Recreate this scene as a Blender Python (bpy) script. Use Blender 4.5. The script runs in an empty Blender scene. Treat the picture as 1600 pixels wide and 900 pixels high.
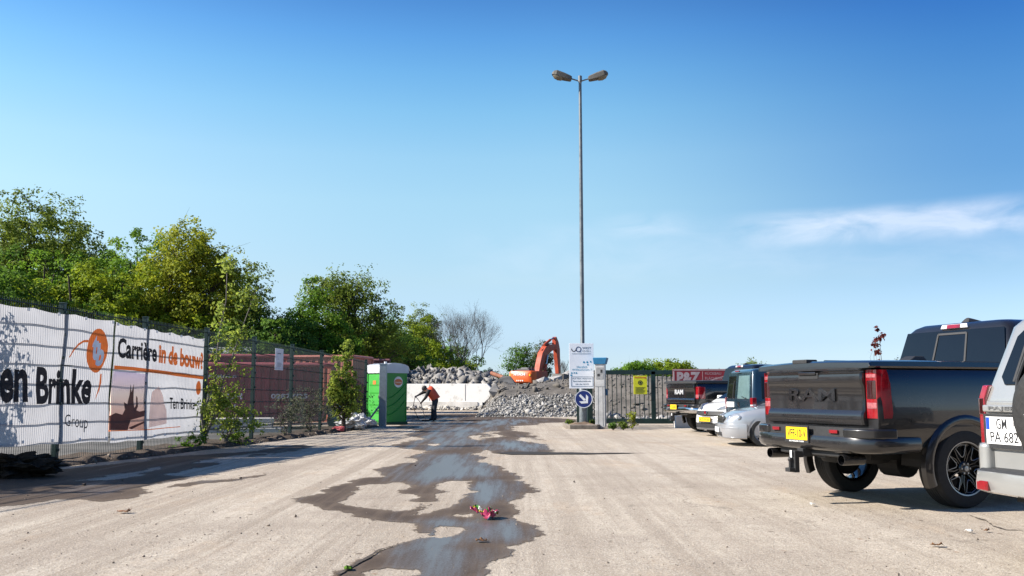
import bpy, bmesh, math, random
import numpy as np
from mathutils import Vector, Matrix, Euler, noise
from mathutils.geometry import tessellate_polygon
R = math.radians
random.seed(7)
SC = bpy.context.scene
COL = SC.collection

# ------------------------------------------------------------------ camera, sky, sun, exposure
CAM_H, FOC = 1.25, 1400.0
PITCH = math.atan((612 - 450) / FOC)
cam = bpy.data.objects.new('camera', bpy.data.cameras.new('camera'))
COL.objects.link(cam)
cam.data.sensor_width = 36.0
cam.data.lens = 36.0 * FOC / 1600.0
cam.data.clip_start = 0.05
cam.data.clip_end = 4000
cam.location = (0, 0, CAM_H)
cam.rotation_euler = (math.pi / 2 + PITCH, 0, 0)
SC.camera = cam

SUN_EL = R(36)
SUN_AZ = (-0.985, -0.13)                      # horizontal direction towards the sun
_l = math.hypot(*SUN_AZ)
TO_SUN = Vector((SUN_AZ[0] / _l * math.cos(SUN_EL), SUN_AZ[1] / _l * math.cos(SUN_EL), math.sin(SUN_EL)))
world = bpy.data.worlds.new('World')
SC.world = world
world.use_nodes = True
wn, wl = world.node_tree.nodes, world.node_tree.links
wn.clear()
sky = wn.new('ShaderNodeTexSky')
sky.sky_type = 'NISHITA'
sky.sun_disc = False
sky.sun_elevation = SUN_EL
sky.sun_rotation = math.atan2(SUN_AZ[0], SUN_AZ[1])
sky.air_density = 1.0
sky.dust_density = 0.15
sky.ozone_density = 3.0
def wmath(op, a, b=None, c=None):
    n = wn.new('ShaderNodeMath'); n.operation = op
    for i, x in enumerate((a, b, c)):
        if x is None: continue
        if isinstance(x, (int, float)): n.inputs[i].default_value = x
        else: wl.new(x, n.inputs[i])
    return n.outputs[0]
tc = wn.new('ShaderNodeTexCoord')
sep = wn.new('ShaderNodeSeparateXYZ'); wl.new(tc.outputs['Generated'], sep.inputs[0])
az = wmath('ARCTAN2', sep.outputs[0], sep.outputs[1])
el = wmath('ARCSINE', sep.outputs[2])
def band(x, lo, hi, soft):
    a = wn.new('ShaderNodeMapRange'); a.interpolation_type = 'SMOOTHSTEP'
    wl.new(x, a.inputs[0]); a.inputs[1].default_value = lo - soft; a.inputs[2].default_value = lo
    b = wn.new('ShaderNodeMapRange'); b.interpolation_type = 'SMOOTHSTEP'
    wl.new(x, b.inputs[0]); b.inputs[1].default_value = hi; b.inputs[2].default_value = hi + soft
    b.inputs[3].default_value = 1; b.inputs[4].default_value = 0
    return wmath('MULTIPLY', a.outputs[0], b.outputs[0])
cmb = wn.new('ShaderNodeCombineXYZ')
wl.new(wmath('MULTIPLY', az, 8.0), cmb.inputs[0]); wl.new(wmath('MULTIPLY', el, 21.0), cmb.inputs[1])
nz = wn.new('ShaderNodeTexNoise'); wl.new(cmb.outputs[0], nz.inputs['Vector'])
nz.inputs['Scale'].default_value = 1.5; nz.inputs['Detail'].default_value = 10; nz.inputs['Roughness'].default_value = 0.56
nz.inputs['Distortion'].default_value = 0.5
big = wmath('MULTIPLY', band(az, 0.32, 0.62, 0.10), band(el, R(9.5), R(10.3), R(1.0)))
sml = wmath('MULTIPLY', wmath('MULTIPLY', band(az, 0.135, 0.165, 0.05), band(el, R(10.3), R(10.8), R(0.8))), 0.45)
vei = wmath('MULTIPLY', wmath('MULTIPLY', band(az, 0.02, 0.6, 0.12), band(el, R(8.0), R(9.5), R(1.8))), 0.26)
msk = wmath('ADD', big, wmath('ADD', sml, vei))
cl = wmath('ADD', wmath('MULTIPLY', nz.outputs[0], 1.5), -0.42)
cl = wmath('MULTIPLY', wmath('MAXIMUM', cl, 0.0), msk)
cl = wmath('MINIMUM', wmath('MULTIPLY', cl, 0.72), 0.46)
# the sky's own colour, a little more saturated, as the photograph's
hsv = wn.new('ShaderNodeHueSaturation'); wl.new(sky.outputs[0], hsv.inputs['Color'])
hsv.inputs['Saturation'].default_value = 1.16
hsv.inputs['Value'].default_value = 1.0
mixc = wn.new('ShaderNodeMix'); mixc.data_type = 'RGBA'
hz = wn.new('ShaderNodeMapRange'); wl.new(el, hz.inputs[0]); hz.inputs[1].default_value = 0.0; hz.inputs[2].default_value = R(40)
tint = wn.new('ShaderNodeValToRGB'); wl.new(hz.outputs[0], tint.inputs[0]); tint.color_ramp.interpolation = 'B_SPLINE'
te = tint.color_ramp.elements
stops = [(.0, (.55, .72, 1.10)), (.03, (.60, .72, 1.06)), (.075, (.70, .74, .95)), (.175, (1.16, 1.01, .91)), (.30, (1.56, 1.35, 1.05)), (.37, (1.60, 1.45, 1.13)), (.44, (1.37, 1.44, 1.19)), (.50, (1.10, 1.33, 1.22)), (.555, (.84, 1.15, 1.21)), (.61, (.63, .92, 1.09)), (.75, (.55, .82, 1.0)), (1.0, (.70, .92, 1.05))]
tint.color_ramp.interpolation = 'LINEAR'
te[0].position = 0.0; te[1].position = 1.0
for q_, c_ in stops[1:-1]: te.new(q_)
for q_, (p_, c_) in enumerate(stops): te[q_].position = p_; te[q_].color = (*[v_ / 1.6 for v_ in c_], 1)
# the sky is paler towards the sun and deeper away from it
azr = wn.new('ShaderNodeMapRange'); azr.interpolation_type = 'SMOOTHSTEP'; wl.new(az, azr.inputs[0]); azr.inputs[1].default_value = .02; azr.inputs[2].default_value = .55
azl = wn.new('ShaderNodeMapRange'); azl.interpolation_type = 'SMOOTHSTEP'; wl.new(az, azl.inputs[0]); azl.inputs[1].default_value = -.03; azl.inputs[2].default_value = -.5
elw = wn.new('ShaderNodeMapRange'); elw.interpolation_type = 'SMOOTHSTEP'; wl.new(el, elw.inputs[0]); elw.inputs[1].default_value = R(1); elw.inputs[2].default_value = R(13)
def tintmix(f, c_in, c):
    a_ = wn.new('ShaderNodeMix'); a_.data_type = 'RGBA'; a_.blend_type = 'MULTIPLY'; wl.new(wmath('MULTIPLY', f, elw.outputs[0]), a_.inputs[0]); wl.new(c_in, a_.inputs[6]); a_.inputs[7].default_value = (*c, 1); return a_.outputs[2]
tintm = tintmix(azl.outputs[0], tintmix(azr.outputs[0], tint.outputs[0], (.34, .50, .72)), (1.12, 1.03, 1.0))
mul = wn.new('ShaderNodeMix'); mul.data_type = 'RGBA'; mul.blend_type = 'MULTIPLY'; mul.inputs[0].default_value = 1.0; wl.new(hsv.outputs[0], mul.inputs[6]); wl.new(tintm, mul.inputs[7])
wl.new(cl, mixc.inputs[0]); wl.new(mul.outputs[2], mixc.inputs[6]); mixc.inputs[7].default_value = (3.9, 4.0, 4.4, 1)
bg = wn.new('ShaderNodeBackground'); wl.new(mixc.outputs[2], bg.inputs[0]); bg.inputs[1].default_value = 0.133
wo = wn.new('ShaderNodeOutputWorld'); wl.new(bg.outputs[0], wo.inputs[0])
sun = bpy.data.objects.new('sun', bpy.data.lights.new('sun', 'SUN'))
COL.objects.link(sun)
sun.data.energy = 5.0
sun.data.angle = R(0.5)
sun.data.color = (1.0, 0.93, 0.83)
sun.rotation_euler = (-TO_SUN).to_track_quat('-Z', 'Y').to_euler()
sun.location = TO_SUN * 60
SC.view_settings.view_transform = 'Standard'
SC.view_settings.look = 'None'
SC.view_settings.exposure = 1.1
SC.view_settings.gamma = 1.0
SC.view_settings.use_curve_mapping = False

# ------------------------------------------------------------------ helpers
def pix_dir(px, py):
    u, v = (px - 800) / FOC, (450 - py) / FOC
    c, s = math.cos(PITCH), math.sin(PITCH)
    return Vector((u, c - v * s, s + v * c))
def gp(px, py):
    d = pix_dir(px, py); t = -CAM_H / d.z
    return Vector((d.x * t, d.y * t, 0))
def at(px, py, Y):
    d = pix_dir(px, py); t = Y / d.y
    return Vector((d.x * t, Y, CAM_H + d.z * t))
def zat(py, Y): return at(800, py, Y).z
def xat(px, py, Y): return at(px, py, Y).x

def tag(o, label=None, cat=None, group=None, kind=None):
    if label: o['label'] = label
    if cat: o['category'] = cat
    if group: o['group'] = group
    if kind: o['kind'] = kind
    return o
def thing(name, label, cat, loc=(0, 0, 0), rz=0.0, group=None):
    o = bpy.data.objects.new(name, None); COL.objects.link(o)
    o.empty_display_size = 0.2
    o.location = loc; o.rotation_euler = (0, 0, rz)
    return tag(o, label, cat, group)
def copy_tree(o, parent=None):
    c = o.copy(); COL.objects.link(c); c.parent = parent
    for ch in list(o.children): copy_tree(ch, c)
    return c

MATS = {}
def mat(name, col, rough=0.6, metal=0.0, var=0.15, scale=6.0, bump=0.0, bscale=60.0, coat=0.0, spec=0.5, island=0.0,
        transl=0.0, col2=None, emit=0.0, rvar=0.0, alpha=1.0, thr=None):
    if name in MATS: return MATS[name]
    m = bpy.data.materials.new(name); m.use_nodes = True
    n, l = m.node_tree.nodes, m.node_tree.links
    p = n['Principled BSDF']; out = n['Material Output']
    t = n.new('ShaderNodeTexCoord')
    a = n.new('ShaderNodeTexNoise'); a.inputs['Scale'].default_value = scale; a.inputs['Detail'].default_value = 6
    a.inputs['Roughness'].default_value = 0.65
    l.new(t.outputs['Object'], a.inputs['Vector'])
    mx = n.new('ShaderNodeMix'); mx.data_type = 'RGBA'
    c1 = [max(0, c * (1 - var)) for c in col]
    c2 = [min(1, c * (1 + var)) for c in col] if col2 is None else list(col2)
    mr = n.new('ShaderNodeMapRange')
    lo, hi = thr if thr else (0.3, 0.7)
    mr.inputs[1].default_value, mr.inputs[2].default_value = lo, hi
    if island:
        ge = n.new('ShaderNodeNewGeometry'); ma = n.new('ShaderNodeMath'); ma.operation = 'MULTIPLY_ADD'
        l.new(ge.outputs['Random Per Island'], ma.inputs[0]); ma.inputs[1].default_value = island; ma.inputs[2].default_value = -island / 2
        mb_ = n.new('ShaderNodeMath'); l.new(ma.outputs[0], mb_.inputs[0]); l.new(a.outputs[0], mb_.inputs[1]); l.new(mb_.outputs[0], mr.inputs[0])
    else: l.new(a.outputs[0], mr.inputs[0])
    l.new(mr.outputs[0], mx.inputs[0])
    mx.inputs[6].default_value = (*c1, 1); mx.inputs[7].default_value = (*c2, 1)
    l.new(mx.outputs[2], p.inputs['Base Color'])
    p.inputs['Roughness'].default_value = rough
    if rvar:
        rr = n.new('ShaderNodeMapRange'); l.new(a.outputs[0], rr.inputs[0])
        rr.inputs[1].default_value, rr.inputs[2].default_value = 0.3, 0.7
        rr.inputs[3].default_value, rr.inputs[4].default_value = max(0.02, rough - rvar), min(1, rough + rvar)
        l.new(rr.outputs[0], p.inputs['Roughness'])
    p.inputs['Metallic'].default_value = metal
    p.inputs['Specular IOR Level'].default_value = spec
    p.inputs['Coat Weight'].default_value = coat
    p.inputs['Coat Roughness'].default_value = 0.04
    if bump:
        b = n.new('ShaderNodeTexNoise'); b.inputs['Scale'].default_value = bscale; b.inputs['Detail'].default_value = 4
        l.new(t.outputs['Object'], b.inputs['Vector'])
        bp = n.new('ShaderNodeBump'); bp.inputs['Strength'].default_value = bump; bp.inputs['Distance'].default_value = 0.02
        l.new(b.outputs[0], bp.inputs['Height']); l.new(bp.outputs[0], p.inputs['Normal'])
    if transl:
        tr = n.new('ShaderNodeBsdfTranslucent'); l.new(mx.outputs[2], tr.inputs[0])
        ms = n.new('ShaderNodeMixShader'); ms.inputs[0].default_value = transl
        l.new(p.outputs[0], ms.inputs[1]); l.new(tr.outputs[0], ms.inputs[2]); l.new(ms.outputs[0], out.inputs[0])
    if emit:
        l.new(mx.outputs[2], p.inputs['Emission Color']); p.inputs['Emission Strength'].default_value = emit
    MATS[name] = m
    return m

class MB:
    """collects shapes; build() links them as ONE mesh object"""
    def __init__(s): s.v = []; s.f = []; s.mi = []; s.cur = 0
    def add(s, vs, fs):
        b = len(s.v); s.v += [tuple(v) for v in vs]
        for f in fs: s.f.append(tuple(b + i for i in f)); s.mi.append(s.cur)
        return s
    def box(s, c, d, rot=None, top=1.0):
        M = (Euler(rot).to_matrix() if rot is not None else Matrix.Identity(3)); c = Vector(c)
        vs = []
        for z in (-.5, .5):
            k = top if z > 0 else 1.0
            for x, y in ((-.5, -.5), (.5, -.5), (.5, .5), (-.5, .5)):
                vs.append(c + M @ Vector((x * d[0] * k, y * d[1] * k, z * d[2])))
        return s.add(vs, [(3, 2, 1, 0), (4, 5, 6, 7), (0, 1, 5, 4), (1, 2, 6, 5), (2, 3, 7, 6), (3, 0, 4, 7)])
    def tube(s, pts, rads, n=8, caps=True):
        pts = [Vector(p) for p in pts]
        if isinstance(rads, (int, float)): rads = [rads] * len(pts)
        rings = []
        prev = None
        for i, p in enumerate(pts):
            t = (pts[min(i + 1, len(pts) - 1)] - pts[max(i - 1, 0)])
            if t.length < 1e-9: t = Vector((0, 0, 1))
            t.normalize()
            if prev is None:
                a = Vector((0, 0, 1)) if abs(t.z) < 0.9 else Vector((1, 0, 0))
                u = t.cross(a).normalized()
            else:
                u = (prev - t * prev.dot(t))
                u = u.normalized() if u.length > 1e-6 else t.orthogonal().normalized()
            prev = u; w = t.cross(u)
            rings.append([p + (u * math.cos(2 * math.pi * k / n) + w * math.sin(2 * math.pi * k / n)) * rads[i] for k in range(n)])
        return s.loft(rings, caps)
    def cyl(s, p0, p1, r0, r1=None, n=16, caps=True): return s.tube([p0, p1], [r0, r0 if r1 is None else r1], n, caps)
    def loft(s, rings, caps=True, closed=True):
        n = len(rings[0]); vs = [p for r in rings for p in r]; fs = []
        for i in range(len(rings) - 1):
            for k in range(n if closed else n - 1):
                a = i * n + k; b = i * n + (k + 1) % n
                fs.append((a, b, b + n, a + n))
        if caps:
            fs.append(tuple(reversed(range(n)))); fs.append(tuple((len(rings) - 1) * n + k for k in range(n)))
        return s.add(vs, fs)
    def prism(s, poly, axis, a0, a1):
        def p3(p, a):
            return {'x': (a, p[0], p[1]), 'y': (p[0], a, p[1]), 'z': (p[0], p[1], a)}[axis]
        return s.loft([[p3(p, a0) for p in poly], [p3(p, a1) for p in poly]])
    def panel(s, pts, th):
        pts = [Vector(p) for p in pts]
        n = (pts[1] - pts[0]).cross(pts[2] - pts[0]).normalized() * th
        return s.loft([[p - n * .5 for p in pts], [p + n * .5 for p in pts]])
    def lathe(s, prof, o, d, n=32, caps=False):
        o = Vector(o); d = Vector(d).normalized(); u = d.orthogonal().normalized(); w = d.cross(u)
        rings = [[o + d * h + (u * math.cos(2 * math.pi * k / n) + w * math.sin(2 * math.pi * k / n)) * r for k in range(n)] for r, h in prof]
        return s.loft(rings, caps)
    def text(s, body, o, right, up, w=None, h=None, bold=0.0, ext=0.0, align='C', cut=0.0, off=0.0):
        vs, fs = text_mesh(body, bold, ext)
        x0, x1 = min(v[0] for v in vs), max(v[0] for v in vs); y0, y1 = min(v[1] for v in vs), max(v[1] for v in vs)
        sx = (w / (x1 - x0)) if w else None; sy = (h / (y1 - y0)) if h else None
        sx = sx or sy; sy = sy or sx
        o = Vector(o); right = Vector(right).normalized(); up = Vector(up).normalized(); nn = right.cross(up)
        cx = {'C': (x0 + x1) / 2, 'L': x0, 'R': x1}[align]; cy = (y0 + y1) / 2
        return s.add([o + right * (v[0] - cx) * sx + up * (v[1] - cy) * sy + nn * (v[2] + off) for v in vs], fs)
    def disc(s, o, right, up, r, n=28, ry=None):
        o, right, up = Vector(o), Vector(right).normalized(), Vector(up).normalized(); ry = ry or r
        return s.add([o + right * math.cos(2 * math.pi * k / n) * r + up * math.sin(2 * math.pi * k / n) * ry for k in range(n)], [tuple(range(n))])
    def ring(s, o, right, up, r0, r1, n=32, a0=0.0, a1=2 * math.pi):
        o, right, up = Vector(o), Vector(right).normalized(), Vector(up).normalized()
        vs = []
        for k in range(n + 1):
            a = a0 + (a1 - a0) * k / n; d = right * math.cos(a) + up * math.sin(a)
            vs += [o + d * r0, o + d * r1]
        return s.add(vs, [(2 * k, 2 * k + 1, 2 * k + 3, 2 * k + 2) for k in range(n)])
    def poly(s, pts): return s.add(pts, [tuple(range(len(pts)))])
    def xf(s, fn): s.v = [tuple(fn(Vector(v))) for v in s.v]; return s
    def build(s, name, mats, parent=None, smooth=None, bevel=0.0, seg=2, flip=True, loc=None):
        me = bpy.data.meshes.new(name)
        me.from_pydata(s.v, [], s.f)
        if not isinstance(mats, (list, tuple)): mats = [mats]
        for m in mats: me.materials.append(m)
        me.polygons.foreach_set('material_index', s.mi)
        if flip:
            bm = bmesh.new(); bm.from_mesh(me); bmesh.ops.recalc_face_normals(bm, faces=bm.faces); bm.to_mesh(me); bm.free()
        if smooth is not None:
            me.polygons.foreach_set('use_smooth', [True] * len(me.polygons))
            me.set_sharp_from_angle(angle=R(smooth))
        me.update()
        o = bpy.data.objects.new(name, me); COL.objects.link(o)
        if parent is not None: o.parent = parent
        if loc is not None: o.location = loc
        if bevel:
            b = o.modifiers.new('bevel', 'BEVEL'); b.width = bevel; b.segments = seg; b.limit_method = 'ANGLE'; b.angle_limit = R(35)
            b.harden_normals = True
            me.polygons.foreach_set('use_smooth', [True] * len(me.polygons)); me.set_sharp_from_angle(angle=R(smooth or 35))
        return o

_txt = {}
def text_mesh(body, bold=0.0, ext=0.0):
    k = (body, bold, ext)
    if k in _txt: return _txt[k]
    cu = bpy.data.curves.new('txt', 'FONT'); cu.body = body; cu.size = 1.0; cu.offset = bold; cu.extrude = ext; cu.resolution_u = 3
    ob = bpy.data.objects.new('txt', cu); COL.objects.link(ob)
    dg = bpy.context.evaluated_depsgraph_get(); dg.update()
    me = bpy.data.meshes.new_from_object(ob.evaluated_get(dg))
    vs = [tuple(v.co) for v in me.vertices]; fs = [tuple(p.vertices) for p in me.polygons]
    bpy.data.objects.remove(ob); bpy.data.curves.remove(cu); bpy.data.meshes.remove(me)
    _txt[k] = (vs, fs)
    return vs, fs

def cut_body(o, cutters):
    """boolean difference, baked into the mesh"""
    for c in cutters:
        m = o.modifiers.new('cut', 'BOOLEAN'); m.operation = 'DIFFERENCE'; m.object = c; m.solver = 'EXACT'
    bpy.context.view_layer.update()
    dg = bpy.context.evaluated_depsgraph_get(); dg.update()
    me = bpy.data.meshes.new_from_object(o.evaluated_get(dg))
    old = o.data; o.modifiers.clear(); o.data = me; me.name = o.name
    bpy.data.meshes.remove(old)
    for c in cutters:
        d = c.data; bpy.data.objects.remove(c); bpy.data.meshes.remove(d)
    me.polygons.foreach_set('use_smooth', [True] * len(me.polygons)); me.set_sharp_from_angle(angle=R(32)); me.update()

def np_mesh(name, verts, quads, m, parent=None, attr=None):
    me = bpy.data.meshes.new(name)
    verts = np.asarray(verts, dtype=np.float32); quads = np.asarray(quads, dtype=np.int32)
    k = quads.shape[1]
    me.vertices.add(len(verts)); me.vertices.foreach_set('co', verts.ravel())
    me.loops.add(quads.size); me.loops.foreach_set('vertex_index', quads.ravel())
    me.polygons.add(len(quads)); me.polygons.foreach_set('loop_start', np.arange(0, quads.size, k, dtype=np.int32))
    me.materials.append(m); me.update(calc_edges=True); me.validate()
    o = bpy.data.objects.new(name, me); COL.objects.link(o)
    if parent is not None: o.parent = parent
    return o
# ------------------------------------------------------------------ ground, wet patches, terrain
def ground_material():
    m = bpy.data.materials.new('dusty_yard'); m.use_nodes = True
    n, l = m.node_tree.nodes, m.node_tree.links; p = n['Principled BSDF']
    t = n.new('ShaderNodeTexCoord')
    def tex(scale, sc=(1, 1, 1), detail=6, rough=0.6, dist=0.0, rot=0.0, loc=(0, 0, 0)):
        mp = n.new('ShaderNodeMapping'); mp.inputs['Scale'].default_value = sc; mp.inputs['Rotation'].default_value = (0, 0, rot)
        mp.inputs['Location'].default_value = loc
        l.new(t.outputs['Object'], mp.inputs['Vector'])
        a = n.new('ShaderNodeTexNoise'); a.inputs['Scale'].default_value = scale; a.inputs['Detail'].default_value = detail
        a.inputs['Roughness'].default_value = rough; a.inputs['Distortion'].default_value = dist
        l.new(mp.outputs[0], a.inputs['Vector']); return a.outputs[0]
    def rng(x, lo, hi, a=0.0, b=1.0):
        r = n.new('ShaderNodeMapRange'); l.new(x, r.inputs[0])
        for i, q in enumerate((lo, hi, a, b)): r.inputs[i + 1].default_value = q
        return r.outputs[0]
    def mix(f, a, b, mode='MIX'):
        x = n.new('ShaderNodeMix'); x.data_type = 'RGBA'; x.blend_type = mode
        if isinstance(f, float): x.inputs[0].default_value = f
        else: l.new(f, x.inputs[0])
        for i, q in ((6, a), (7, b)):
            if isinstance(q, tuple): x.inputs[i].default_value = (*q, 1)
            else: l.new(q, x.inputs[i])
        return x.outputs[2]
    base = mix(rng(tex(0.22, detail=8), 0.35, 0.68), (0.615, 0.54, 0.435), (0.47, 0.405, 0.32))
    # tyre tracks running into the yard
    sxy = n.new('ShaderNodeSeparateXYZ'); l.new(t.outputs['Object'], sxy.inputs[0])
    def masked(x):
        q_ = n.new('ShaderNodeMath'); q_.operation = 'MULTIPLY'; l.new(x, q_.inputs[0]); l.new(rng(sxy.outputs[0], -.2, 2.5, 1, .25), q_.inputs[1]); return q_.outputs[0]
    base = mix(masked(rng(tex(1.0, (2.9, 0.06, 1), 5, 0.68, 0.35, R(7), (2, 6, 0)), .45, .58, 0, .75)), base, (0.29, 0.235, 0.175))
    base = mix(masked(rng(tex(1.0, (7.0, 0.09, 1), 3, 0.6, 0.25, R(9), (5, 1, 0)), .52, .66, 0, .5)), base, (0.62, 0.55, 0.45))
    base = mix(rng(tex(1.0, (2.3, 0.075, 1), 6, 0.72, 0.55, R(4)), 0.46, 0.62, 0, 0.62), base, (0.32, 0.26, 0.195))
    base = mix(rng(tex(11, (1, .8, 1), 7, .78), .42, .64, 0, .5), base, (.30, .24, .18))
    base = mix(rng(tex(1.0, (4.6, 0.14, 1), 5, 0.66, 0.5, R(-5)), 0.54, 0.70, 0, 0.4), base, (0.58, 0.50, 0.41))
    base = mix(rng(tex(0.55, detail=7, loc=(30, 9, 0)), 0.50, 0.68, 0, 0.65), base, (0.30, 0.245, 0.19))
    base = mix(rng(tex(2.6, detail=8, rough=0.75), 0.44, 0.75, 0, 0.45), base, (0.24, 0.195, 0.15))
    base = mix(rng(tex(38, detail=5, rough=0.7), 0.38, 0.64, 0, 0.62), base, (0.17, 0.14, 0.115))
    base = mix(rng(tex(75, detail=3, rough=0.6, loc=(4, 4, 0)), 0.55, 0.66, 0, 0.65), base, (0.68, 0.62, 0.55))
    v = n.new('ShaderNodeTexVoronoi'); v.inputs['Scale'].default_value = 9.0; l.new(t.outputs['Object'], v.inputs['Vector'])
    speck = n.new('ShaderNodeMath'); speck.operation = 'MULTIPLY'
    l.new(rng(v.outputs['Distance'], 0.07, 0.16, 1, 0), speck.inputs[0]); l.new(rng(tex(1.1, loc=(7, 1, 0)), 0.46, 0.60), speck.inputs[1])
    base = mix(speck.outputs[0], base, (0.13, 0.10, 0.075))
    for sc_, th, dk in ((13.0, .74, (.12, .095, .07)), (27.0, .62, (.16, .13, .10)), (6.0, .86, (.10, .07, .045))):
        vv = n.new('ShaderNodeTexVoronoi'); vv.inputs['Scale'].default_value = sc_; l.new(t.outputs['Object'], vv.inputs['Vector'])
        sx_ = n.new('ShaderNodeSeparateXYZ'); l.new(vv.outputs['Color'], sx_.inputs[0])
        q_ = n.new('ShaderNodeMath'); q_.operation = 'MULTIPLY'; l.new(rng(vv.outputs['Distance'], .10, .20, 1, 0), q_.inputs[0]); l.new(rng(sx_.outputs[0], th, th + .02), q_.inputs[1])
        q2_ = n.new('ShaderNodeMath'); q2_.operation = 'MULTIPLY'; l.new(q_.outputs[0], q2_.inputs[0]); l.new(rng(tex(.35, (1, .5, 1), 6, .7, 0, 0, (sc_, 2, 0)), .42, .58, .12, 1), q2_.inputs[1])
        base = mix(q2_.outputs[0], base, dk)
    base = mix(rng(tex(.8, (1, .35, 1), 7, .7, .4, 0, (3, 8, 0)), .55, .72, 0, .5), base, (.40, .29, .19))
    # rust coloured leaf litter spots
    v2 = n.new('ShaderNodeTexVoronoi'); v2.inputs['Scale'].default_value = 3.1; l.new(t.outputs['Object'], v2.inputs['Vector'])
    sp2 = n.new('ShaderNodeMath'); sp2.operation = 'MULTIPLY'
    l.new(rng(v2.outputs['Distance'], 0.03, 0.10, 0.8, 0), sp2.inputs[0]); l.new(rng(tex(0.5, loc=(2, 5, 0)), 0.5, 0.6), sp2.inputs[1])
    base = mix(sp2.outputs[0], base, (0.22, 0.10, 0.035))
    # fine cracks
    v3 = n.new('ShaderNodeTexVoronoi'); v3.feature = 'DISTANCE_TO_EDGE'; v3.inputs['Scale'].default_value = 0.33
    mpw = n.new('ShaderNodeVectorMath'); mpw.operation = 'ADD'
    nw = n.new('ShaderNodeTexNoise'); nw.inputs['Scale'].default_value = 1.5; nw.inputs['Detail'].default_value = 6; l.new(t.outputs['Object'], nw.inputs['Vector'])
    l.new(t.outputs['Object'], mpw.inputs[0]); l.new(nw.outputs['Color'], mpw.inputs[1]); l.new(mpw.outputs[0], v3.inputs['Vector'])
    ck = n.new('ShaderNodeMath'); ck.operation = 'MULTIPLY'
    l.new(rng(v3.outputs['Distance'], 0.0, 0.006, 0.55, 0), ck.inputs[0]); l.new(rng(tex(0.4, loc=(11, 3, 0)), 0.5, 0.62), ck.inputs[1])
    base = mix(ck.outputs[0], base, (0.12, 0.10, 0.08))
    l.new(base, p.inputs['Base Color'])
    p.inputs['Roughness'].default_value = 0.9; p.inputs['Specular IOR Level'].default_value = 0.25
    b = n.new('ShaderNodeBump'); b.inputs['Strength'].default_value = 0.8; b.inputs['Distance'].default_value = 0.016
    hh = n.new('ShaderNodeMath'); hh.operation = 'ADD'; l.new(tex(55, detail=5, rough=0.7), hh.inputs[0]); l.new(tex(9, detail=5), hh.inputs[1])
    l.new(hh.outputs[0], b.inputs['Height']); l.new(b.outputs[0], p.inputs['Normal'])
    return m
M_GROUND = ground_material()
g = MB(); g.add([(-1500, -300, 0), (1500, -300, 0), (1500, 3000, 0), (-1500, 3000, 0)], [(0, 1, 2, 3)])
tag(g.build('ground', M_GROUND, flip=False), 'dusty beige concrete yard with tyre tracks', kind='structure')

def fractal(poly, amp, it, rnd):
    for _ in range(it):
        o = []
        for i, a in enumerate(poly):
            b = poly[(i + 1) % len(poly)]; d = (b[0] - a[0], b[1] - a[1]); L = math.hypot(*d)
            k = rnd.uniform(-amp, amp)
            o += [a, ((a[0] + b[0]) / 2 - d[1] * k, (a[1] + b[1]) / 2 + d[0] * k)]
        poly = o
    return poly
def in_poly(P, L):
    x, y = P[:, 0], P[:, 1]; r = np.zeros(len(P), bool); n = len(L)
    for i in range(n):
        (x0, y0), (x1, y1) = L[i], L[(i + 1) % n]
        if y0 == y1: continue
        c = ((y0 > y) != (y1 > y)) & (x < (x1 - x0) * (y - y0) / (y1 - y0) + x0); r ^= c
    return r
def dist_poly(P, L):
    d = np.full(len(P), 1e9); n = len(L)
    for i in range(n):
        a = np.array(L[i]); b = np.array(L[(i + 1) % n]); ab = b - a; q = (ab ** 2).sum()
        if q < 1e-12: continue
        t = np.clip(((P - a) @ ab) / q, 0, 1); d = np.minimum(d, np.linalg.norm(P - a - t[:, None] * ab, axis=1))
    return d
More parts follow.
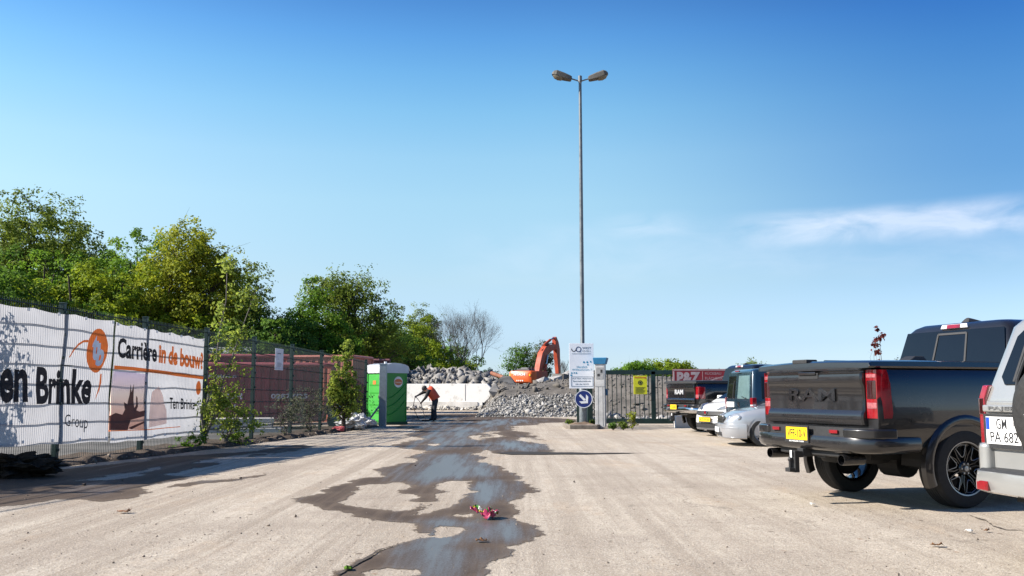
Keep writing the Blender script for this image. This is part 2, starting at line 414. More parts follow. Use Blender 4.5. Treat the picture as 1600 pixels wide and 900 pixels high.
def sheet(name, outer, holes, z, m, label, seed, amp=0.16, it=4, films=()):
    """flat patch with a ragged outline; the attribute 'film' says where water stands on it"""
    from mathutils.geometry import delaunay_2d_cdt
    rnd = random.Random(seed)
    cv = lambda P: [tuple(gp(*q)[:2]) for q in P]
    loops = [fractal(cv(outer), amp, it, rnd)] + [fractal(cv(h), amp, it - 1, rnd) for h in holes]
    vs = []; es = []
    for L in loops:
        b = len(vs); vs += [Vector(p) for p in L]; es += [(b + i, b + (i + 1) % len(L)) for i in range(len(L))]
    if films:
        ys = [v.y for v in vs]; y = min(ys)
        while y < max(ys):
            st = max(.06, y * .012); x = min(v.x for v in vs)
            while x < max(v.x for v in vs): vs.append(Vector((x + rnd.uniform(-.3, .3) * st, y + rnd.uniform(-.3, .3) * st))); x += st
            y += st * 1.6
        keep = in_poly(np.array([v[:] for v in vs]), loops[0]); n0 = sum(len(L) for L in loops)
        vs = vs[:n0] + [v for v, k in zip(vs[n0:], keep[n0:]) if k]
    r = delaunay_2d_cdt(vs, es, [], 0, 1e-5)
    V = np.array([v[:] for v in r[0]]); F = np.array([f for f in r[2] if len(f) == 3]); C = V[F].mean(1)
    ok = in_poly(C, loops[0])
    for L in loops[1:]: ok &= ~in_poly(C, L)
    F = F[ok]; a, b, c = V[F[:, 0]], V[F[:, 1]], V[F[:, 2]]
    fl = ((b - a)[:, 0] * (c - a)[:, 1] - (b - a)[:, 1] * (c - a)[:, 0]) < 0; F[fl] = F[fl][:, ::-1]
    o = np_mesh(name, np.concatenate([V, np.full((len(V), 1), z)], 1), F, m)
    if films:
        val = np.zeros(len(V))
        for L in films:
            L = cv(L); ins = in_poly(V, L); d = dist_poly(V, L); wd = .22 + .03 * V[:, 1]
            val = np.maximum(val, np.clip(.5 + np.where(ins, d, -d) / wd * .5, 0, 1))
        de = np.minimum.reduce([dist_poly(V, L) for L in loops])
        ed = o.data.attributes.new('edge', 'FLOAT', 'POINT')
        if len(o.data.vertices) == len(val): ed.data.foreach_set('value', np.clip(de / (.06 + .010 * V[:, 1]), 0, 1).astype(np.float32))
        at_ = o.data.attributes.new('film', 'FLOAT', 'POINT')
        if len(o.data.vertices) == len(val): at_.data.foreach_set('value', val.astype(np.float32))
    return tag(o, label, kind='structure')

def damp_material():
    m = bpy.data.materials.new('damp_asphalt'); m.use_nodes = True
    n, l = m.node_tree.nodes, m.node_tree.links; p = n['Principled BSDF']; t = n.new('ShaderNodeTexCoord')
    def tex(scale, sc, detail=6, rough=.65):
        mp = n.new('ShaderNodeMapping'); mp.inputs['Scale'].default_value = sc; l.new(t.outputs['Object'], mp.inputs[0])
        a = n.new('ShaderNodeTexNoise'); a.inputs['Scale'].default_value = scale; a.inputs['Detail'].default_value = detail; a.inputs['Roughness'].default_value = rough; l.new(mp.outputs[0], a.inputs['Vector']); return a.outputs[0]
    def rng(x, lo, hi, a=0., b=1.):
        r = n.new('ShaderNodeMapRange'); l.new(x, r.inputs[0])
        for i, q in enumerate((lo, hi, a, b)): r.inputs[i + 1].default_value = q
        return r.outputs[0]
    def mth(op, a, b):
        q = n.new('ShaderNodeMath'); q.operation = op
        for i, x in enumerate((a, b)):
            if isinstance(x, float): q.inputs[i].default_value = x
            else: l.new(x, q.inputs[i])
        return q.outputs[0]
    def mix(f, a, b):
        x = n.new('ShaderNodeMix'); x.data_type = 'RGBA'; l.new(f, x.inputs[0])
        for i, q in ((6, a), (7, b)):
            if isinstance(q, tuple): x.inputs[i].default_value = (*q, 1)
            else: l.new(q, x.inputs[i])
        return x.outputs[2]
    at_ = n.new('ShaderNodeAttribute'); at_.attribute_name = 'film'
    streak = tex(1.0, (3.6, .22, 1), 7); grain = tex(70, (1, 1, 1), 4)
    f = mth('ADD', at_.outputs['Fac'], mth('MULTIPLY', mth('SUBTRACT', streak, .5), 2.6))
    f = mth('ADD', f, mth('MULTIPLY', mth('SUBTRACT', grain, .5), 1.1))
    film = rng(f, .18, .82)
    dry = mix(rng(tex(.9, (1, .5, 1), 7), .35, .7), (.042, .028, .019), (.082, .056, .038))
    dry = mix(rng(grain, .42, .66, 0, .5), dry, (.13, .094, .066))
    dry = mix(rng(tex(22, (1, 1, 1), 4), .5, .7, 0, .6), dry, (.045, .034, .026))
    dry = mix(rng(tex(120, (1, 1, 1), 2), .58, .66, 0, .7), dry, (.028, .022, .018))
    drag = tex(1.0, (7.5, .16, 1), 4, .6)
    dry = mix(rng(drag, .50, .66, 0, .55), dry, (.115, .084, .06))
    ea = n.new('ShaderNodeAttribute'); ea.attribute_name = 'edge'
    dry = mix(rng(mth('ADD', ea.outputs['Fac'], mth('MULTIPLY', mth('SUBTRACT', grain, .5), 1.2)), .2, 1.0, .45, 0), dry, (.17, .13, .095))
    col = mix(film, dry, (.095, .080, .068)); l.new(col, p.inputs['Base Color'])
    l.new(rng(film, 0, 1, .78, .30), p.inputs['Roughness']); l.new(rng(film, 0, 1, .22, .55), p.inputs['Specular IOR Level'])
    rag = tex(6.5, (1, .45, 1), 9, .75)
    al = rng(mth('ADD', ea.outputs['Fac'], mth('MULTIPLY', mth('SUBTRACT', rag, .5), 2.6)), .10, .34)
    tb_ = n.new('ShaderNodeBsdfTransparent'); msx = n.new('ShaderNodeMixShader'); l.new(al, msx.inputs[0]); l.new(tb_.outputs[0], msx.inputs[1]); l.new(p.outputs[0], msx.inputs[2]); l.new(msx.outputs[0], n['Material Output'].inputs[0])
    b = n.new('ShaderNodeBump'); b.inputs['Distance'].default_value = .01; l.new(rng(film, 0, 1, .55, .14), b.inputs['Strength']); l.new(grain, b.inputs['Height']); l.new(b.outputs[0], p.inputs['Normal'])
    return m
M_DAMP = damp_material()

def Z8(P): return [(450 + x / 3.2, 680 + y / 3.2) for x, y in P]
wet_outer = Z8([(150, 760), (220, 704), (300, 640), (430, 580), (600, 530), (648, 517), (608, 480), (560, 440), (330, 412), (180, 376), (10, 336), (80, 306), (180, 290), (180, 262),
    (290, 240), (350, 214), (480, 205), (440, 186), (470, 160), (640, 126), (700, 80), (480, 50), (560, 36), (640, 20)]) + \
    [(604, 695), (628, 690), (655, 684), (648, 676), (640, 672), (641, 660), (640, 652), (660, 648), (700, 647), (745, 646), (800, 650), (860, 653), (904, 657), (904, 660), (870, 660.5), (842, 664), (805, 667), (800, 670),
     (812, 674), (842, 682), (862, 689), (835, 688), (815, 684)] + \
    Z8([(1180, 30), (1300, 50), (1325, 70), (1250, 93), (1035, 93), (985, 74), (925, 96), (960, 130), (1080, 160), (1160, 190), (1130, 225), (1190, 240), (1180, 300), (1120, 345), (1130, 410), (1200, 440),
    (1280, 460), (1295, 500), (1240, 530), (1190, 541), (1092, 560), (1080, 620), (1020, 650), (990, 704), (980, 780)])
holes = [Z8([(300, 320), (390, 250), (470, 247), (556, 237), (545, 290), (640, 310), (640, 368), (540, 380), (380, 365)]),
         Z8([(820, 230), (910, 230), (900, 260), (860, 310), (850, 330), (740, 375), (640, 398), (700, 362), (770, 320), (815, 280)]),
         Z8([(840, 401), (905, 395), (900, 409)]), Z8([(740, 482), (764, 460), (860, 465), (865, 482), (800, 505), (760, 511)]),
         Z8([(390, 692), (500, 665), (640, 680), (560, 712), (420, 715)]),
         [(757, 676), (772, 674), (776, 680), (762, 684)], [(700, 655), (716, 654), (712, 657)], [(735, 683), (750, 680), (748, 688)],
         Z8([(700, 45), (735, 44), (730, 55)])]
films = [Z8([(720, 100), (900, 92), (1000, 160), (1040, 200), (900, 214), (790, 224), (700, 245), (600, 225), (556, 190)]),
         Z8([(650, 432), (1125, 430), (1230, 480), (1180, 520), (900, 540), (700, 556), (560, 585), (700, 520), (880, 490), (890, 470), (760, 445)]),
         Z8([(950, 45), (1150, 22), (1280, 50), (1200, 80), (1010, 72)]),
         Z8([(700, 22), (830, -40), (960, -40), (900, 40), (740, 70)]),
         Z8([(730, 562), (1000, 580), (1010, 620), (930, 704), (925, 760), (640, 760), (690, 680)]),
         Z8([(900, 250), (1040, 230), (1100, 250), (1080, 330), (960, 345), (880, 320)]),
         [(650, 656), (700, 652), (690, 668), (650, 670)], [(730, 660), (790, 655), (830, 657), (790, 664), (760, 668)],
         [(655, 684), (700, 672), (740, 668), (750, 670), (700, 690), (668, 700)]]
sheet('puddle', wet_outer, holes, 0.004, M_DAMP, 'long dark damp streak with standing water running down the yard', 3, films=films)
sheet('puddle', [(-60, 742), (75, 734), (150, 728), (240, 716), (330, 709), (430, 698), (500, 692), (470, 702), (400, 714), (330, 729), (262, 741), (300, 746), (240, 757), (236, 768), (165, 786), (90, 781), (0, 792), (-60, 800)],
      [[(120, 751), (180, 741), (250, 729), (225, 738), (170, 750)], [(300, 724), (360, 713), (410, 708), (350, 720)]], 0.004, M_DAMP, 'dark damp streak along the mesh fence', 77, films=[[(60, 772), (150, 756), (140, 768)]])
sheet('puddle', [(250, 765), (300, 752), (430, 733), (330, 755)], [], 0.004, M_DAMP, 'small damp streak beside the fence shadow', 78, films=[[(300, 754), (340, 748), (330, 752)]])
# broken joint across the yard and a long crack
M_SOIL = mat('dark_soil', (0.055, 0.042, 0.032), .95, var=.5, scale=9, bump=.8, bscale=30)
sheet('path', [(772, 708.5), (800, 706.5), (850, 707), (935, 708.6), (1010, 709), (935, 710), (850, 711), (800, 711)], [], 0.012, mat('joint_dark', (.014, .011, .009), .95, var=.4), 'dark broken joint across the yard', 80, .12, 4)
sheet('path', [(524, 900), (553, 884), (590, 861), (640, 848), (592, 862.5), (556, 885.5), (530, 901)], [], 0.012, M_SOIL, 'thin crack in the damp yard', 81, .05, 3)
sheet('path', [(1512, 803), (1526, 809), (1541, 813), (1552, 822), (1572, 828), (1600, 829), (1572, 828.9), (1551, 822.9), (1540, 814), (1525, 809.8)], [], 0.004, M_SOIL, 'thin crack in the yard beside the near pickup', 82, .08, 3)
# soil margin along the foot of the fence
def soil_bump(x, y): return .03 + .05 * noise.noise(Vector((x * 1.3, y * 1.3, 3))) + .03 * noise.noise(Vector((x * 5, y * 5, 1)))
# ------------------------------------------------------------------ mesh fence with banners
M_GREEN = mat('green_steel', (0.007, 0.028, 0.024), .42, var=.25, scale=3, rvar=.12)
M_WIRE = mat('green_wire', (0.007, 0.022, 0.019), .5, var=.2)
M_GREY_POST = mat('galvanised', (0.30, 0.33, 0.35), .45, .6, var=.2, scale=12, rvar=.15)
FP = [(-9.4, 8.5), (-8.9, 10.9), (-8.4, 13.3), (-7.9, 15.7), (-7.4, 18.05), (-6.95, 20.4), (-6.57, 22.85), (-6.2, 25.3), (-5.9, 27.8), (-5.57, 30.2), (-5.28, 32.5)]
def fence_h(Y): return 2.75 - (Y - 15.7) * .0235
cumS = [0.0]
for a, b in zip(FP, FP[1:]): cumS.append(cumS[-1] + math.dist(a, b))
def fence_at(s):
    for i in range(len(FP) - 1):
        if s <= cumS[i + 1] or i == len(FP) - 2:
            k = (s - cumS[i]) / (cumS[i + 1] - cumS[i]); a, b = Vector(FP[i]), Vector(FP[i + 1])
            d = (b - a).normalized(); return a + (b - a) * k, Vector((d.y, -d.x))      # point, normal towards the yard
def s_of_px(px):
    lo, hi = 0.0, cumS[-1]
    for _ in range(40):
        mid = (lo + hi) / 2; p, _n = fence_at(mid)
        d = pix_dir(px, 600); x = p.x / p.y
        if x < d.x / d.y: lo = mid
        else: hi = mid
    return (lo + hi) / 2
def z_of_py(py, s):
    p, _n = fence_at(s); d = pix_dir(800 + (p.x / p.y) * FOC, py); return CAM_H + p.y * d.z / d.y
fence = thing('mesh_fence', 'long dark green double rod mesh fence on square posts along the left of the yard', 'fence', (0, 0, 0))
for i, (x, y) in enumerate(FP):
    h = fence_h(y) + .04; b = MB()
    b.box((x, y, h / 2), (.09, .09, h)); b.box((x, y, h + .008), (.105, .105, .022))
    d = (Vector(FP[min(i + 1, len(FP) - 1)]) - Vector(FP[max(i - 1, 0)])).normalized(); n2 = Vector((d.y, -d.x))
    for k in range(7): b.box((x + n2.x * .055, y + n2.y * .055, .25 + k * (h - .4) / 6), (.05, .05, .05))
    b.build('post', M_GREEN, fence, bevel=.006)
for i in range(len(FP) - 1):
    a, c = Vector(FP[i]), Vector(FP[i + 1]); L = (c - a).length; d = (c - a) / L; b = MB()
    h0, h1 = fence_h(a.y), fence_h(c.y); nv = int(L / .05); n2 = Vector((d.y, -d.x)); hor = 8
    off = n2 * .035
    for k in range(1, nv):
        f = k / nv; p = a + d * L * f + off; h = h0 + (h1 - h0) * f
        b.tube([(p.x, p.y, .06), (p.x, p.y, h)], .0042, 4, False)
    for j in range(hor + 1):
        for o2 in (-.013, .013):
            q0, q1 = a + off + n2 * o2, c + off + n2 * o2
            z0, z1 = .08 + (h0 - .14) * j / hor, .08 + (h1 - .14) * j / hor
            b.tube([(q0.x, q0.y, z0), (q1.x, q1.y, z1)], .0085, 4, False)
    b.build('mesh_panel', M_WIRE, fence, flip=False)
# short galvanised end post that braces the last bay
gpst = thing('end_post', 'grey galvanised square end post with brace in front of the green toilet cabin', 'post', (-4.72, 33.0, 0))
MB().box((0, 0, 1.12), (.26, .2, 2.24)).build('post_tube', M_GREY_POST, gpst, bevel=.01)
MB().box((0, 0, 2.255), (.28, .22, .03)).build('cap', M_GREY_POST, gpst)
MB().tube([(-.62, -.2, .02), (-.1, -.05, .75)], .035, 8).build('brace', M_GREY_POST, gpst)
MB().box((-.62, -.2, .1), (.4, .35, .2)).build('concrete_foot', mat('foot_concrete', (.42, .40, .37), .9, bump=.4), gpst, bevel=.02)

def cloth_mat(name, col, tr=.55, var=.06):
    return mat(name, col, .75, var=var, scale=2.5, transl=tr, spec=.2, bump=.12, bscale=180)
M_BAN = cloth_mat('banner_white', (.44, .44, .465), .55)
M_BAN_DARK = cloth_mat('banner_charcoal', (.040, .037, .040), .4)
M_BAN_GREY = cloth_mat('banner_grey_print', (.10, .10, .11), .4)
M_BAN_OR = cloth_mat('banner_orange', (.95, .24, .06), .5)
def bwave(s, z): return .075 + .014 * math.sin(s * 2.1 + z * .9) + .010 * math.sin(s * 5.3 - z * 2.2) + .010 * math.sin(z * 4.1 + s * .7) + .022 * noise.noise(Vector((s * 1.3 + z * .8, z * 2.6 - s * .5, 2))) + .010 * noise.noise(Vector((s * 4.2 - z * 1.5, z * 2.2, 6)))
def ban_pt(s, z, off=0.0):
    p, n = fence_at(s); k = bwave(s, z) + off
    return Vector((p.x + n.x * k, p.y + n.y * k, z))
def ban_sheet(s0, s1, zb, zt, m, name, parent, off=0.0, ns=40, nz=16):
    b = MB(); vs = []; fs = []
    for j in range(nz + 1):
        for i in range(ns + 1):
            s = s0 + (s1 - s0) * i / ns; z0, z1 = zb(s), zt(s)
            sag = .035 * abs(math.sin(i / ns * math.pi * 5)) * (1 if j == nz else 0) + .02 * abs(math.sin(i / ns * math.pi * 4 + 1)) * (1 if j == 0 else 0)
            vs.append(ban_pt(s, z0 + (z1 - z0) * j / nz - sag, off))
    for j in range(nz):
        for i in range(ns):
            a = j * (ns + 1) + i; fs.append((a, a + 1, a + ns + 2, a + ns + 1))
    return b.add(vs, fs).build(name, m, parent, smooth=60, flip=False)
def ban_flat(vs, fs, m, name, parent, off):
    """flat print in (s, z), sliced so that it follows the cloth"""
    bm = bmesh.new(); bv = [bm.verts.new((v[0], 0, v[1])) for v in vs]
    for f in fs:
        try: bm.faces.new([bv[i] for i in f])
        except ValueError: pass
    s0, s1 = min(v[0] for v in vs), max(v[0] for v in vs); z0, z1 = min(v[1] for v in vs), max(v[1] for v in vs)
    k = s0 + .08
    while k < s1:
        bmesh.ops.bisect_plane(bm, geom=bm.verts[:] + bm.edges[:] + bm.faces[:], plane_co=(k, 0, 0), plane_no=(1, 0, 0)); k += .08
    k = z0 + .08
    while k < z1:
        bmesh.ops.bisect_plane(bm, geom=bm.verts[:] + bm.edges[:] + bm.faces[:], plane_co=(0, 0, k), plane_no=(0, 0, 1)); k += .08
    for v in bm.verts: v.co = ban_pt(v.co.x, v.co.z, off)
    me = bpy.data.meshes.new(name); bm.to_mesh(me); bm.free(); me.materials.append(m)
    o = bpy.data.objects.new(name, me); COL.objects.link(o); o.parent = parent
    return o
def ban_text(body, pxa, pxb, zb0, zt0, zb1, zt1, m, parent, off=.004, bold=.03, name='lettering'):
    """lettering stretched between two columns of the photograph, on the cloth"""
    vs, fs = text_mesh(body, bold)
    x0, x1 = min(v[0] for v in vs), max(v[0] for v in vs); y0, y1 = min(v[1] for v in vs), max(v[1] for v in vs)
    sa, sb = s_of_px(pxa), s_of_px(pxb)
    out = []
    for v in vs:
        k = (v[0] - x0) / (x1 - x0); q = (v[1] - y0) / (y1 - y0)
        zb, zt = zb0 + (zb1 - zb0) * k, zt0 + (zt1 - zt0) * k
        out.append((sa + (sb - sa) * k, zb + (zt - zb) * q))
    return ban_flat(out, fs, m, name, parent, off)
def zz(px, py): return z_of_py(py, s_of_px(px))
sJ = s_of_px(168)
def lin(s, sa, za, sb, zb): return za + (zb - za) * (s - sa) / (sb - sa)
sL = s_of_px(0)
top1 = lambda s: lin(s, sL, zz(0, 475), sJ, zz(167, 501)); bot1 = lambda s: lin(s, sL, zz(0, 697), sJ, zz(162, 689))
ban1 = thing('banner', 'large white company banner with charcoal lettering and an orange oval emblem on the mesh fence', 'banner')
ban_sheet(sJ - 5.2, sJ - .03, bot1, top1, M_BAN, 'cloth', ban1, 0, 60, 18)
sT = s_of_px(140)
def t1(body, pa, ya_t, ya_b, pb, yb_t, yb_b, m, par, bold=.03): return ban_text(body, pa, pb, zz(pa, ya_b), zz(pa, ya_t), zz(pb, yb_b), zz(pb, yb_t), m, par, .005, bold)
# 'Ten' begins beyond the edge of the photograph
t1('en', -9, 575, 630, 37, 577, 629, M_BAN_DARK, ban1, .038)
t1('Brinke', 50, 573, 632, 138, 578, 632, M_BAN_DARK, ban1, .038)
vs, fs = text_mesh('T', .038); sa = s_of_px(-9); wch = .46
x0 = min(v[0] for v in vs); x1 = max(v[0] for v in vs); y1 = max(v[1] for v in vs)
ban_flat([(sa - .05 - wch + (v[0] - x0) / (x1 - x0) * wch, zz(0, 632) + (zz(0, 572) - zz(0, 632)) * v[1] / y1) for v in vs], fs, M_BAN_DARK, 'lettering', ban1, .005)
t1('Group', 99, 647, 671, 135, 650, 676, M_BAN_GREY, ban1, .0)
def sz(P): return [(s_of_px(x), zz(x, y)) for x, y in P]
cx, cy = 142, 548
ov = sz([(cx + 15.5 * math.cos(2 * math.pi * k / 36) + 0, cy + 34.5 * math.sin(2 * math.pi * k / 36)) for k in range(36)])
ban_flat(ov, [tuple(range(36))], M_BAN_OR, 'emblem', ban1, .005)
arc = [(101, 558), (106, 546), (113, 537), (121, 531.5), (128, 531), (128, 535), (121, 535), (114, 540), (107.5, 548), (102, 559)]
ban_flat(sz(arc), [tuple(range(len(arc)))], M_BAN_OR, 'emblem', ban1, .005)
tail = [(150, 584), (152.5, 584), (152.5, 598), (150, 612), (145.5, 625), (149, 606)]
ban_flat(sz(tail), [tuple(range(len(tail)))], M_BAN_OR, 'emblem', ban1, .005)
ban_text('t', 133.5, 142.5, zz(134, 563), zz(134, 524), zz(142, 563), zz(142, 524), mat('banner_white_print', (.88, .88, .92), .75), ban1, .011, .05)
ban_text('b', 140.5, 152.5, zz(141, 572), zz(141, 536), zz(152, 572), zz(152, 536), MATS['banner_white_print'], ban1, .011, .05)
ban2 = thing('banner', 'white career banner with an orange stripe and a sunset picture beside the sapling', 'banner')
sE = s_of_px(311)
top2 = lambda s: lin(s, sJ, zz(170, 503), sE, zz(311, 529)); bot2 = lambda s: lin(s, sJ, zz(165, 691), sE, zz(308, 678))
ban_sheet(sJ + .03, sE, bot2, top2, M_BAN, 'cloth', ban2, 0, 40, 18)
t1('Carrière', 174.5, 527, 559, 239, 537, 566, M_BAN_DARK, ban2, .035)
t1('in de bouw?', 242, 536, 567, 310, 551, 578, M_BAN_OR, ban2, .05)
strip = [(171, 571), (200, 573.5), (240, 578), (280, 583.5), (311, 588), (311, 593), (280, 589), (240, 583.5), (200, 579), (171, 577)]
ban_flat(sz(strip), [tuple(range(len(strip)))], M_BAN_OR, 'stripe', ban2, .005)
t1('Ten Brinke', 263, 621, 639, 301, 624, 640, M_BAN_DARK, ban2, .02)
oval2 = [(304 + 4.2 * math.cos(k * math.pi / 9), 606 + 11 * math.sin(k * math.pi / 9)) for k in range(18)]
ban_flat(sz(oval2), [tuple(range(18))], M_BAN_OR, 'emblem', ban2, .005)
# the sunset print: a gradient sheet and dark silhouettes
def print_mat():
    m = bpy.data.materials.new('sunset_print'); m.use_nodes = True; n, l = m.node_tree.nodes, m.node_tree.links; p = n['Principled BSDF']
    t = n.new('ShaderNodeTexCoord'); se = n.new('ShaderNodeSeparateXYZ'); l.new(t.outputs['Object'], se.inputs[0])
    mr = n.new('ShaderNodeMapRange'); l.new(se.outputs[2], mr.inputs[0]); mr.inputs[1].default_value = .5; mr.inputs[2].default_value = 1.75
    cr = n.new('ShaderNodeValToRGB'); l.new(mr.outputs[0], cr.inputs[0])
    e = cr.color_ramp.elements; e[0].position = 0; e[0].color = (.74, .42, .31, 1); e[1].position = 1; e[1].color = (.78, .70, .92, 1)
    x = e.new(.25); x.color = (.98, .62, .48, 1); x = e.new(.55); x.color = (1.0, .82, .70, 1); x = e.new(.8); x.color = (.95, .78, .84, 1)
    l.new(cr.outputs[0], p.inputs['Base Color']); p.inputs['Roughness'].default_value = .8
    tr = n.new('ShaderNodeBsdfTranslucent'); l.new(cr.outputs[0], tr.inputs[0]); ms = n.new('ShaderNodeMixShader'); ms.inputs[0].default_value = .6
    l.new(p.outputs[0], ms.inputs[1]); l.new(tr.outputs[0], ms.inputs[2]); l.new(ms.outputs[0], n['Material Output'].inputs[0]); return m
pic = [(171, 580), (200, 582), (225, 585), (224, 620), (222, 671), (200, 671), (166, 672)]
pic_m = print_mat()
ban_flat(sz(pic), [tuple(range(len(pic)))], pic_m, 'printed_picture', ban2, .004)
pic2 = [(233, 612), (242, 604), (250, 618), (258, 640), (258, 662), (229, 668), (231, 640)]
ban_flat(sz(pic2), [tuple(range(len(pic2)))], cloth_mat('banner_pink_print', (.95, .72, .64), .6), 'printed_picture', ban2, .004)
M_SIL = cloth_mat('banner_brown_print', (.17, .10, .085), .4)
for P in ([(167, 672), (167, 650), (176, 645), (186, 648), (190, 640), (188, 628), (194, 632), (196, 618), (197, 600), (199, 613), (202, 600), (203, 616), (206, 640), (214, 643), (223, 641), (222, 650), (208, 654), (200, 656), (196, 672)],
          [(204, 640), (209, 632), (208, 618), (211, 622), (212, 634), (207, 645)], [(198, 668), (222, 658), (222, 661), (202, 671)]):
    ban_flat(sz(P), [tuple(range(len(P)))], M_SIL, 'printed_silhouette', ban2, .007)
ban_flat(sz([(166, 672.5), (222, 671), (280, 666), (280, 667.2), (222, 672.3), (166, 674)]), [tuple(range(6))], M_BAN_OR, 'stripe', ban2, .006)
for bb, sa, sb in ((ban1, sJ - 5.1, sJ - .08), (ban2, sJ + .08, sE - .05)):    # cable ties and eyelets
    tp, bt = (top1, bot1) if bb is ban1 else (top2, bot2)
    for k in range(8):
        s = sa + (sb - sa) * k / 7
        for z in (tp(s) - .04, bt(s) + .05):
            p = ban_pt(s, z, .012); MB().box(p, (.03, .03, .05)).build('cable_tie', mat('white_plastic', (.7, .7, .7), .5), bb)
# white notice on the fence
sn0, sn1 = s_of_px(425.5), s_of_px(438)
pn = MB(); a, n_ = fence_at(sn0); c, _ = fence_at(sn1)
z0, z1 = z_of_py(578, sn0), z_of_py(544, sn0)
fo = n_ * .06
notice = thing('notice_board', 'small white paper notice tied high on the mesh fence in front of the grey heap', 'notice')
MB().panel([(a.x + fo.x, a.y + fo.y, z0), (c.x + fo.x, c.y + fo.y, z0), (c.x + fo.x, c.y + fo.y, z1), (a.x + fo.x, a.y + fo.y, z1)], .012).build('sheet', mat('paper', (.55, .56, .62), .6, transl=.2), notice)
lb = MB(); dd = (c - a)
for k, (w, q) in enumerate(((.4, .74), (.2, .5), (.5, .32), (.55, .27), (.5, .22), (.45, .17))):
    p0 = a + dd * .25 + n_ * .069; p1 = a + dd * (.25 + w) + n_ * .069; zq = z0 + (z1 - z0) * q; th = .03 if k == 0 else .012
    lb.poly([(p0.x, p0.y, zq), (p1.x, p1.y, zq), (p1.x, p1.y, zq + th), (p0.x, p0.y, zq + th)])
lb.build('printed_lines', mat('ink_grey', (.2, .2, .22), .7), notice)

# ------------------------------------------------------------------ containers and heaps behind the fence
def corrugated(name, label, L, W, H, loc, rz, m, mrim, lid=True, slope=0.0):
    t = thing(name, label, 'container', loc, rz)
    nb = int(L / .28); b = MB()
    def wall(x0, x1, y, sgn):
        pts = []
        for i in range(nb):
            xa = x0 + (x1 - x0) * i / nb; st = (x1 - x0) / nb
            for f, o in ((0, 0), (.3, 0), (.45, .045), (.85, .045)): pts.append((xa + st * f, y + sgn * (o - .045)))
        pts.append((x1, y - sgn * .045)); return pts
    for sgn in (-1, 1):
        P = wall(-L / 2 + .08, L / 2 - .08, sgn * W / 2, sgn)
        r0 = [(x, y, .14) for x, y in P]; r1 = [(x * (1 + slope * .0), y, H - .1) for x, y in P]
        n = len(P); b.add(r0 + r1, [(i, i + 1, n + i + 1, n + i) for i in range(n - 1)])
    for sgn in (-1, 1):
        nb2 = int(W / .28); pts = []
        for i in range(nb2):
            ya = -W / 2 + .08 + (W - .16) * i / nb2; st = (W - .16) / nb2
            for f, o in ((0, 0), (.3, 0), (.45, .045), (.85, .045)): pts.append((sgn * (L / 2 - .045 + o), ya + st * f))
        r0 = [(x + sgn * 0, y, .14) for x, y in pts]; r1 = [(x + sgn * slope, y, H - .1) for x, y in pts]; n = len(pts)
        b.add(r0 + r1, [(i, i + 1, n + i + 1, n + i) for i in range(n - 1)])
    if lid: b.box((0, 0, H - .06), (L - .1, W - .1, .04))
    else: b.box((0, 0, .6), (L - .2, W - .2, .05))
    b.build('wall', m, t, flip=False)
    f = MB()
    for sy in (-1, 1):
        f.tube([(-L / 2 - slope, sy * W / 2, H - .05), (L / 2 + slope, sy * W / 2, H - .05)], .07, 8); f.box((0, sy * W / 2, .08), (L, .1, .16))
    for sx in (-1, 1):
        f.tube([(sx * (L / 2 + slope), -W / 2, H - .05), (sx * (L / 2 + slope), W / 2, H - .05)], .07, 8); f.box((sx * L / 2, 0, .08), (.1, W, .16))
        for sy in (-1, 1): f.tube([(sx * L / 2, sy * W / 2, 0), (sx * (L / 2 + slope), sy * W / 2, H)], .06, 6)
    f.build('rim', mrim, t, smooth=40)
    return t
M_MAROON = mat('maroon_paint', (.24, .022, .038), .55, var=.3, scale=1.5, rvar=.1, bump=.2, bscale=12)
M_MAROON_R = mat('pink_rim', (.36, .09, .10), .6, var=.2)
M_RED_C = mat('red_container_paint', (.47, .155, .115), .6, var=.22, scale=1.2, bump=.1)
M_DULL_C = mat('faded_red_paint', (.21, .085, .085), .65, var=.25, scale=1.4)
p = at(352, 600, 31)
sk = corrugated('skip_container', 'maroon open roll-off skip with a pink rim and white writing behind the mesh fence', 6.2, 2.3, 1.95, (xat(372, 600, 31) - .2, 31, .25), R(10), M_MAROON, M_MAROON_R, False, .35)
M_FADED = mat('faded_white_lettering', (.66, .56, .58), .7, var=.3, scale=20)
for body, x, z, w, h in (('Recyclingbahn', -.5, 1.5, 1.55, .14), ('Zwen', -.45, 1.12, .62, .13), ('ABBRUCH', -.4, .85, 1.75, .2), ('Containerdienst', -.4, .55, 1.4, .13), ('02877/25', 2.0, .85, 1.2, .16)):
    MB().text(body, (x, -1.15 - .012, z), (1, 0, 0), (0, 0, 1), w, h, .03).build('lettering', M_FADED, sk, flip=False)
sk2 = corrugated('skip_container', 'second maroon skip standing higher behind the one with white writing', 5.5, 2.3, 2.35, (xat(332, 600, 35), 35, .3), R(10), M_MAROON, M_MAROON_R, False, .2)
c1 = corrugated('shipping_container', 'salmon red corrugated container behind the columnar shrub', 6.06, 2.44, 2.75, (xat(462, 600, 39), 39, 0), R(-10), M_RED_C, M_RED_C)
c2 = corrugated('shipping_container', 'faded dusky red corrugated container near the green toilet cabin', 6.06, 2.44, 2.85, (xat(513, 600, 45.5), 45.5, 0), R(8), M_DULL_C, M_DULL_C)
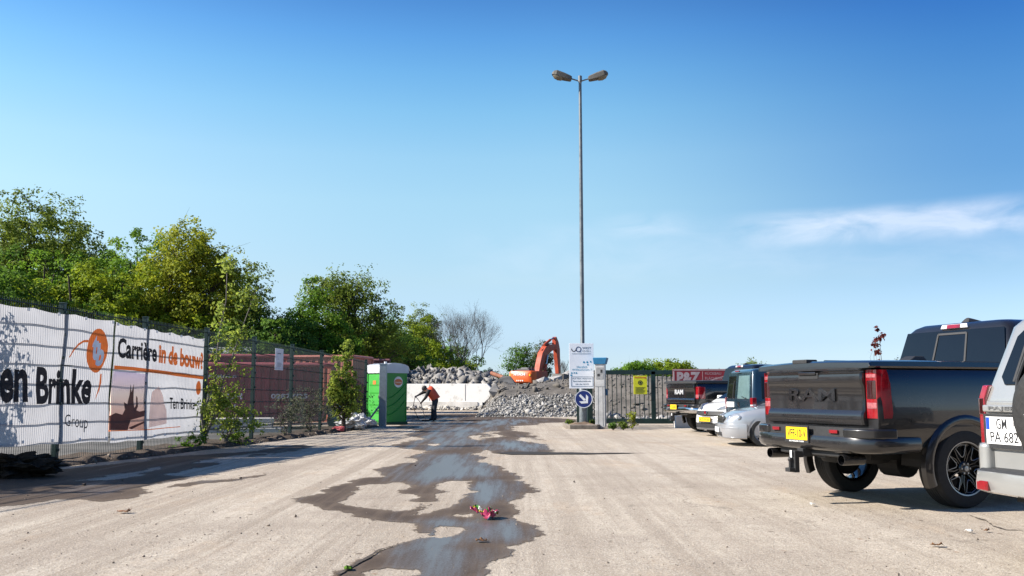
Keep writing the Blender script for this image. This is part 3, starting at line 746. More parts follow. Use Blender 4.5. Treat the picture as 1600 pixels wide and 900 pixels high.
# grey pitched heap cover, white van body roof
M_TARP = mat('grey_tarpaulin', (.13, .125, .12), .8, var=.2, scale=2, bump=.5, bscale=5)
tp = thing('tarpaulin_tent', 'grey pitched tarpaulin cover rising behind the maroon skips', 'tent', (xat(432, 600, 44), 44, 0), R(12))
MB().prism([(-3.2, 0), (-3.2, 2.0), (-1.0, 3.3), (.6, 3.2), (3.0, 2.0), (3.0, 0)], 'y', -1.6, 1.6).build('cover', M_TARP, tp, bevel=.06)
MB().tube([(-3.2, -1.62, 0), (-3.2, -1.62, 2.0), (-1.0, -1.62, 3.3), (.6, -1.62, 3.2), (3.0, -1.62, 2.0), (3.0, -1.62, 0)], .03, 6).build('frame', M_GREY_POST, tp)
lv = thing('box_lorry', 'white rounded lorry body showing over the maroon skips', 'lorry', (xat(378, 600, 40), 40.5, 0), R(10))
M_WH = mat('white_panel', (.62, .62, .60), .5, var=.1)
rr = []
for x in (-1.7, 1.5): rr.append([(x, y, z) for y, z in ((-1.0, .9), (-1.05, 2.2), (-1.0, 2.9), (-.75, 3.18), (0, 3.26), (.75, 3.18), (1.0, 2.9), (1.05, 2.2), (1.0, .9))])
MB().loft(rr).build('box_body', M_WH, lv, smooth=40)
b = MB()
for z in (1.4, 1.8, 2.2, 2.6): b.box((0, -1.05, z), (3.0, .03, .05))
b.build('side_rib', M_WH, lv)
M_RUB0 = mat('tyre_rubber', (.014, .014, .015), .78, var=.3, scale=20)
for x in (-1.1, 1.0):
    for y in (-.9, .9):
        MB().cyl((x, y - .12, .45), (x, y + .12, .45), .45, n=20).build('wheel', M_RUB0, lv, smooth=40)
MB().box((0, 0, .8), (3.2, 1.6, .25)).build('chassis', M_RUB0, lv)
# stacked concrete slabs and the pale apron behind the fence
M_SLAB = mat('pale_slab', (.46, .44, .42), .85, var=.15, bump=.4, bscale=20)
for k in range(3):
    o = MB().box((0, 0, 0), (2.6 - .25 * k, 1.2, .13)).build('concrete_slab', M_SLAB, bevel=.015)
    o.location = (xat(372, 600, 28.3) + (.12, -.1, .05)[k], 28.3 + .05 * k, .07 + .145 * k); o.rotation_euler = (0, 0, R(8 + 4 * k))
    tag(o, ('bottom slab of the pale concrete stack behind the fence', 'middle slab of the pale concrete stack behind the fence', 'topmost slab of the pale concrete stack behind the fence')[k], 'slab', 'stacked concrete slabs')
# blue tarp bundle
def crumple(name, r, m, loc, seed, sc=(1, 1, 1), amp=.45, sub=4, fr=2.2):
    bm = bmesh.new(); bmesh.ops.create_icosphere(bm, subdivisions=sub, radius=1)
    for v in bm.verts:
        k = 1 + amp * noise.noise(v.co * fr + Vector((seed, 0, 0))) + amp * .5 * noise.noise(v.co * fr * 2.7 + Vector((0, seed, 0)))
        v.co = Vector((v.co.x * sc[0], v.co.y * sc[1], v.co.z * sc[2])) * k * r
    mz = min(v.co.z for v in bm.verts)
    for v in bm.verts: v.co.z -= mz
    me = bpy.data.meshes.new(name); bm.to_mesh(me); bm.free(); me.materials.append(m)
    me.polygons.foreach_set('use_smooth', [True] * len(me.polygons)); me.set_sharp_from_angle(angle=R(30))
    o = bpy.data.objects.new(name, me); COL.objects.link(o); o.location = loc; return o
o = crumple('tarpaulin_bundle', .55, mat('blue_tarp', (.035, .22, .36), .5, var=.35, scale=4), (xat(531, 640, 31), 31, 0), 4, (.75, .6, 1.15), .5)
tag(o, 'crumpled bright blue tarpaulin bundle behind the fence near the columnar shrub', 'tarpaulin')
o = crumple('rubbish_heap', .5, mat('white_rubbish', (.45, .45, .46), .6, var=.5, scale=9), (xat(545, 660, 29.6) + .25, 29.6, -.05), 9, (1.0, .6, .45), .7)
tag(o, 'low heap of pale torn rubbish at the foot of the fence', 'rubbish')
o = crumple('bottle_bag', .14, mat('pink_plastic', (.55, .12, .13), .5, var=.4, scale=14), (xat(513, 676, 28.4) + .35, 28.2, 0), 19, (1.3, .6, .6), .6, 3)
tag(o, 'small pink plastic bag beside the foot of the columnar shrub', 'bag')
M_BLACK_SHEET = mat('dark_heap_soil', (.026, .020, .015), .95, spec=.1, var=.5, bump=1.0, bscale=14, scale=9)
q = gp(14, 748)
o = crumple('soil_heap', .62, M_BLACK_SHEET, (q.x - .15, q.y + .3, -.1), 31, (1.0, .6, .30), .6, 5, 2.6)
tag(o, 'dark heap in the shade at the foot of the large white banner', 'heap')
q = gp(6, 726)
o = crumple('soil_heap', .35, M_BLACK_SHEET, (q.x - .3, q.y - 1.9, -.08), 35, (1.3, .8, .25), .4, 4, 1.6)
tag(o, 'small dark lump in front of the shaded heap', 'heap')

# dark gravelled apron on the far side of the fence
vs = []; fs = []
for i in range(61):
    s_ = cumS[-1] * i / 60; p, n2 = fence_at(s_); q = p + n2 * .1; vs += [(q.x, q.y, .004), (q.x - 13, q.y + 3, .004)]
for i in range(60): fs.append((2 * i, 2 * i + 1, 2 * i + 3, 2 * i + 2))
tag(MB().add(vs, fs).build('path', mat('dark_apron', (.075, .07, .065), .95, var=.4, scale=.8, bump=.6, bscale=30, col2=(.15, .14, .125))), 'dark grey gravel apron behind the mesh fence', kind='structure')

# ------------------------------------------------------------------ soil strip and stones at the foot of the fence (uncountable)
M_LITTER = mat('leaf_litter', (.055, .032, .017), .95, var=.55, scale=7, bump=.9, bscale=40, col2=(.12, .085, .058))
ns = 240; vs = []; fs = []
for i in range(ns + 1):
    s = cumS[-1] * i / ns; p, n2 = fence_at(s)
    for j, k in enumerate((-1.2, -.5, -.1, .12, .28, .42, .5)):
        kk = k + (.13 * noise.noise(Vector((s * 1.7, 2, j))) if j > 3 else 0)
        z = max(.0, .07 + .09 * noise.noise(Vector((s * 2.1, k * 3, 5)))) if 0 < j < 6 else -.01
        vs.append((p.x + n2.x * kk, p.y + n2.y * kk, z + .006 if 0 < j < 6 else z))
for i in range(ns):
    for j in range(6):
        a = i * 7 + j; fs.append((a, a + 1, a + 8, a + 7))
tag(MB().add(vs, fs).build('dirt', M_LITTER, smooth=80), 'strip of soil and leaf litter along the foot of the mesh fence', kind='stuff')

def chunk_shapes(n, seed, npts=9, cutk=.35):
    rnd = random.Random(seed); out = []
    for _ in range(n):
        bm = bmesh.new()
        for _k in range(npts):
            v = Vector((rnd.gauss(0, 1), rnd.gauss(0, 1), rnd.gauss(0, 1))).normalized() * rnd.uniform(.75, 1.05)
            v.x *= rnd.uniform(.8, 1.1); v.z *= .8; bm.verts.new(v)
        r = bmesh.ops.convex_hull(bm, input=bm.verts)
        bmesh.ops.delete(bm, geom=[e for e in r['geom_interior'] if isinstance(e, bmesh.types.BMVert)], context='VERTS')
        bmesh.ops.triangulate(bm, faces=bm.faces)
        bm.verts.index_update(); bm.verts.ensure_lookup_table()
        out.append((np.array([v.co[:] for v in bm.verts]), np.array([[v.index for v in f.verts] for f in bm.faces]))); bm.free()
    return out
CH = chunk_shapes(14, 5)
def scatter(name, pts, m, seed, label, kind='stuff', flat=.8):
    rnd = np.random.default_rng(seed); V = []; F = []; b = 0
    for (x, y, z, r) in pts:
        v, f = CH[rnd.integers(len(CH))]
        e = Euler(rnd.uniform(0, 6.28, 3)).to_matrix(); M = np.array(e)
        w = (v * np.array([rnd.uniform(.8, 1.5), rnd.uniform(.5, 1.1), rnd.uniform(.32, .9)]) * r) @ M.T; w[:, 2] *= flat
        V.append(w + np.array([x, y, z])); F.append(f + b); b += len(v)
    o = np_mesh(name, np.concatenate(V), np.concatenate(F), m)
    return tag(o, label, kind=kind)
M_STONE = mat('grey_stone', (.26, .25, .24), .9, island=.5, var=.5, scale=3, bump=.3)
rnd = np.random.default_rng(11); P = []
for _ in range(900):
    s = rnd.uniform(0, cumS[-1]); p, n2 = fence_at(s); k = .15 + abs(rnd.normal(0, .22)); r = float(np.exp(rnd.normal(-3.9, .55)))
    P.append((p.x + n2.x * k, p.y + n2.y * k, .035 + r * .3, min(r, .08)))
scatter('gravel', P, mat('fence_stone', (.15, .125, .10), .9, var=.6, scale=5), 2, 'small stones and crumbs lying along the foot of the mesh fence')
P = []
for _ in range(5200):
    Y = 5.0 * math.exp(rnd.uniform(0, 1.9)); X = rnd.uniform(-.62, .62) * Y
    r = float(np.exp(rnd.normal(-5.25, .45))); P.append((X, Y, r * .3, min(r, .028)))
scatter('gravel', P, mat('yard_grit', (.20, .165, .13), .9, var=.6, scale=7), 3, 'scattered grit and pebbles on the beige yard')
# ------------------------------------------------------------------ trees
def leaf_mat(name, c1, c2, tr=.42):
    m = bpy.data.materials.new(name); m.use_nodes = True; n, l = m.node_tree.nodes, m.node_tree.links; p = n['Principled BSDF']
    ge = n.new('ShaderNodeNewGeometry'); t = n.new('ShaderNodeTexCoord')
    a = n.new('ShaderNodeTexNoise'); a.inputs['Scale'].default_value = .55; a.inputs['Detail'].default_value = 3; l.new(t.outputs['Object'], a.inputs['Vector'])
    ad = n.new('ShaderNodeMath'); ad.operation = 'MULTIPLY_ADD'; l.new(ge.outputs['Random Per Island'], ad.inputs[0]); ad.inputs[1].default_value = .45
    mr = n.new('ShaderNodeMapRange'); l.new(a.outputs[0], mr.inputs[0]); mr.inputs[1].default_value = .3; mr.inputs[2].default_value = .7; mr.inputs[4].default_value = .55
    l.new(mr.outputs[0], ad.inputs[2])
    mx = n.new('ShaderNodeMix'); mx.data_type = 'RGBA'; l.new(ad.outputs[0], mx.inputs[0]); mx.inputs[6].default_value = (*c1, 1); mx.inputs[7].default_value = (*c2, 1)
    l.new(mx.outputs[2], p.inputs['Base Color']); p.inputs['Roughness'].default_value = .6; p.inputs['Specular IOR Level'].default_value = .15
    trn = n.new('ShaderNodeBsdfTranslucent')
    hs = n.new('ShaderNodeHueSaturation'); hs.inputs['Hue'].default_value = .485; hs.inputs['Value'].default_value = 1.5; l.new(mx.outputs[2], hs.inputs['Color']); l.new(hs.outputs[0], trn.inputs[0])
    ms = n.new('ShaderNodeMixShader'); ms.inputs[0].default_value = tr
    l.new(p.outputs[0], ms.inputs[1]); l.new(trn.outputs[0], ms.inputs[2]); l.new(ms.outputs[0], n['Material Output'].inputs[0]); return m
L_OAK = leaf_mat('olive_leaf', (0.07, 0.112, 0.014), (0.155, 0.215, 0.03))
L_GREEN = leaf_mat('fresh_leaf', (0.05, 0.13, 0.012), (0.145, 0.26, 0.024))
L_MID = leaf_mat('mid_leaf', (0.04, 0.102, 0.016), (0.098, 0.185, 0.026))
L_YEL = leaf_mat('yellow_green_leaf', (0.125, 0.165, 0.012), (0.27, 0.3, 0.024))
L_LIME = leaf_mat('lime_leaf', (0.105, 0.175, 0.012), (0.225, 0.29, 0.02))
L_PALE = leaf_mat('pale_leaf', (0.1, 0.15, 0.05), (0.2, 0.25, 0.09))
L_BIRCH = leaf_mat('sapling_leaf', (.13, .20, .028), (.30, .36, .065), .5)
L_GREYG = leaf_mat('grey_leaf', (0.065, 0.078, 0.045), (0.12, 0.13, 0.08))
L_RED = leaf_mat('red_leaf', (.09, .022, .020), (.17, .04, .03))
BARK = mat('dark_bark', (.050, .040, .030), .95, var=.4, scale=4, bump=.6, bscale=12)
BARK_G = mat('grey_bark', (.135, .120, .105), .95, var=.3, scale=4, bump=.5, bscale=12)

def leaves(centers, size, rng, upb=.35, aspect=.62, out=None):
    N = len(centers)
    nrm = rng.normal(0, 1, (N, 3)); nrm /= np.linalg.norm(nrm, axis=1)[:, None]
    nrm[:, 2] += upb
    if out is not None: nrm = nrm * .75 + out * .85
    nrm /= np.linalg.norm(nrm, axis=1)[:, None] + 1e-9
    t = rng.normal(0, 1, (N, 3)); t -= nrm * (t * nrm).sum(1)[:, None]; t /= np.linalg.norm(t, axis=1)[:, None]
    b = np.cross(nrm, t); s = size * rng.uniform(.6, 1.35, N)[:, None]
    bend = nrm * s * .18
    V = np.stack([centers - t * s * .5, centers + b * s * .5 * aspect + bend, centers + t * s * .5, centers - b * s * .5 * aspect + bend], 1).reshape(-1, 3)
    return V, np.arange(4 * N).reshape(N, 4)

def tree_data(seed, H, lobes, nclump, nleaf, leaf, cr, trunk_r=.22, base=.0, bare_top=0.0, limbs=26, stems=1, droop=0.0, twig=True):
    """lobes: (x,y,z,rx,ry,rz). returns trunk MB, leaf centres"""
    rng = np.random.default_rng(seed); rnd = random.Random(seed)
    vol = np.array([l[3] * l[4] * l[5] for l in lobes]) ** .8; vol /= vol.sum()
    C = []
    while len(C) < nclump:
        l = lobes[rng.choice(len(lobes), p=vol)]
        d = rng.normal(0, 1, 3); d /= np.linalg.norm(d); r = rng.uniform(0, 1) ** .40
        k = 1 + .26 * noise.noise(Vector(d * 2.1) + Vector((seed, l[0], 0))) + .16 * noise.noise(Vector(d * 5) + Vector((0, seed, l[0])))
        c = np.array(l[:3]) + d * r * k * np.array(l[3:6])
        if c[2] > base: C.append(c)
    C = np.array(C)
    tb = MB()
    top = max(l[2] + l[5] * .3 for l in lobes)
    stemlist = []
    for s in range(stems):
        ang = rnd.uniform(0, 6.28); lean = 0 if stems == 1 else rnd.uniform(.08, .28)
        pts = []
        for i in range(7):
            f = i / 6; pts.append(Vector((math.cos(ang) * lean * f * top + rnd.uniform(-.12, .12) * f * 2, math.sin(ang) * lean * f * top + rnd.uniform(-.12, .12) * f * 2, f * top)))
        tr = trunk_r if stems == 1 else trunk_r * .7
        tb.tube(pts, [tr * (1.25 if i == 0 else 1 - .78 * i / 6) for i in range(7)], 8, False); stemlist.append((pts, tr))
    idx = rng.permutation(len(C))[:limbs]
    for i in idx:
        c = Vector(C[i]); pts, tr = rnd.choice(stemlist)
        f = max(.12, min(.93, (c.z / top) * rnd.uniform(.45, .8))); k = f * 6; a = pts[int(k)].lerp(pts[min(6, int(k) + 1)], k - int(k))
        m = a.lerp(c, .5) + Vector((rnd.uniform(-.3, .3), rnd.uniform(-.3, .3), (c - a).length * rnd.uniform(.02, .16)))
        r = tr * (1 - .7 * f) * .42
        tb.tube([a, a.lerp(m, .55), m, m.lerp(c, .6), c], [r, r * .8, r * .58, r * .35, r * .12], 5, False)
        if twig:
            for _ in range(5):
                b0 = m.lerp(c, rnd.uniform(.1, 1)); e = b0 + Vector((rnd.gauss(0, 1), rnd.gauss(0, 1), rnd.gauss(.4, .8))) * cr * 1.3
                tb.tube([b0, b0.lerp(e, .5) + Vector((0, 0, .08)), e], [r * .25, r * .16, r * .05], 4, False)
    per = np.maximum(6, (nleaf * rng.uniform(.35, 1.65, len(C)))).astype(int)
    if bare_top:
        per = np.where(C[:, 2] > bare_top, (per * .16).astype(int), per)
    # each clump is a handful of sprays, each spray a tight cluster of leaves
    nsp = 6; crr = cr * rng.uniform(.6, 1.2, len(C))
    SP = C[:, None, :] + np.clip(rng.normal(0, 1, (len(C), nsp, 3)), -1.4, 1.4) * np.array([1, 1, .75]) * crr[:, None, None] * .85
    who = np.repeat(np.arange(len(C)), per); sp_i = rng.integers(0, nsp, len(who))
    o_ = np.clip(rng.normal(0, 1, (len(who), 3)), -1.5, 1.5)
    cs = SP[who, sp_i] + o_ * np.array([1, 1, .7]) * crr[who][:, None] * .36
    cen = np.average(C, axis=0)
    out = (cs - C[who]) / (crr[who][:, None] + 1e-6) * .8 + o_ * .25
    big = cs - cen; out = out + big / (np.linalg.norm(big, axis=1)[:, None] + 1e-6) * .7
    out /= np.linalg.norm(out, axis=1)[:, None] + 1e-6
    if droop: cs[:, 2] -= droop * np.abs(rng.normal(0, 1, len(cs))) * .5
    ok = cs[:, 2] > .05; cs = cs[ok]; tb.out = out[ok]
    return tb, cs, rng
def add_tree(name, label, px, top_py, Y, lobes, nclump, nleaf, leaf, cr, lm, seed, group=None, bark=BARK, X=None, z0=0.0, cat='tree', **kw):
    """lobes in units of the tree's height; the top lands at the given row"""
    x = xat(px, 600, Y) if X is None else X
    if leaf > .2: nleaf = int(nleaf * 3.5); leaf *= .56
    H = zat(top_py, Y) - z0
    lb = [tuple(q * H for q in l) for l in lobes]
    t = thing(name, label, cat, (x, Y, z0), 0, group)
    tb, cs, rng = tree_data(seed, H, lb, nclump, nleaf, leaf, cr, **kw)
    V, Q = leaves(cs, leaf, rng, out=tb.out)
    np_mesh('crown', V, Q, lm, t)
    tb.build('trunk', bark, t, smooth=60, flip=False)
    return t
G_W = 'trees of the wood behind the fence'
OAKL = [(0, 0, .62, .34, .34, .30), (-.18, .05, .5, .24, .24, .2), (.2, 0, .5, .24, .24, .2), (.05, -.1, .78, .2, .2, .19), (-.14, 0, .75, .16, .16, .15)]
ROUND = [(0, 0, .55, .36, .36, .40), (-.2, -.05, .42, .26, .26, .3), (.22, 0, .45, .25, .25, .3), (.02, 0, .8, .2, .2, .17)]
BUSHY = [(0, 0, .42, .5, .45, .42), (-.3, 0, .35, .35, .3, .33), (.32, 0, .38, .34, .3, .34), (.05, 0, .74, .3, .26, .24), (-.2, 0, .68, .22, .2, .2)]
LAYER = [(0, 0, .30, .40, .36, .16), (.02, 0, .5, .34, .3, .14), (-.02, 0, .68, .26, .24, .12), (.03, 0, .86, .15, .14, .12), (-.22, 0, .42, .18, .18, .1), (.24, 0, .55, .16, .16, .09)]
add_tree('oak_tree', 'tallest olive oak at the picture edge rising above the bright green bushes', 34, 290, 50, OAKL, 210, 62, .30, .62, L_OAK, 1, G_W, limbs=40)
add_tree('oak_tree', 'dark olive oak leaning out beside the tallest oak', 118, 345, 54, OAKL, 130, 60, .30, .58, L_OAK, 2, G_W, limbs=30)
add_tree('oak_tree', 'olive oak standing mostly outside the picture edge', -70, 330, 52, OAKL, 130, 60, .32, .62, L_OAK, 3, G_W, limbs=20)
add_tree('leafy_tree', 'bright green bushy tree under the tallest oak', 62, 372, 41, BUSHY, 190, 62, .26, .50, L_GREEN, 4, G_W, limbs=30, stems=3)
add_tree('leafy_tree', 'bright green bushy tree between the oaks and the yellow tree', 150, 385, 40, BUSHY, 190, 62, .26, .48, L_LIME, 5, G_W, limbs=30, stems=3)
add_tree('leafy_tree', 'fresh green upright tree with spiky top left of the yellow tree', 205, 358, 46, ROUND, 150, 60, .25, .5, L_GREEN, 6, G_W, limbs=30)
add_tree('leafy_tree', 'mid green tree filling the picture edge behind the large banner', -40, 380, 38, BUSHY, 150, 60, .27, .5, L_MID, 7, G_W, limbs=20, stems=3)
add_tree('leafy_tree', 'small rusty olive treetop between the oaks and the spiky tree', 148, 352, 66, ROUND, 90, 48, .3, .5, L_OAK, 8, G_W)
add_tree('maple_tree', 'large yellow green tree with dark branching stems above the career banner', 288, 352, 42, [(0, 0, .62, .27, .27, .36), (-.17, 0, .5, .19, .2, .3), (.17, 0, .56, .18, .2, .3), (.02, 0, .82, .2, .2, .16)], 250, 36, .24, .44, L_YEL, 9, G_W, stems=5, limbs=70, trunk_r=.30)
add_tree('maple_tree', 'olive tree right of the large yellow green tree with a thinning edge', 362, 392, 45, [(0, 0, .62, .22, .26, .33), (.16, 0, .46, .19, .22, .30), (-.15, 0, .55, .2, .2, .3)], 170, 34, .25, .46, L_OAK, 10, G_W, stems=4, limbs=60)
add_tree('leafy_tree', 'dark mid green understorey tree behind the birch sapling', 392, 490, 40, BUSHY, 120, 55, .26, .45, L_MID, 11, G_W, stems=3)
add_tree('layered_tree', 'fresh green tree with level layered boughs behind the salmon container', 484, 440, 46, LAYER, 210, 48, .24, .42, L_GREEN, 12, G_W, limbs=60)
add_tree('layered_tree', 'low layered dark green tree in front of the taller layered one', 450, 500, 43, LAYER, 120, 50, .24, .42, L_MID, 13, G_W, limbs=40)
add_tree('leafy_tree', 'tall thin olive tree with bare twigs at its top behind the layered tree', 540, 410, 54, [(0, 0, .6, .26, .26, .34), (.2, 0, .46, .23, .23, .26), (-.12, 0, .8, .14, .14, .16), (.1, 0, .82, .14, .14, .15)], 220, 32, .26, .5, L_OAK, 14, G_W, limbs=80, bare_top=8.1)
add_tree('leafy_tree', 'dark green tree sloping down right of the thin olive tree', 592, 470, 74, [(0, 0, .55, .34, .3, .36), (.25, 0, .42, .25, .25, .3), (-.2, 0, .55, .2, .2, .3)], 140, 45, .26, .5, L_MID, 15, G_W, limbs=50)
add_tree('leafy_tree', 'yellow green round tree behind the green toilet cabin', 646, 488, 80, BUSHY, 210, 52, .28, .52, L_LIME, 16, G_W, stems=3, limbs=40)
add_tree('leafy_tree', 'olive bush with long low boughs left of the round yellow green tree', 600, 520, 76, BUSHY, 140, 45, .25, .5, L_OAK, 17, G_W, stems=4, limbs=50)
add_tree('poplar_tree', 'pale slim treetop peeping over the round yellow green tree', 655, 476, 98, [(0, 0, .7, .16, .16, .3), (.12, 0, .62, .1, .1, .26)], 80, 40, .32, .5, L_PALE, 18, G_W)
add_tree('leafy_tree', 'dark bush under the bare tree behind the rubble', 735, 556, 86, BUSHY, 90, 40, .3, .5, L_MID, 19, G_W, stems=3)
add_tree('leafy_tree', 'green shrub left of the bare tree behind the rubble', 694, 520, 84, ROUND, 90, 46, .3, .5, L_GREEN, 20, G_W)
# dark understorey so that no bare horizon shows through
for i, (px, py, Y, lab) in enumerate(((-10, 440, 58, 'deep shaded hedge tree behind the bright bushes at the picture edge'), (130, 450, 60, 'deep shaded hedge tree behind the spiky green tree'), (250, 455, 57, 'deep shaded hedge tree under the yellow green tree'),
        (345, 470, 60, 'deep shaded hedge tree behind the thinning olive tree'), (440, 512, 62, 'deep shaded hedge tree behind the low layered tree'), (530, 500, 66, 'deep shaded hedge tree behind the thin olive tree'), (610, 520, 88, 'deep shaded hedge tree behind the green toilet cabin'))):
    add_tree('hedge_tree', lab, px, py, Y, BUSHY, 120, 62, .34, .6, L_MID, 60 + i, 'shaded trees deep in the wood', stems=3, limbs=14, twig=False)
# a bough beyond the picture edge that shades the large banner
add_tree('leafy_tree', 'slim young tree beyond the fence whose shade falls on the large white banner', 0, 398, 14.0, [(0, 0, .62, .22, .22, .26), (.1, 0, .82, .15, .15, .16), (-.1, .05, .4, .17, .17, .2)], 60, 26, .10, .16, L_MID, 30, X=-9.65, trunk_r=.05)
add_tree('leafy_tree', 'young bushy tree beyond the fence left of the picture', 0, 380, 11.4, [(0, 0, .6, .26, .26, .3), (.1, 0, .82, .18, .18, .16), (-.1, .05, .4, .2, .2, .24)], 90, 36, .10, .2, L_MID, 31, X=-10.4, trunk_r=.06)
# bare tree
def bare_tree(name, label, px, top_py, Y, seed, spread=.5, depth=7, stems=3, r0=.2, cat='tree'):
    rnd = random.Random(seed); H = zat(top_py, Y); t = thing(name, label, cat, (xat(px, 600, Y), Y, 0)); tb = MB(); cb = MB()
    def grow(p, d, L, r, k):
        e = p + d * L; mid = p.lerp(e, .5) + Vector((rnd.gauss(0, 1), rnd.gauss(0, 1), 0)) * L * .04
        (tb if k < 3 else cb).tube([p, mid, e], [r, r * .85, r * .68], 5 if k < 3 else 3, False)
        if k >= depth: return
        for j in range(3 if k > 0 else 4):
            a = d.orthogonal().normalized(); a.rotate(Matrix.Rotation(rnd.uniform(0, 6.28), 3, d))
            nd = (d + a * rnd.uniform(.25, .75) * spread * 1.4 + Vector((0, 0, .16))).normalized()
            grow(p.lerp(e, rnd.uniform(.5, 1) if j else 1), nd, L * rnd.uniform(.62, .84), r * (.66 if j == 0 else .5), k + 1)
    for s in range(stems):
        a = 6.28 * s / stems + .5
        grow(Vector((math.cos(a) * .25, math.sin(a) * .25, 0)), Vector((math.cos(a) * .16, math.sin(a) * .16, 1)).normalized(), H * .30, r0, 0)
    mz = max(v[2] for v in cb.v); k = H / mz
    tb.xf(lambda v: v * k); cb.xf(lambda v: v * k)
    tb.build('trunk', BARK_G, t, smooth=60, flip=False); cb.build('crown', BARK_G, t, flip=False); return t
bare_tree('bare_tree', 'leafless grey tree with a fan of fine twigs above the rubble', 724, 469, 82, 5, .66, 8, 2, .12)
bare_tree('bare_tree', 'small leafless tree seen under the excavator arm', 868, 556, 125, 8, .5, 5, 1, .12)
# beyond the mound
add_tree('poplar_tree', 'open mid green tree left of the orange excavator', 815, 531, 118, [(0, 0, .62, .24, .2, .3), (-.2, 0, .45, .16, .16, .26), (.06, 0, .8, .16, .16, .18), (-.28, 0, .3, .14, .1, .1)], 70, 17, .42, .62, L_MID, 33, limbs=40)
add_tree('poplar_tree', 'greyish thin tree behind the excavator boom', 846, 533, 128, [(0, 0, .62, .18, .18, .34)], 60, 36, .4, .6, L_GREYG, 34, limbs=40)
for px, py, Y, lab in ((992, 563, 92, 'rounded green bush tree behind the yellow warning sign'), (1040, 559, 95, 'broad green bush tree behind the red banner'), (1072, 572, 98, 'low green bush tree at the right of the broad one')):
    add_tree('bush_tree', lab, px, py, Y, [(0, 0, .42, .62, .5, .46), (-.38, 0, .34, .4, .3, .34), (.4, 0, .36, .4, .3, .36), (.1, 0, .66, .42, .3, .28)], 260, 46, .36, .55, L_GREEN if px < 1000 else L_LIME, 35 + px, 'bush trees beyond the gate', stems=3)
add_tree('leafy_tree', 'tiny pale treetop over the roof of the dark blue van', 1176, 565, 105, ROUND, 60, 40, .36, .6, L_PALE, 44)
for i, (px, py, lab) in enumerate(((1230, 590, 'far green tree hidden behind the charcoal pickup'), (1330, 588, 'far green tree beyond the charcoal pickup bed'), (1120, 588, 'far green tree behind the white car'))):
    add_tree('bush_tree', lab, px, py, 110, BUSHY, 80, 40, .4, .6, L_GREEN, 70 + i, 'bush trees beyond the gate', stems=3)
# red leaved sapling behind the pickup
add_tree('red_sapling', 'slender sapling with dark red leaf tufts above the charcoal pickup bed', 1372, 510, 24, [(0, 0, .86, .05, .05, .13), (.02, 0, .7, .05, .05, .1)], 16, 16, .10, .07, L_RED, 45, trunk_r=.022, limbs=10)
add_tree('leafy_tree', 'low leafy twigs right of the red leaved sapling', 1402, 546, 24, [(0, 0, .8, .12, .1, .16)], 10, 5, .06, .12, L_GREYG, 46, trunk_r=.014, limbs=10)

# saplings and shrubs at the fence
def fence_plant(name, label, px, top_py, out, lobes, ncl, nl, leaf, cr, lm, seed, bark=BARK_G, cat='shrub', **kw):
    s = s_of_px(px); p, n2 = fence_at(s); q = p + n2 * out
    return add_tree(name, label, px, top_py, q.y, lobes, ncl, nl, leaf, cr, lm, seed, bark=bark, X=q.x, cat=cat, **kw)
# birch sapling: explicit leaning stems
s = s_of_px(322); p, n2 = fence_at(s); base = p + n2 * .22
sap = thing('birch_sapling', 'tall birch sapling with light leaves growing up through the fence by the career banner', 'sapling', (base.x, base.y, 0))
rnd = np.random.default_rng(3); tb = MB(); cs = []
def stem(pts, r):
    P = [Vector(q) for q in pts]; tb.tube(P, [r * (1 - .8 * i / (len(P) - 1)) for i in range(len(P))], 5, False)
    return P
def px_local(px, py): q = at(px, py, base.y); return Vector((q.x - base.x, rnd.normal(0, .12), q.z))
S1 = stem([px_local(316, 694), px_local(322, 650), px_local(334, 600), px_local(341, 550), px_local(345, 515), px_local(354, 470), px_local(360, 425), px_local(364, 402)], .03)
S2 = stem([px_local(318, 690), px_local(330, 640), px_local(348, 596), px_local(366, 552), px_local(378, 516), px_local(392, 480), px_local(402, 455)], .026)
S3 = stem([px_local(314, 690), px_local(311, 640), px_local(308, 600), px_local(306, 575)], .018)
S4 = stem([px_local(318, 692), px_local(334, 655), px_local(352, 625), px_local(372, 600)], .018)
for P, f0, wid in ((S1, .05, .42), (S2, .1, .40), (S3, .1, .2), (S4, .15, .3)):
    for k in range(46 if P in (S1, S2) else 20):
        f = f0 + (1 - f0) * rnd.uniform(0, 1); i = min(len(P) - 2, int(f * (len(P) - 1))); b0 = P[i].lerp(P[i + 1], f * (len(P) - 1) - i)
        d = Vector((rnd.normal(0, 1), rnd.normal(0, 1), rnd.normal(.15, .35))); d.normalize(); L = wid * rnd.uniform(.3, 1.25) * (1.1 - .55 * f); e = b0 + d * L
        tb.tube([b0, b0.lerp(e, .6) + Vector((0, 0, .03)), e], [.006, .004, .002], 3, False)
        for q in range(int(6 + 7 * rnd.uniform())):
            w = b0.lerp(e, rnd.uniform(.35, 1.1)) + Vector(rnd.normal(0, .05, 3)); cs.append(w[:])
        if k % 2 == 0:
            for q in range(int(9 + 9 * rnd.uniform())): cs.append((e + Vector(rnd.normal(0, .075, 3)))[:])
V, Q = leaves(np.array(cs), .085, rnd, .2); np_mesh('crown', V, Q, L_BIRCH, sap); tb.build('trunk', BARK_G, sap, smooth=60, flip=False)
fence_plant('leafy_shrub', 'dense leafy shrub at the foot of the birch sapling', 338, 598, .28, [(0, 0, .5, .42, .3, .45), (.3, 0, .35, .3, .25, .3)], 55, 20, .075, .11, L_BIRCH, 51, stems=4, trunk_r=.03, limbs=30)
fence_plant('leafy_shrub', 'sparse dull green shrub in front of the second mesh bay right of the sapling', 436, 610, .2, [(0, 0, .55, .38, .25, .42), (.3, 0, .75, .25, .2, .2)], 40, 14, .07, .12, L_GREYG, 52, stems=5, trunk_r=.02, limbs=30)
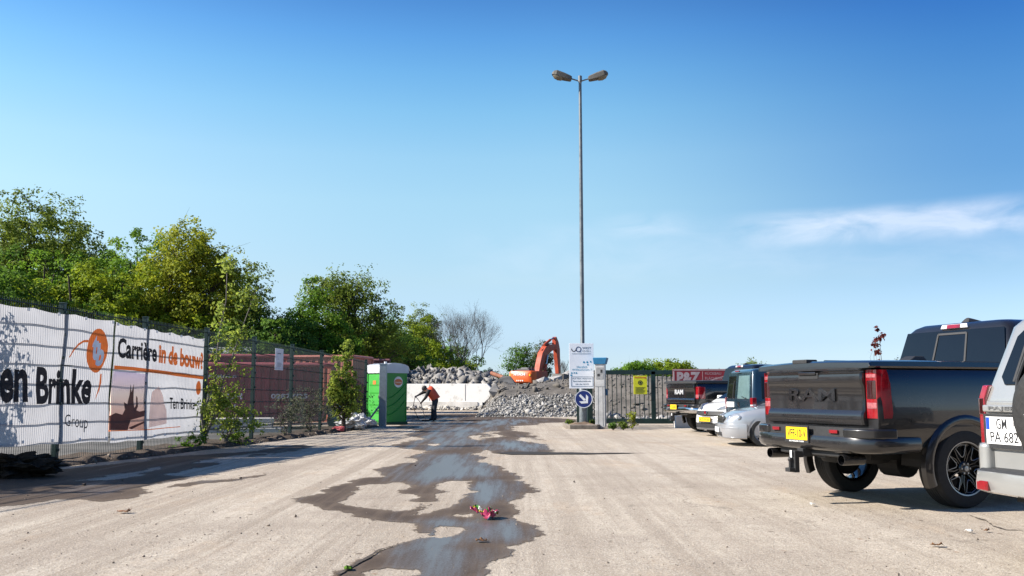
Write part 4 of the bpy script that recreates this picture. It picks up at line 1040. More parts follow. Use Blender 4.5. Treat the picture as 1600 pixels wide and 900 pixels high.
fence_plant('columnar_shrub', 'tall columnar light green shrub on a dark stem in front of the fence', 511, 520, .55, [(0, 0, .48, .125, .12, .36), (.02, 0, .74, .06, .06, .25), (.06, 0, .36, .11, .1, .2), (-.07, 0, .38, .10, .1, .22)], 230, 30, .075, .10, L_BIRCH, 53, trunk_r=.07, limbs=40, bark=BARK, base=.3)
fence_plant('dry_shrub', 'greyish twiggy shrub left of the columnar shrub', 480, 600, .1, [(0, 0, .5, .48, .35, .45)], 70, 18, .06, .12, L_GREYG, 54, stems=6, trunk_r=.02, limbs=60)
fence_plant('dry_shrub', 'thin greyish shrub between the columnar shrub and the toilet cabin', 552, 606, .15, [(0, 0, .5, .5, .3, .45)], 60, 14, .07, .13, L_GREYG, 55, stems=6, trunk_r=.02, limbs=60)
fence_plant('leafy_shrub', 'low leafy shrub leaning right of the columnar shrub', 535, 630, .35, [(0, 0, .5, .55, .3, .45)], 50, 16, .08, .11, L_BIRCH, 56, stems=4, trunk_r=.02, limbs=26)
fence_plant('weed_plant', 'low weed at the foot of the career banner', 292, 672, .1, [(0, 0, .5, .9, .5, .45)], 22, 16, .06, .06, L_GREEN, 57, stems=4, trunk_r=.01, limbs=14, cat='weed')
fence_plant('weed_plant', 'small bright weed in front of the birch sapling', 352, 676, .35, [(0, 0, .5, .8, .5, .45)], 22, 16, .06, .06, L_GREEN, 58, stems=4, trunk_r=.01, limbs=14, cat='weed')
# ------------------------------------------------------------------ earth mound, white wall, rubble
M_MOUND = mat('grey_earth', (.080, .071, .061), .97, var=.35, scale=1.1, bump=1.0, bscale=9, col2=(.15, .134, .117))
def mound_h(x, y):
    n1 = noise.noise(Vector((x * .12, y * .12, 2))); n2 = noise.noise(Vector((x * .45, y * .45, 7))); n3 = noise.noise(Vector((x * 1.6, y * 1.6, 9)))
    foot = 46.0 + .8 * n1 + .5 * n2 - max(0, (x - 3)) * .35
    foot = max(foot, 40.5)
    k = (y - foot) / 6.0
    k = max(0, min(1, k)); k = k * k * (3 - 2 * k) * .35 + k * .65
    lx = max(0, min(1, (x + 2.0 + .5 * n2) / 1.6)); lx = lx * lx * (3 - 2 * lx)
    if y > 66: lx = 1.0
    top = 1.62 + .32 * n1 + .14 * n2 + (.45 if x > 5 else max(0, (x - 1)) * .11)
    if y > 60: top -= min(1, (y - 60) / 25) * .75
    return k * lx * top + (k > 0) * lx * (.05 * n3 + .10 * n2)
xs = np.concatenate([np.linspace(-60, -5, 24), np.linspace(-4.5, 26, 150), np.linspace(27, 90, 30)])
ys = np.concatenate([np.linspace(39.5, 62, 110), np.linspace(63, 140, 40)])
vs = [(x, y, mound_h(x, y) - .03 * (mound_h(x, y) < .02)) for y in ys for x in xs]; nx = len(xs)
qs = [(j * nx + i, j * nx + i + 1, (j + 1) * nx + i + 1, (j + 1) * nx + i) for j in range(len(ys) - 1) for i in range(nx - 1)
      if max(vs[j * nx + i][2], vs[j * nx + i + 1][2], vs[(j + 1) * nx + i][2], vs[(j + 1) * nx + i + 1][2]) > .0]
o = np_mesh('terrain', vs, qs, M_MOUND)
o.data.polygons.foreach_set('use_smooth', [True] * len(o.data.polygons))
tag(o, 'raised bank of grey broken earth behind the yard', kind='structure')
rnd = np.random.default_rng(21); P = []
M_GRAV = mat('crushed_concrete', (.22, .213, .203), .92, island=.6, var=.5, scale=.8, bump=.3, bscale=12)
while len(P) < 10500:
    x = rnd.uniform(-1.8, 4.5); y = rnd.uniform(44.5, 50.0) if rnd.uniform() < .85 else rnd.uniform(44, 53); z = mound_h(x, y)
    w = math.exp(-((x - .6) / 2.3) ** 2) + .18
    if z < .03 and rnd.uniform() > .08: continue
    if z > .95 + .25 * noise.noise(Vector((x * .8, 0, 3))) + .12 * x * .3 and rnd.uniform() > .05: continue
    if rnd.uniform() > w: continue
    r = float(np.exp(rnd.normal(-3.15, .55))); P.append((x, y, z + r * .2, min(r, .24)))
scatter('gravel', P, M_GRAV, 22, 'pale crushed concrete spilling down the front of the earth bank', flat=.85)
P = []
while len(P) < 3600:
    x = rnd.uniform(-2.5, 22); y = rnd.uniform(40, 56); z = mound_h(x, y)
    if z < .02: continue
    r = float(np.exp(rnd.normal(-2.75, .6))); P.append((x, y, z + r * .1, min(r, .35)))
scatter('gravel', P, mat('grey_lump', (.11, .10, .088), .95, var=.5, scale=1.5), 23, 'grey lumps of earth and stone strewn over the bank')
P = []
for _ in range(420):
    x = rnd.uniform(3.2, 14); y = 40 + rnd.normal(0, .5) - .0; r = float(np.exp(rnd.normal(-2.2, .5))); P.append((x, y + max(0, mound_h(x, y)) * 0 + .8, max(.03, mound_h(x, y + .8)) + r * .2, min(r, .4)))
scatter('rubble', P, M_STONE, 25, 'pale stones along the foot of the bank behind the gate')

WY = 62.0
M_WALL = mat('white_wall_paint', (.50, .48, .44), .8, var=.05, scale=1.6, bump=.2, bscale=6, col2=(.78, .77, .75), thr=(.30, .46))
M_WALL2 = mat('worn_wall_base', (.60, .58, .55), .9, var=.25, scale=1.2, bump=.3)
xw0, xw1 = xat(520, 620, WY), xat(767, 620, WY); zt = zat(599.5, WY)
wall = thing('retaining_wall', 'low white painted concrete wall holding back the rubble', 'wall', (xw1, WY, 0), R(-14))
xw0, xw1 = xw0 - xw1, 0.0
b = MB(); poly = [(xw0, .0), (xw1 - .3, 0), (xw1 - .45, .5), (xw1 - .1, .8), (xw1 + .35, 1.05), (xw1 + .2, 1.35), (xw1 - .25, zt), (xw0, zt)]
b.prism(poly, 'y', -.15, .15); b.build('wall_slab', M_WALL, wall, bevel=.02)
b = MB(); b.box(((xw0 + xw1 - .9) / 2, -.17, .28), (xw1 - xw0 - .9, .06, .56)); b.build('plinth', M_WALL2, wall)
b = MB()
for k in range(6): b.box((xw1 - 1.8 - k * 2.6, -.158, zt / 2 + .3), (.025, .02, zt - .65))
b.build('joint', mat('wall_joint', (.30, .29, .27), .9), wall)
# rubble heaps
M_CONC = mat('broken_concrete', (.19, .182, .172), .93, island=.6, var=.45, scale=.9, bump=.5, bscale=5)
P = []
def heap_top(x):
    u = 800 + FOC * x / 64.5
    return np.interp(u, [520, 640, 662, 690, 705, 722, 745, 760, 775, 790, 800], [1.9, 2.75, 2.95, 2.9, 2.95, 2.85, 2.65, 2.35, 2.05, 1.75, 1.3])
for _ in range(3600):
    x = rnd.uniform(-13.5, .2); y = rnd.uniform(62.6, 69) - x * .25; k = min(1, (y + x * .25 - 62.3) / 2.6); zt2 = 1.45 + (heap_top(x) - 1.45) * k - max(0, y + x * .25 - 66) * .35
    r = float(np.exp(rnd.normal(-1.45, .62))); P.append((x, y, zt2 - r * .35 + rnd.uniform(-.4, .08), min(r, .95)))
scatter('rubble', P, M_CONC, 26, 'tall heap of broken grey concrete blocks behind the white wall', flat=.95)
P = []
for _ in range(700):
    x = rnd.uniform(-9.5, -.6); y = WY - .35 - .25 * (x + 1.5) - abs(rnd.normal(0, .45)); r = float(np.exp(rnd.normal(-2.05, .5))); P.append((x, y, r * .35, min(r, .4)))
scatter('rubble', P, mat('pale_rubble', (.36, .34, .31), .93, island=.6, var=.4, scale=1.5), 27, 'pale stones lying along the foot of the white wall')
def boulder(px, py, Y, r, label, seed, m=None, z=None, grp='loose concrete boulders'):
    v, f = chunk_shapes(1, seed, 13)[0]; q = at(px, py, Y)
    me = bpy.data.meshes.new('concrete_boulder'); me.from_pydata([tuple(p) for p in v * r], [], [tuple(int(i) for i in t) for t in f]); me.materials.append(m or M_CONC)
    o = bpy.data.objects.new('concrete_boulder', me); COL.objects.link(o); o.location = (q.x, Y, q.z if z is None else z)
    return tag(o, label, 'boulder', grp)
boulder(763, 640, 58, .42, 'grey boulder at the right foot of the white wall', 91)
boulder(776, 610, 52, .55, 'pale slanted concrete slab where the wall breaks off', 92)
boulder(793, 596, 60, .7, 'angular block at the low end of the concrete heap', 93)
boulder(849, 600, 58, .9, 'pale flat slab lying below the excavator', 94, M_STONE)
boulder(880, 594, 62, .75, 'dark grey block under the excavator bucket', 95, M_MOUND)
boulder(866, 595, 60, .7, 'mid grey slab left of the excavator bucket', 96, M_STONE)
# rusty pipe on the heap
o = MB().tube([at(768, 583, 63), at(790, 591, 61.5)], .14, 10).build('rusty_pipe', mat('rust', (.20, .075, .04), .8, var=.4, scale=6), smooth=40)
tag(o, 'rusty brown pipe leaning on the concrete heap', 'pipe')

# ------------------------------------------------------------------ gate, lamp, signs, ticket pillar
GY = 33.2
xg0, xg1 = xat(921, 620, GY), xat(1200, 620, GY); zg = zat(578, GY); zgb = zat(661, GY) + .0
gate = thing('sliding_gate', 'dark green steel bar gate behind the ticket pillar', 'gate', (0, GY, 0))
fr = MB(); fr.box(((xg0 + xg1) / 2, 0, zg - .09), (xg1 - xg0, .10, .16)); fr.box(((xg0 + xg1) / 2, 0, zgb + .07), (xg1 - xg0, .12, .18))
for px in (1021, 1110): fr.box((xat(px, 620, GY), 0, (zg + zgb) / 2), (.16, .1, zg - zgb - .1))
fr.box((xg0 + .05, 0, (zg + zgb) / 2), (.1, .1, zg - zgb - .1)); fr.build('gate_frame', M_GREEN, gate, bevel=.008)
nb = int((xg1 - xg0) / .168)
b = MB()
for k in range(1, nb): b.box((xg0 + k * .168, 0, (zg + zgb) / 2), (.028, .028, zg - zgb - .2))
b.build('bar', M_GREEN, gate)
b = MB()
for k in range(1, int((xg1 - xg0) / .4)): b.lathe([(.022, 0), (.016, .03), (.001, .09)], (xg0 + k * .4, 0, zg - .012), (0, 0, 1), 6)
b.build('spike', M_GREEN, gate)
gp2 = thing('gate_post', 'square dark green gate post behind the lamp post', 'post', (xat(921.5, 620, GY - .6), GY - .6, 0))
MB().box((0, 0, 1.0), (.2, .2, 2.0)).build('post_tube', M_GREEN, gp2, bevel=.01); MB().box((0, 0, 2.01), (.22, .22, .03)).build('cap', M_GREEN, gp2)
gp3 = thing('gate_post', 'slim pale green steel post left of the lamp post foot', 'post', (xat(903, 620, GY), GY, 0))
MB().box((0, 0, .95), (.09, .09, 1.9)).build('post_tube', M_GREEN, gp3, bevel=.006); MB().box((0, 0, 1.905), (.1, .1, .02)).build('cap', M_GREEN, gp3)
o = MB().box((0, 0, .2), (.62, .45, .42)).build('concrete_block', M_SLAB, bevel=.025); o.location = (xat(1068, 670, 31.6), 31.6, 0)
tag(o, 'pale concrete block on the ground under the black pickup tail', 'block')
# yellow warning sign
M_YEL = mat('yellow_sign', (.68, .66, .02), .45, var=.06); M_INK = mat('black_ink', (.015, .015, .017), .6); M_REDINK = mat('red_ink', (.55, .06, .03), .6)
M_WHITE_S = mat('white_sign', (.80, .82, .86), .4, var=.05, scale=2)
sx0, sx1 = xat(990, 600, GY - .1), xat(1011, 600, GY - .1); z0, z1 = zat(616, GY - .1), zat(587, GY - .1)
sg = thing('warning_sign', 'yellow warning notice with red heading fixed to the green gate', 'sign', ((sx0 + sx1) / 2, GY - .085, (z0 + z1) / 2))
w, h = sx1 - sx0, z1 - z0; X, U = (1, 0, 0), (0, 0, 1)
MB().box((0, 0, 0), (w, .02, h)).build('board', M_YEL, sg, bevel=.004)
MB().text('Achtung', (0, -.014, h * .40), X, U, w * .86, h * .12, .03).build('lettering', M_REDINK, sg, flip=False)
b = MB().ring((0, -.014, h * .12), X, U, .055, .085); b.disc((0, -.0142, h * .12), X, U, .04)
b.build('hand_symbol', M_INK, sg, flip=False)
b = MB()
for k in range(6): b.add([(-w * .38, -.014, -h * (.12 + .06 * k)), (w * (.36 - .07 * (k % 3)), -.014, -h * (.12 + .06 * k)), (w * (.36 - .07 * (k % 3)), -.014, -h * (.145 + .06 * k)), (-w * .38, -.014, -h * (.145 + .06 * k))], [(0, 1, 2, 3)])
b.build('printed_lines', M_INK, sg, flip=False)
# red demolition banner on the fence behind the gate
RB = GY + .35
bx0, bx1 = xat(1048, 600, RB), xat(1215, 600, RB); z0, z1 = zat(605, RB), zat(577, RB); w, h = bx1 - bx0, z1 - z0
rb = thing('banner', 'red demolition banner with grey initials and white border above the black pickup', 'banner', ((bx0 + bx1) / 2, RB - .45, (z0 + z1) / 2))
MB().box((0, 0, 0), (w, .02, h)).build('cloth', mat('banner_red', (.22, .012, .022), .6, var=.12, scale=1.5), rb)
M_BWHITE = mat('banner_print_white', (.46, .34, .34), .6, var=.1); M_BGREY = mat('banner_print_grey', (.36, .29, .30), .6, var=.2)
b = MB(); t2 = .035
for c, d in (((0, -.013, h / 2 - t2), (w, .004, .04)), ((0, -.013, -h / 2 + t2), (w, .004, .05)), ((-w / 2 + .03, -.013, 0), (.06, .004, h - .16))): b.box(c, d)
b.box((-w / 2 + 1.10, -.013, 0), (.015, .004, h * .72)); b.build('border', M_BWHITE, rb)
b = MB(); b.text('P&Z', (-w / 2 + .58, -.013, 0), X, U, .86, h * .68, .05); b.build('initials', M_BGREY, rb, flip=False)
b = MB()
for k, tx in enumerate(('RÜCKBAU', 'FLÄCHENRECYCLING', 'ENTSORGUNG')): b.text(tx, (-w / 2 + 1.19, -.013, h * (.27 - .27 * k)), X, U, None, h * .17, 0, 0, 'L')
b.build('lettering', M_BGREY, rb, flip=False)
b = MB(); b.poly([(-w / 2 + 1.3, -.0145, -.1), (-w / 2 + 1.3, -.0145, -.13), (-w / 2 + 2.6, -.0145, h * .44), (-w / 2 + 2.55, -.0145, h * .44)])
b.build('print_swoosh', M_BWHITE, rb, flip=False)

# plant island with kerb
IY = 31.3; ix0, ix1 = xat(884, 670, IY - .5), xat(937, 670, IY - .5)
isl = thing('kerb_island', 'small raised kerb island of soil around the lamp post foot', 'kerb', ((ix0 + ix1) / 2, IY, 0))
W = ix1 - ix0; ringo = [(-W / 2, -.75), (-W / 2 + .12, -.95), (W / 2 - .12, -.95), (W / 2, -.75), (W / 2, .9), (-W / 2, .9)]; ringi = [(x * .84, y * .84) for x, y in ringo]
MB().loft([[(x, y, 0) for x, y in ringo], [(x, y, .13) for x, y in ringo], [(x * .97, y * .97, .15) for x, y in ringo], [(x, y, .15) for x, y in ringi], [(x, y, .08) for x, y in ringi]], caps=False).build('kerb_ring', mat('old_kerb', (.17, .145, .12), .95, var=.4, scale=6, bump=.5, bscale=25), isl, smooth=30)
vs = []; fs = []; n = 16
for j in range(n + 1):
    for i in range(n + 1):
        x = -W / 2 * .86 + W * .86 * i / n; y = -.8 + 1.58 * j / n; e = min(i, j, n - i, n - j) / 4
        vs.append((x, y, .10 + min(1, e) * (.08 + .09 * noise.noise(Vector((x * 3, y * 3, 4))))))
for j in range(n):
    for i in range(n): a = j * (n + 1) + i; fs.append((a, a + 1, a + n + 2, a + n + 1))
MB().add(vs, fs).build('soil', mat('island_soil', (.15, .10, .065), .95, var=.5, scale=8, bump=.9, bscale=25), isl, smooth=60)
# lamp post
M_POLE = mat('weathered_pole', (.13, .145, .155), .5, .45, var=.25, scale=7, rvar=.15)
LY = 31.6; lx = xat(911, 640, LY); ztop = zat(126, LY)
lamp = thing('lamp_post', 'very tall grey lamp post with two lamp heads beside the gate', 'street lamp', (lx, LY, .05))
MB().lathe([(.14, 0), (.14, 1.5), (.075, 1.62), (.072, 6), (.055, ztop - .6), (.055, ztop - .1), (.07, ztop - .1), (.07, ztop + .12), (.03, ztop + .14), (0, ztop + .14)], (0, 0, 0), (0, 0, 1), 20).build('pole', M_POLE, lamp, smooth=40)
MB().box((0, -.142, .75), (.1, .02, .42)).build('service_door', M_POLE, lamp, bevel=.006)
M_LHOUS = mat('lamp_housing', (.085, .078, .066), .7, var=.3, scale=14, bump=.3); M_LGLASS = mat('lamp_bowl', (.13, .11, .075), .35, var=.25, scale=5)
for sd in (-1, 1):
    hd = bpy.data.objects.new('lamp_head', None); hd.scale = (.88, .88, .88); COL.objects.link(hd); hd.parent = lamp; hd.location = (sd * .22, 0, ztop); hd.rotation_euler = (R(-8), R(-13 * sd), 0)
    b = MB(); rg = []
    for x, wy, zb_, zt_ in ((.0, .10, -.07, .07), (.06, .12, -.09, .10), (.35, .15, -.09, .16), (.66, .17, -.05, .20), (.78, .12, -.03, .16), (.84, .05, .0, .09)):
        rg.append([(sd * x, -wy, zb_), (sd * x, -wy, zt_ * .6), (sd * x, -wy * .6, zt_), (sd * x, wy * .6, zt_), (sd * x, wy, zt_ * .6), (sd * x, wy, zb_)])
    b.loft(rg); hb = b.build('housing', M_LHOUS, hd, smooth=25); hb.location = (sd * .1, 0, 0)
    b = MB(); rg = []
    for x, wy, d in ((.36, .12, .0), (.40, .14, -.10), (.56, .15, -.13), (.72, .12, -.09), (.79, .06, .0)): rg.append([(sd * x + .1 * sd, wy * math.cos(a), -.075 + .06 * (x - .36) + (d * math.sin(a))) for a in [math.pi * k / 8 for k in range(9)]])
    b.loft(rg).build('bowl', M_LGLASS, hd, smooth=50)
    MB().tube([(-sd * .2, 0, -.03), (sd * .12, 0, .0)], .03, 8).build('bracket', M_POLE, hd)
# welcome board
WYB = 31.35; bx0, bx1 = xat(889.5, 570, WYB), xat(927.5, 570, WYB); z0, z1 = zat(607, WYB), zat(536.5, WYB); w, h = bx1 - bx0, z1 - z0
wb = thing('welcome_board', 'white company welcome board with blue dots and a boxed notice on the lamp post', 'sign', ((bx0 + bx1) / 2, WYB, (z0 + z1) / 2))
MB().box((0, 0, 0), (w, .025, h)).build('board', M_WHITE_S, wb, bevel=.004)
M_TEAL = mat('teal_ink', (.03, .25, .40), .5, var=.2); M_NAVY = mat('navy_ink', (.015, .05, .14), .5); M_TXT = mat('slate_ink', (.05, .11, .17), .5)
def sp(u, v): return Vector(((u - .5) * w, -.0155, (.5 - v) * h))      # board coordinates from the top left corner
b = MB(); b.ring(sp(.19, .13), X, U, .062, .09, 20, math.pi * .92, math.pi * 2.05); b.build('logo', M_INK, wb, flip=False)
b = MB(); b.ring(sp(.385, .135), X, U, .068, .098, 28); b.box(sp(.45, .19), (.035, .003, .03)); b.build('logo', M_NAVY, wb, flip=False)
b = MB(); b.text('WEST', sp(.72, .105), X, U, .31, .075, .015); b.text('QUELL', sp(.72, .175), X, U, .31, .075, 0); b.box(sp(.5, .232), (.66, .002, .012)); b.build('lettering', M_TXT, wb, flip=False)
b = MB()
for u, v, r in ((.60, .42, .035), (.74, .42, .035), (.88, .41, .03), (.76, .475, .028), (.10, .66, .03), (.20, .655, .026), (.29, .66, .03), (.08, .71, .034)): b.disc(sp(u, v), X, U, r, 16)
b.build('dot_print', M_TEAL, wb, flip=False)
b = MB(); b.text('Herzlich', sp(.52, .525), X, U, .36, .085, .01); b.text('Willkommen !!', sp(.52, .585), X, U, .70, .07, .01); b.build('lettering', M_TEAL, wb, flip=False)
b = MB(); b.text('Auf dem gesamten', sp(.52, .785), X, U, .68, .062, .02); b.text('Betriebsgelände', sp(.52, .845), X, U, .62, .066, .02); b.text('gilt die StVO', sp(.52, .91), X, U, .47, .062, .02)
for (u, v, dw, dh) in ((.52, .742, .74, .012), (.52, .952, .74, .012)): b.box(sp(u, v), (dw, .003, dh))
for u in (.08, .96): b.box(sp(u, .847), (.012, .003, h * .21))
b.build('boxed_notice', M_TXT, wb, flip=False)
b = MB()
for z in (-.5, .45): b.tube([(-.2, .03, z), (0, .2, z), (.2, .03, z)], .02, 6)
b.build('clamp', M_GREY_POST, wb)
# blue keep-right sign
rs = thing('traffic_sign', 'round blue traffic sign with a white arrow under the welcome board', 'traffic sign', (xat(912, 623, 31.28), 31.28, zat(623.5, 31.28)))
M_SBLUE = mat('sign_blue', (.004, .020, .15), .35, var=.08); M_SWHITE = mat('sign_white', (.72, .74, .76), .4)
MB().lathe([(0, 0), (.285, 0), (.31, .012), (.31, .02), (0, .02)], (0, .01, 0), (0, -1, 0), 40).build('disc', M_SBLUE, rs, smooth=30)
MB().ring((0, -.0115, 0), X, U, .283, .306, 40).build('rim', M_SWHITE, rs, flip=False)
a = R(-45); ca, sa = math.cos(a), math.sin(a)
def ar(x, y): return (x * ca - y * sa, -.0135, x * sa + y * ca)
b = MB(); b.poly([ar(x, y) for x, y in ((-.20, -.04), (.06, -.04), (.06, .04), (-.20, .04))])
b.poly([ar(x, y) for x, y in ((.20, 0), (.05, .17), (-.055, .17), (.06, .04), (.095, 0))]); b.poly([ar(x, y) for x, y in ((.20, 0), (.095, 0), (.06, -.04), (-.055, -.17), (.05, -.17))])
b.build('arrow', M_SWHITE, rs, flip=False)
MB().tube([(-.09, .02, 0), (-.09, .14, 0), (.09, .14, 0), (.09, .02, 0)], .015, 6).build('clamp', M_GREY_POST, rs)
# ticket pillar
TY = 31.0; tx = xat(938.5, 620, TY); zt = zat(571, TY); zt2 = zat(559.5, TY)
tk = thing('ticket_pillar', 'tall weathered aluminium ticket pillar with a bright blue cap', 'ticket machine', (tx, TY, .05), R(-14))
M_ALU = mat('dull_aluminium', (.46, .45, .44), .5, .35, var=.18, scale=3, rvar=.15, bump=.08, bscale=8)
MB().box((0, 0, zt / 2), (.34, .34, zt)).build('column', M_ALU, tk, bevel=.012)
MB().loft([[(x * .2, y * .2, zt - .01) for x, y in ((-1, -1), (1, -1), (1, 1), (-1, 1))], [(x * .24 + .015, y * .24, zt2 - .05) for x, y in ((-1, -1), (1, -1), (1, 1), (-1, 1))], [(x * .225 + .015, y * .225, zt2 - .04) for x, y in ((-1, -1), (1, -1), (1, 1), (-1, 1))]]).build('cap', mat('cap_blue', (.02, .17, .34), .45, var=.1), tk, bevel=.012)
b = MB(); b.box((.0, -.173, zt - .32), (.24, .012, .40)); b.build('reader_panel', mat('reader_grey', (.25, .25, .25), .5, var=.3, scale=15), tk)
b = MB(); b.box((-.04, -.181, zt - .38), (.08, .01, .08)); b.box((.06, -.181, zt - .25), (.06, .01, .1)); b.build('reader_slot', M_INK, tk)
b = MB()
for x in (-.06, .1): b.box((x, -.172, zt * .33), (.012, .008, zt * .62))
b.box((0, -.172, zt * .64), (.33, .008, .01)); b.build('seam', mat('seam_dark', (.16, .16, .16), .6), tk)
MB().box((.205, .02, zt * .55), (.06, .12, .22)).build('intercom', mat('cap_blue2', (.02, .10, .20), .5), tk, bevel=.01)
# weeds by the gate
for i, (px, py, tp, lab) in enumerate(((928, 668, 656, 'dry weed tuft between lamp post and ticket pillar'), (958, 672, 660, 'green weed clump at the foot of the ticket pillar'), (974, 672, 656, 'second green weed clump right of the ticket pillar'), (988, 671, 640, 'tall thin weed growing against the gate bars'), (890, 668, 655, 'dry brown weed on the kerb island edge'))):
    q = gp(px, py)
    add_tree('weed_plant', lab, px, tp, q.y, [(0, 0, .5, .5 if i != 3 else .25, .4, .45)], 26, 15, .07, .06, [L_OAK, L_MID, L_OAK, L_YEL, L_OAK][i], 80 + i, 'weeds around the gate', bark=BARK_G, X=q.x, cat='weed', stems=5, trunk_r=.012, limbs=22)

# ------------------------------------------------------------------ toilet cabin
M_PG = mat('cabin_green', (.022, .24, .022), .42, var=.10, scale=1.2, rvar=.08); M_PW = mat('cabin_roof', (.66, .68, .70), .45, var=.06, transl=.25)
PY = 35.0; ph = zat(568, PY)
pt = thing('toilet_cabin', 'green portable toilet cabin with a white roof beside the grey end post', 'toilet cabin', (xat(604, 620, PY), PY, 0), R(45))
hw = .56; zr = ph - .36
# local: -y face = lit door side (turned left), +x face = sticker side
b = MB(); b.box((0, 0, .09 + (zr - .09) / 2), (2 * hw, 2 * hw, zr - .09)); b.build('body', M_PG, pt, bevel=.02)
MB().box((0, 0, .05), (2 * hw + .06, 2 * hw + .06, .10)).build('base_frame', mat('cabin_dark_green', (.008, .05, .008), .5), pt, bevel=.015)
b = MB(); n = 8; prof = []
for k in range(n + 1):
    a = math.pi * k / n; prof.append((-math.cos(a) * (hw + .04), zr - .0 + .20 + math.sin(a) * .16))
prof = [(-hw - .04, zr - .02)] + prof + [(hw + .04, zr - .02)]
b.prism(prof, 'y', -hw - .05, hw + .05); b.build('roof', M_PW, pt, smooth=50)
b = MB()
for k in range(5): y = -hw + .08 + k * (2 * hw - .16) / 4; b.prism([(x * 1.015, z + (.012 if z > zr else 0)) for x, z in prof], 'y', y - .03, y + .03)
b.build('roof_rib', M_PW, pt)
MB().cyl((-.3, -.3, ph - .1), (-.3, -.3, ph + .06), .055, n=14).build('vent_pipe', M_PW, pt, smooth=40)
# door on the -x face (turned to the left of the picture)
b = MB(); b.box((-hw - .012, 0, 1.02), (.02, .78, 1.74)); dr = b.build('door', mat('cabin_door_green', (.05, .33, .05), .42, var=.1), pt, bevel=.008)
b = MB()
for z in (.45, .75, 1.2, 1.5): b.box((-hw - .024, 0, z), (.012, .6, .05))
b.build('door_rib', M_PG, dr); MB().box((-hw - .035, -.31, 1.05), (.03, .05, .12)).build('handle', M_INK, dr)
b = MB()
for sgn in (-1, 1): b.box((-hw - .012, sgn * .48, 1.02), (.025, .11, 1.84))
b.build('door_frame', M_PG, pt, bevel=.006)
MB().box((-hw - .03, .0, 1.6), (.008, .18, .14)).build('door_sticker', mat('sticker_orange', (.62, .16, .03), .5, var=.2, scale=20), pt)
def face(u, z, o): return Vector((u, -hw - o, z))
XF = (1, 0, 0)
b = MB()
for k in range(3):       # swept ribs pressed into the side wall
    z0 = .35 + .32 * k
    P = [face(-.46 + .92 * i / 12, z0 + .55 * (i / 12) ** 1.8, .006) for i in range(13)]; b.tube(P, .020, 6)
for x in (-.52, .52): b.box((x, -hw - .006, 1.0), (.04, .02, 1.7))
b.box((0, -hw - .006, zr - .08), (1.06, .02, .06)); b.build('side_rib', M_PG, pt, smooth=50)
b = MB(); b.disc(face(.12, 1.62, .012), XF, U, .21, 28); stk = b.build('round_sticker', mat('sticker_white', (.75, .72, .66), .5), pt, flip=False)
b = MB(); b.disc(face(.12, 1.62, .015), XF, U, .19, 28, .12); b.build('sticker_print', mat('sticker_red', (.62, .15, .03), .5, var=.15, scale=12), stk, flip=False)
b = MB(); b.text('Container', face(.12, 1.61, .018), XF, U, .32, .06, .03); b.build('lettering', mat('sticker_cream', (.78, .70, .55), .5), stk, flip=False)

# ------------------------------------------------------------------ worker with a hose lance
q = gp(680, 658)
man = thing('person', 'stooping person in dark clothes, cap and orange vest holding a lance to the ground', 'person', (q.x, q.y, 0), 0)
# local frame: faces -x; lengths in metres
J = dict(pel=(0, 0, .90), sp1=(-.06, 0, 1.05), sp2=(-.16, 0, 1.20), chest=(-.26, 0, 1.30), neck=(-.36, 0, 1.36), head=(-.45, 0, 1.36), htop=(-.53, 0, 1.40),
         hl=(.0, -.10, .86), kl=(-.03, -.12, .48), al=(.03, -.13, .09), tl=(-.12, -.14, .04), hr=(.0, .10, .86), kr=(-.11, .13, .47), ar=(-.13, .15, .09), tr=(-.29, .17, .04),
         sl=(-.28, -.19, 1.27), el=(-.38, -.22, 1.02), wl=(-.56, -.16, .82), sr=(-.28, .19, 1.29), er=(-.55, .20, 1.22), wr=(-.79, .12, 1.08))
names = list(J); ix = {k: i for i, k in enumerate(names)}
E = [('pel', 'sp1'), ('sp1', 'sp2'), ('sp2', 'chest'), ('chest', 'neck'), ('neck', 'head'), ('head', 'htop'), ('pel', 'hl'), ('hl', 'kl'), ('kl', 'al'), ('al', 'tl'), ('pel', 'hr'), ('hr', 'kr'), ('kr', 'ar'), ('ar', 'tr'),
     ('chest', 'sl'), ('sl', 'el'), ('el', 'wl'), ('chest', 'sr'), ('sr', 'er'), ('er', 'wr')]
Rr = dict(pel=.145, sp1=.14, sp2=.15, chest=.155, neck=.065, head=.10, htop=.085, hl=.105, kl=.075, al=.055, tl=.05, hr=.105, kr=.075, ar=.055, tr=.05, sl=.075, el=.055, wl=.038, sr=.075, er=.055, wr=.038)
verts = [Vector(J[k]) for k in names]; rad = [Rr[k] * (1.0 if k in ('head', 'htop', 'neck', 'wl', 'wr', 'tl', 'tr') else 1.28) for k in names]; edges = [(ix[a], ix[b_]) for a, b_ in E]
def hand(w, dirv, grip, s):
    dirv = Vector(dirv).normalized(); grip = Vector(grip).normalized(); sd = dirv.cross(grip).normalized()
    wi = ix[w]; palm = verts[wi] + dirv * .075; verts.append(palm); rad.append(.036); pi = len(verts) - 1; edges.append((wi, pi))
    for k, (o, L) in enumerate(((-.03, .8), (-.01, .95), (.01, 1.0), (.03, .9))):
        p0 = palm + dirv * .03 + sd * o; p1 = p0 + (dirv * .5 + grip * .8) * .04 * L; p2 = p1 + (-dirv * .5 + grip * .7) * .035 * L
        st = len(verts); verts.extend([p0, p1, p2]); rad.extend([.010, .009, .008]); edges.extend([(pi, st), (st, st + 1), (st + 1, st + 2)])
    t0 = palm - dirv * .01 + sd * s * -.035 + grip * .02; t1_ = t0 + (grip * .8 + dirv * .4) * .04
    st = len(verts); verts.extend([t0, t1_]); rad.extend([.012, .010]); edges.extend([(pi, st), (st, st + 1)])
    return palm
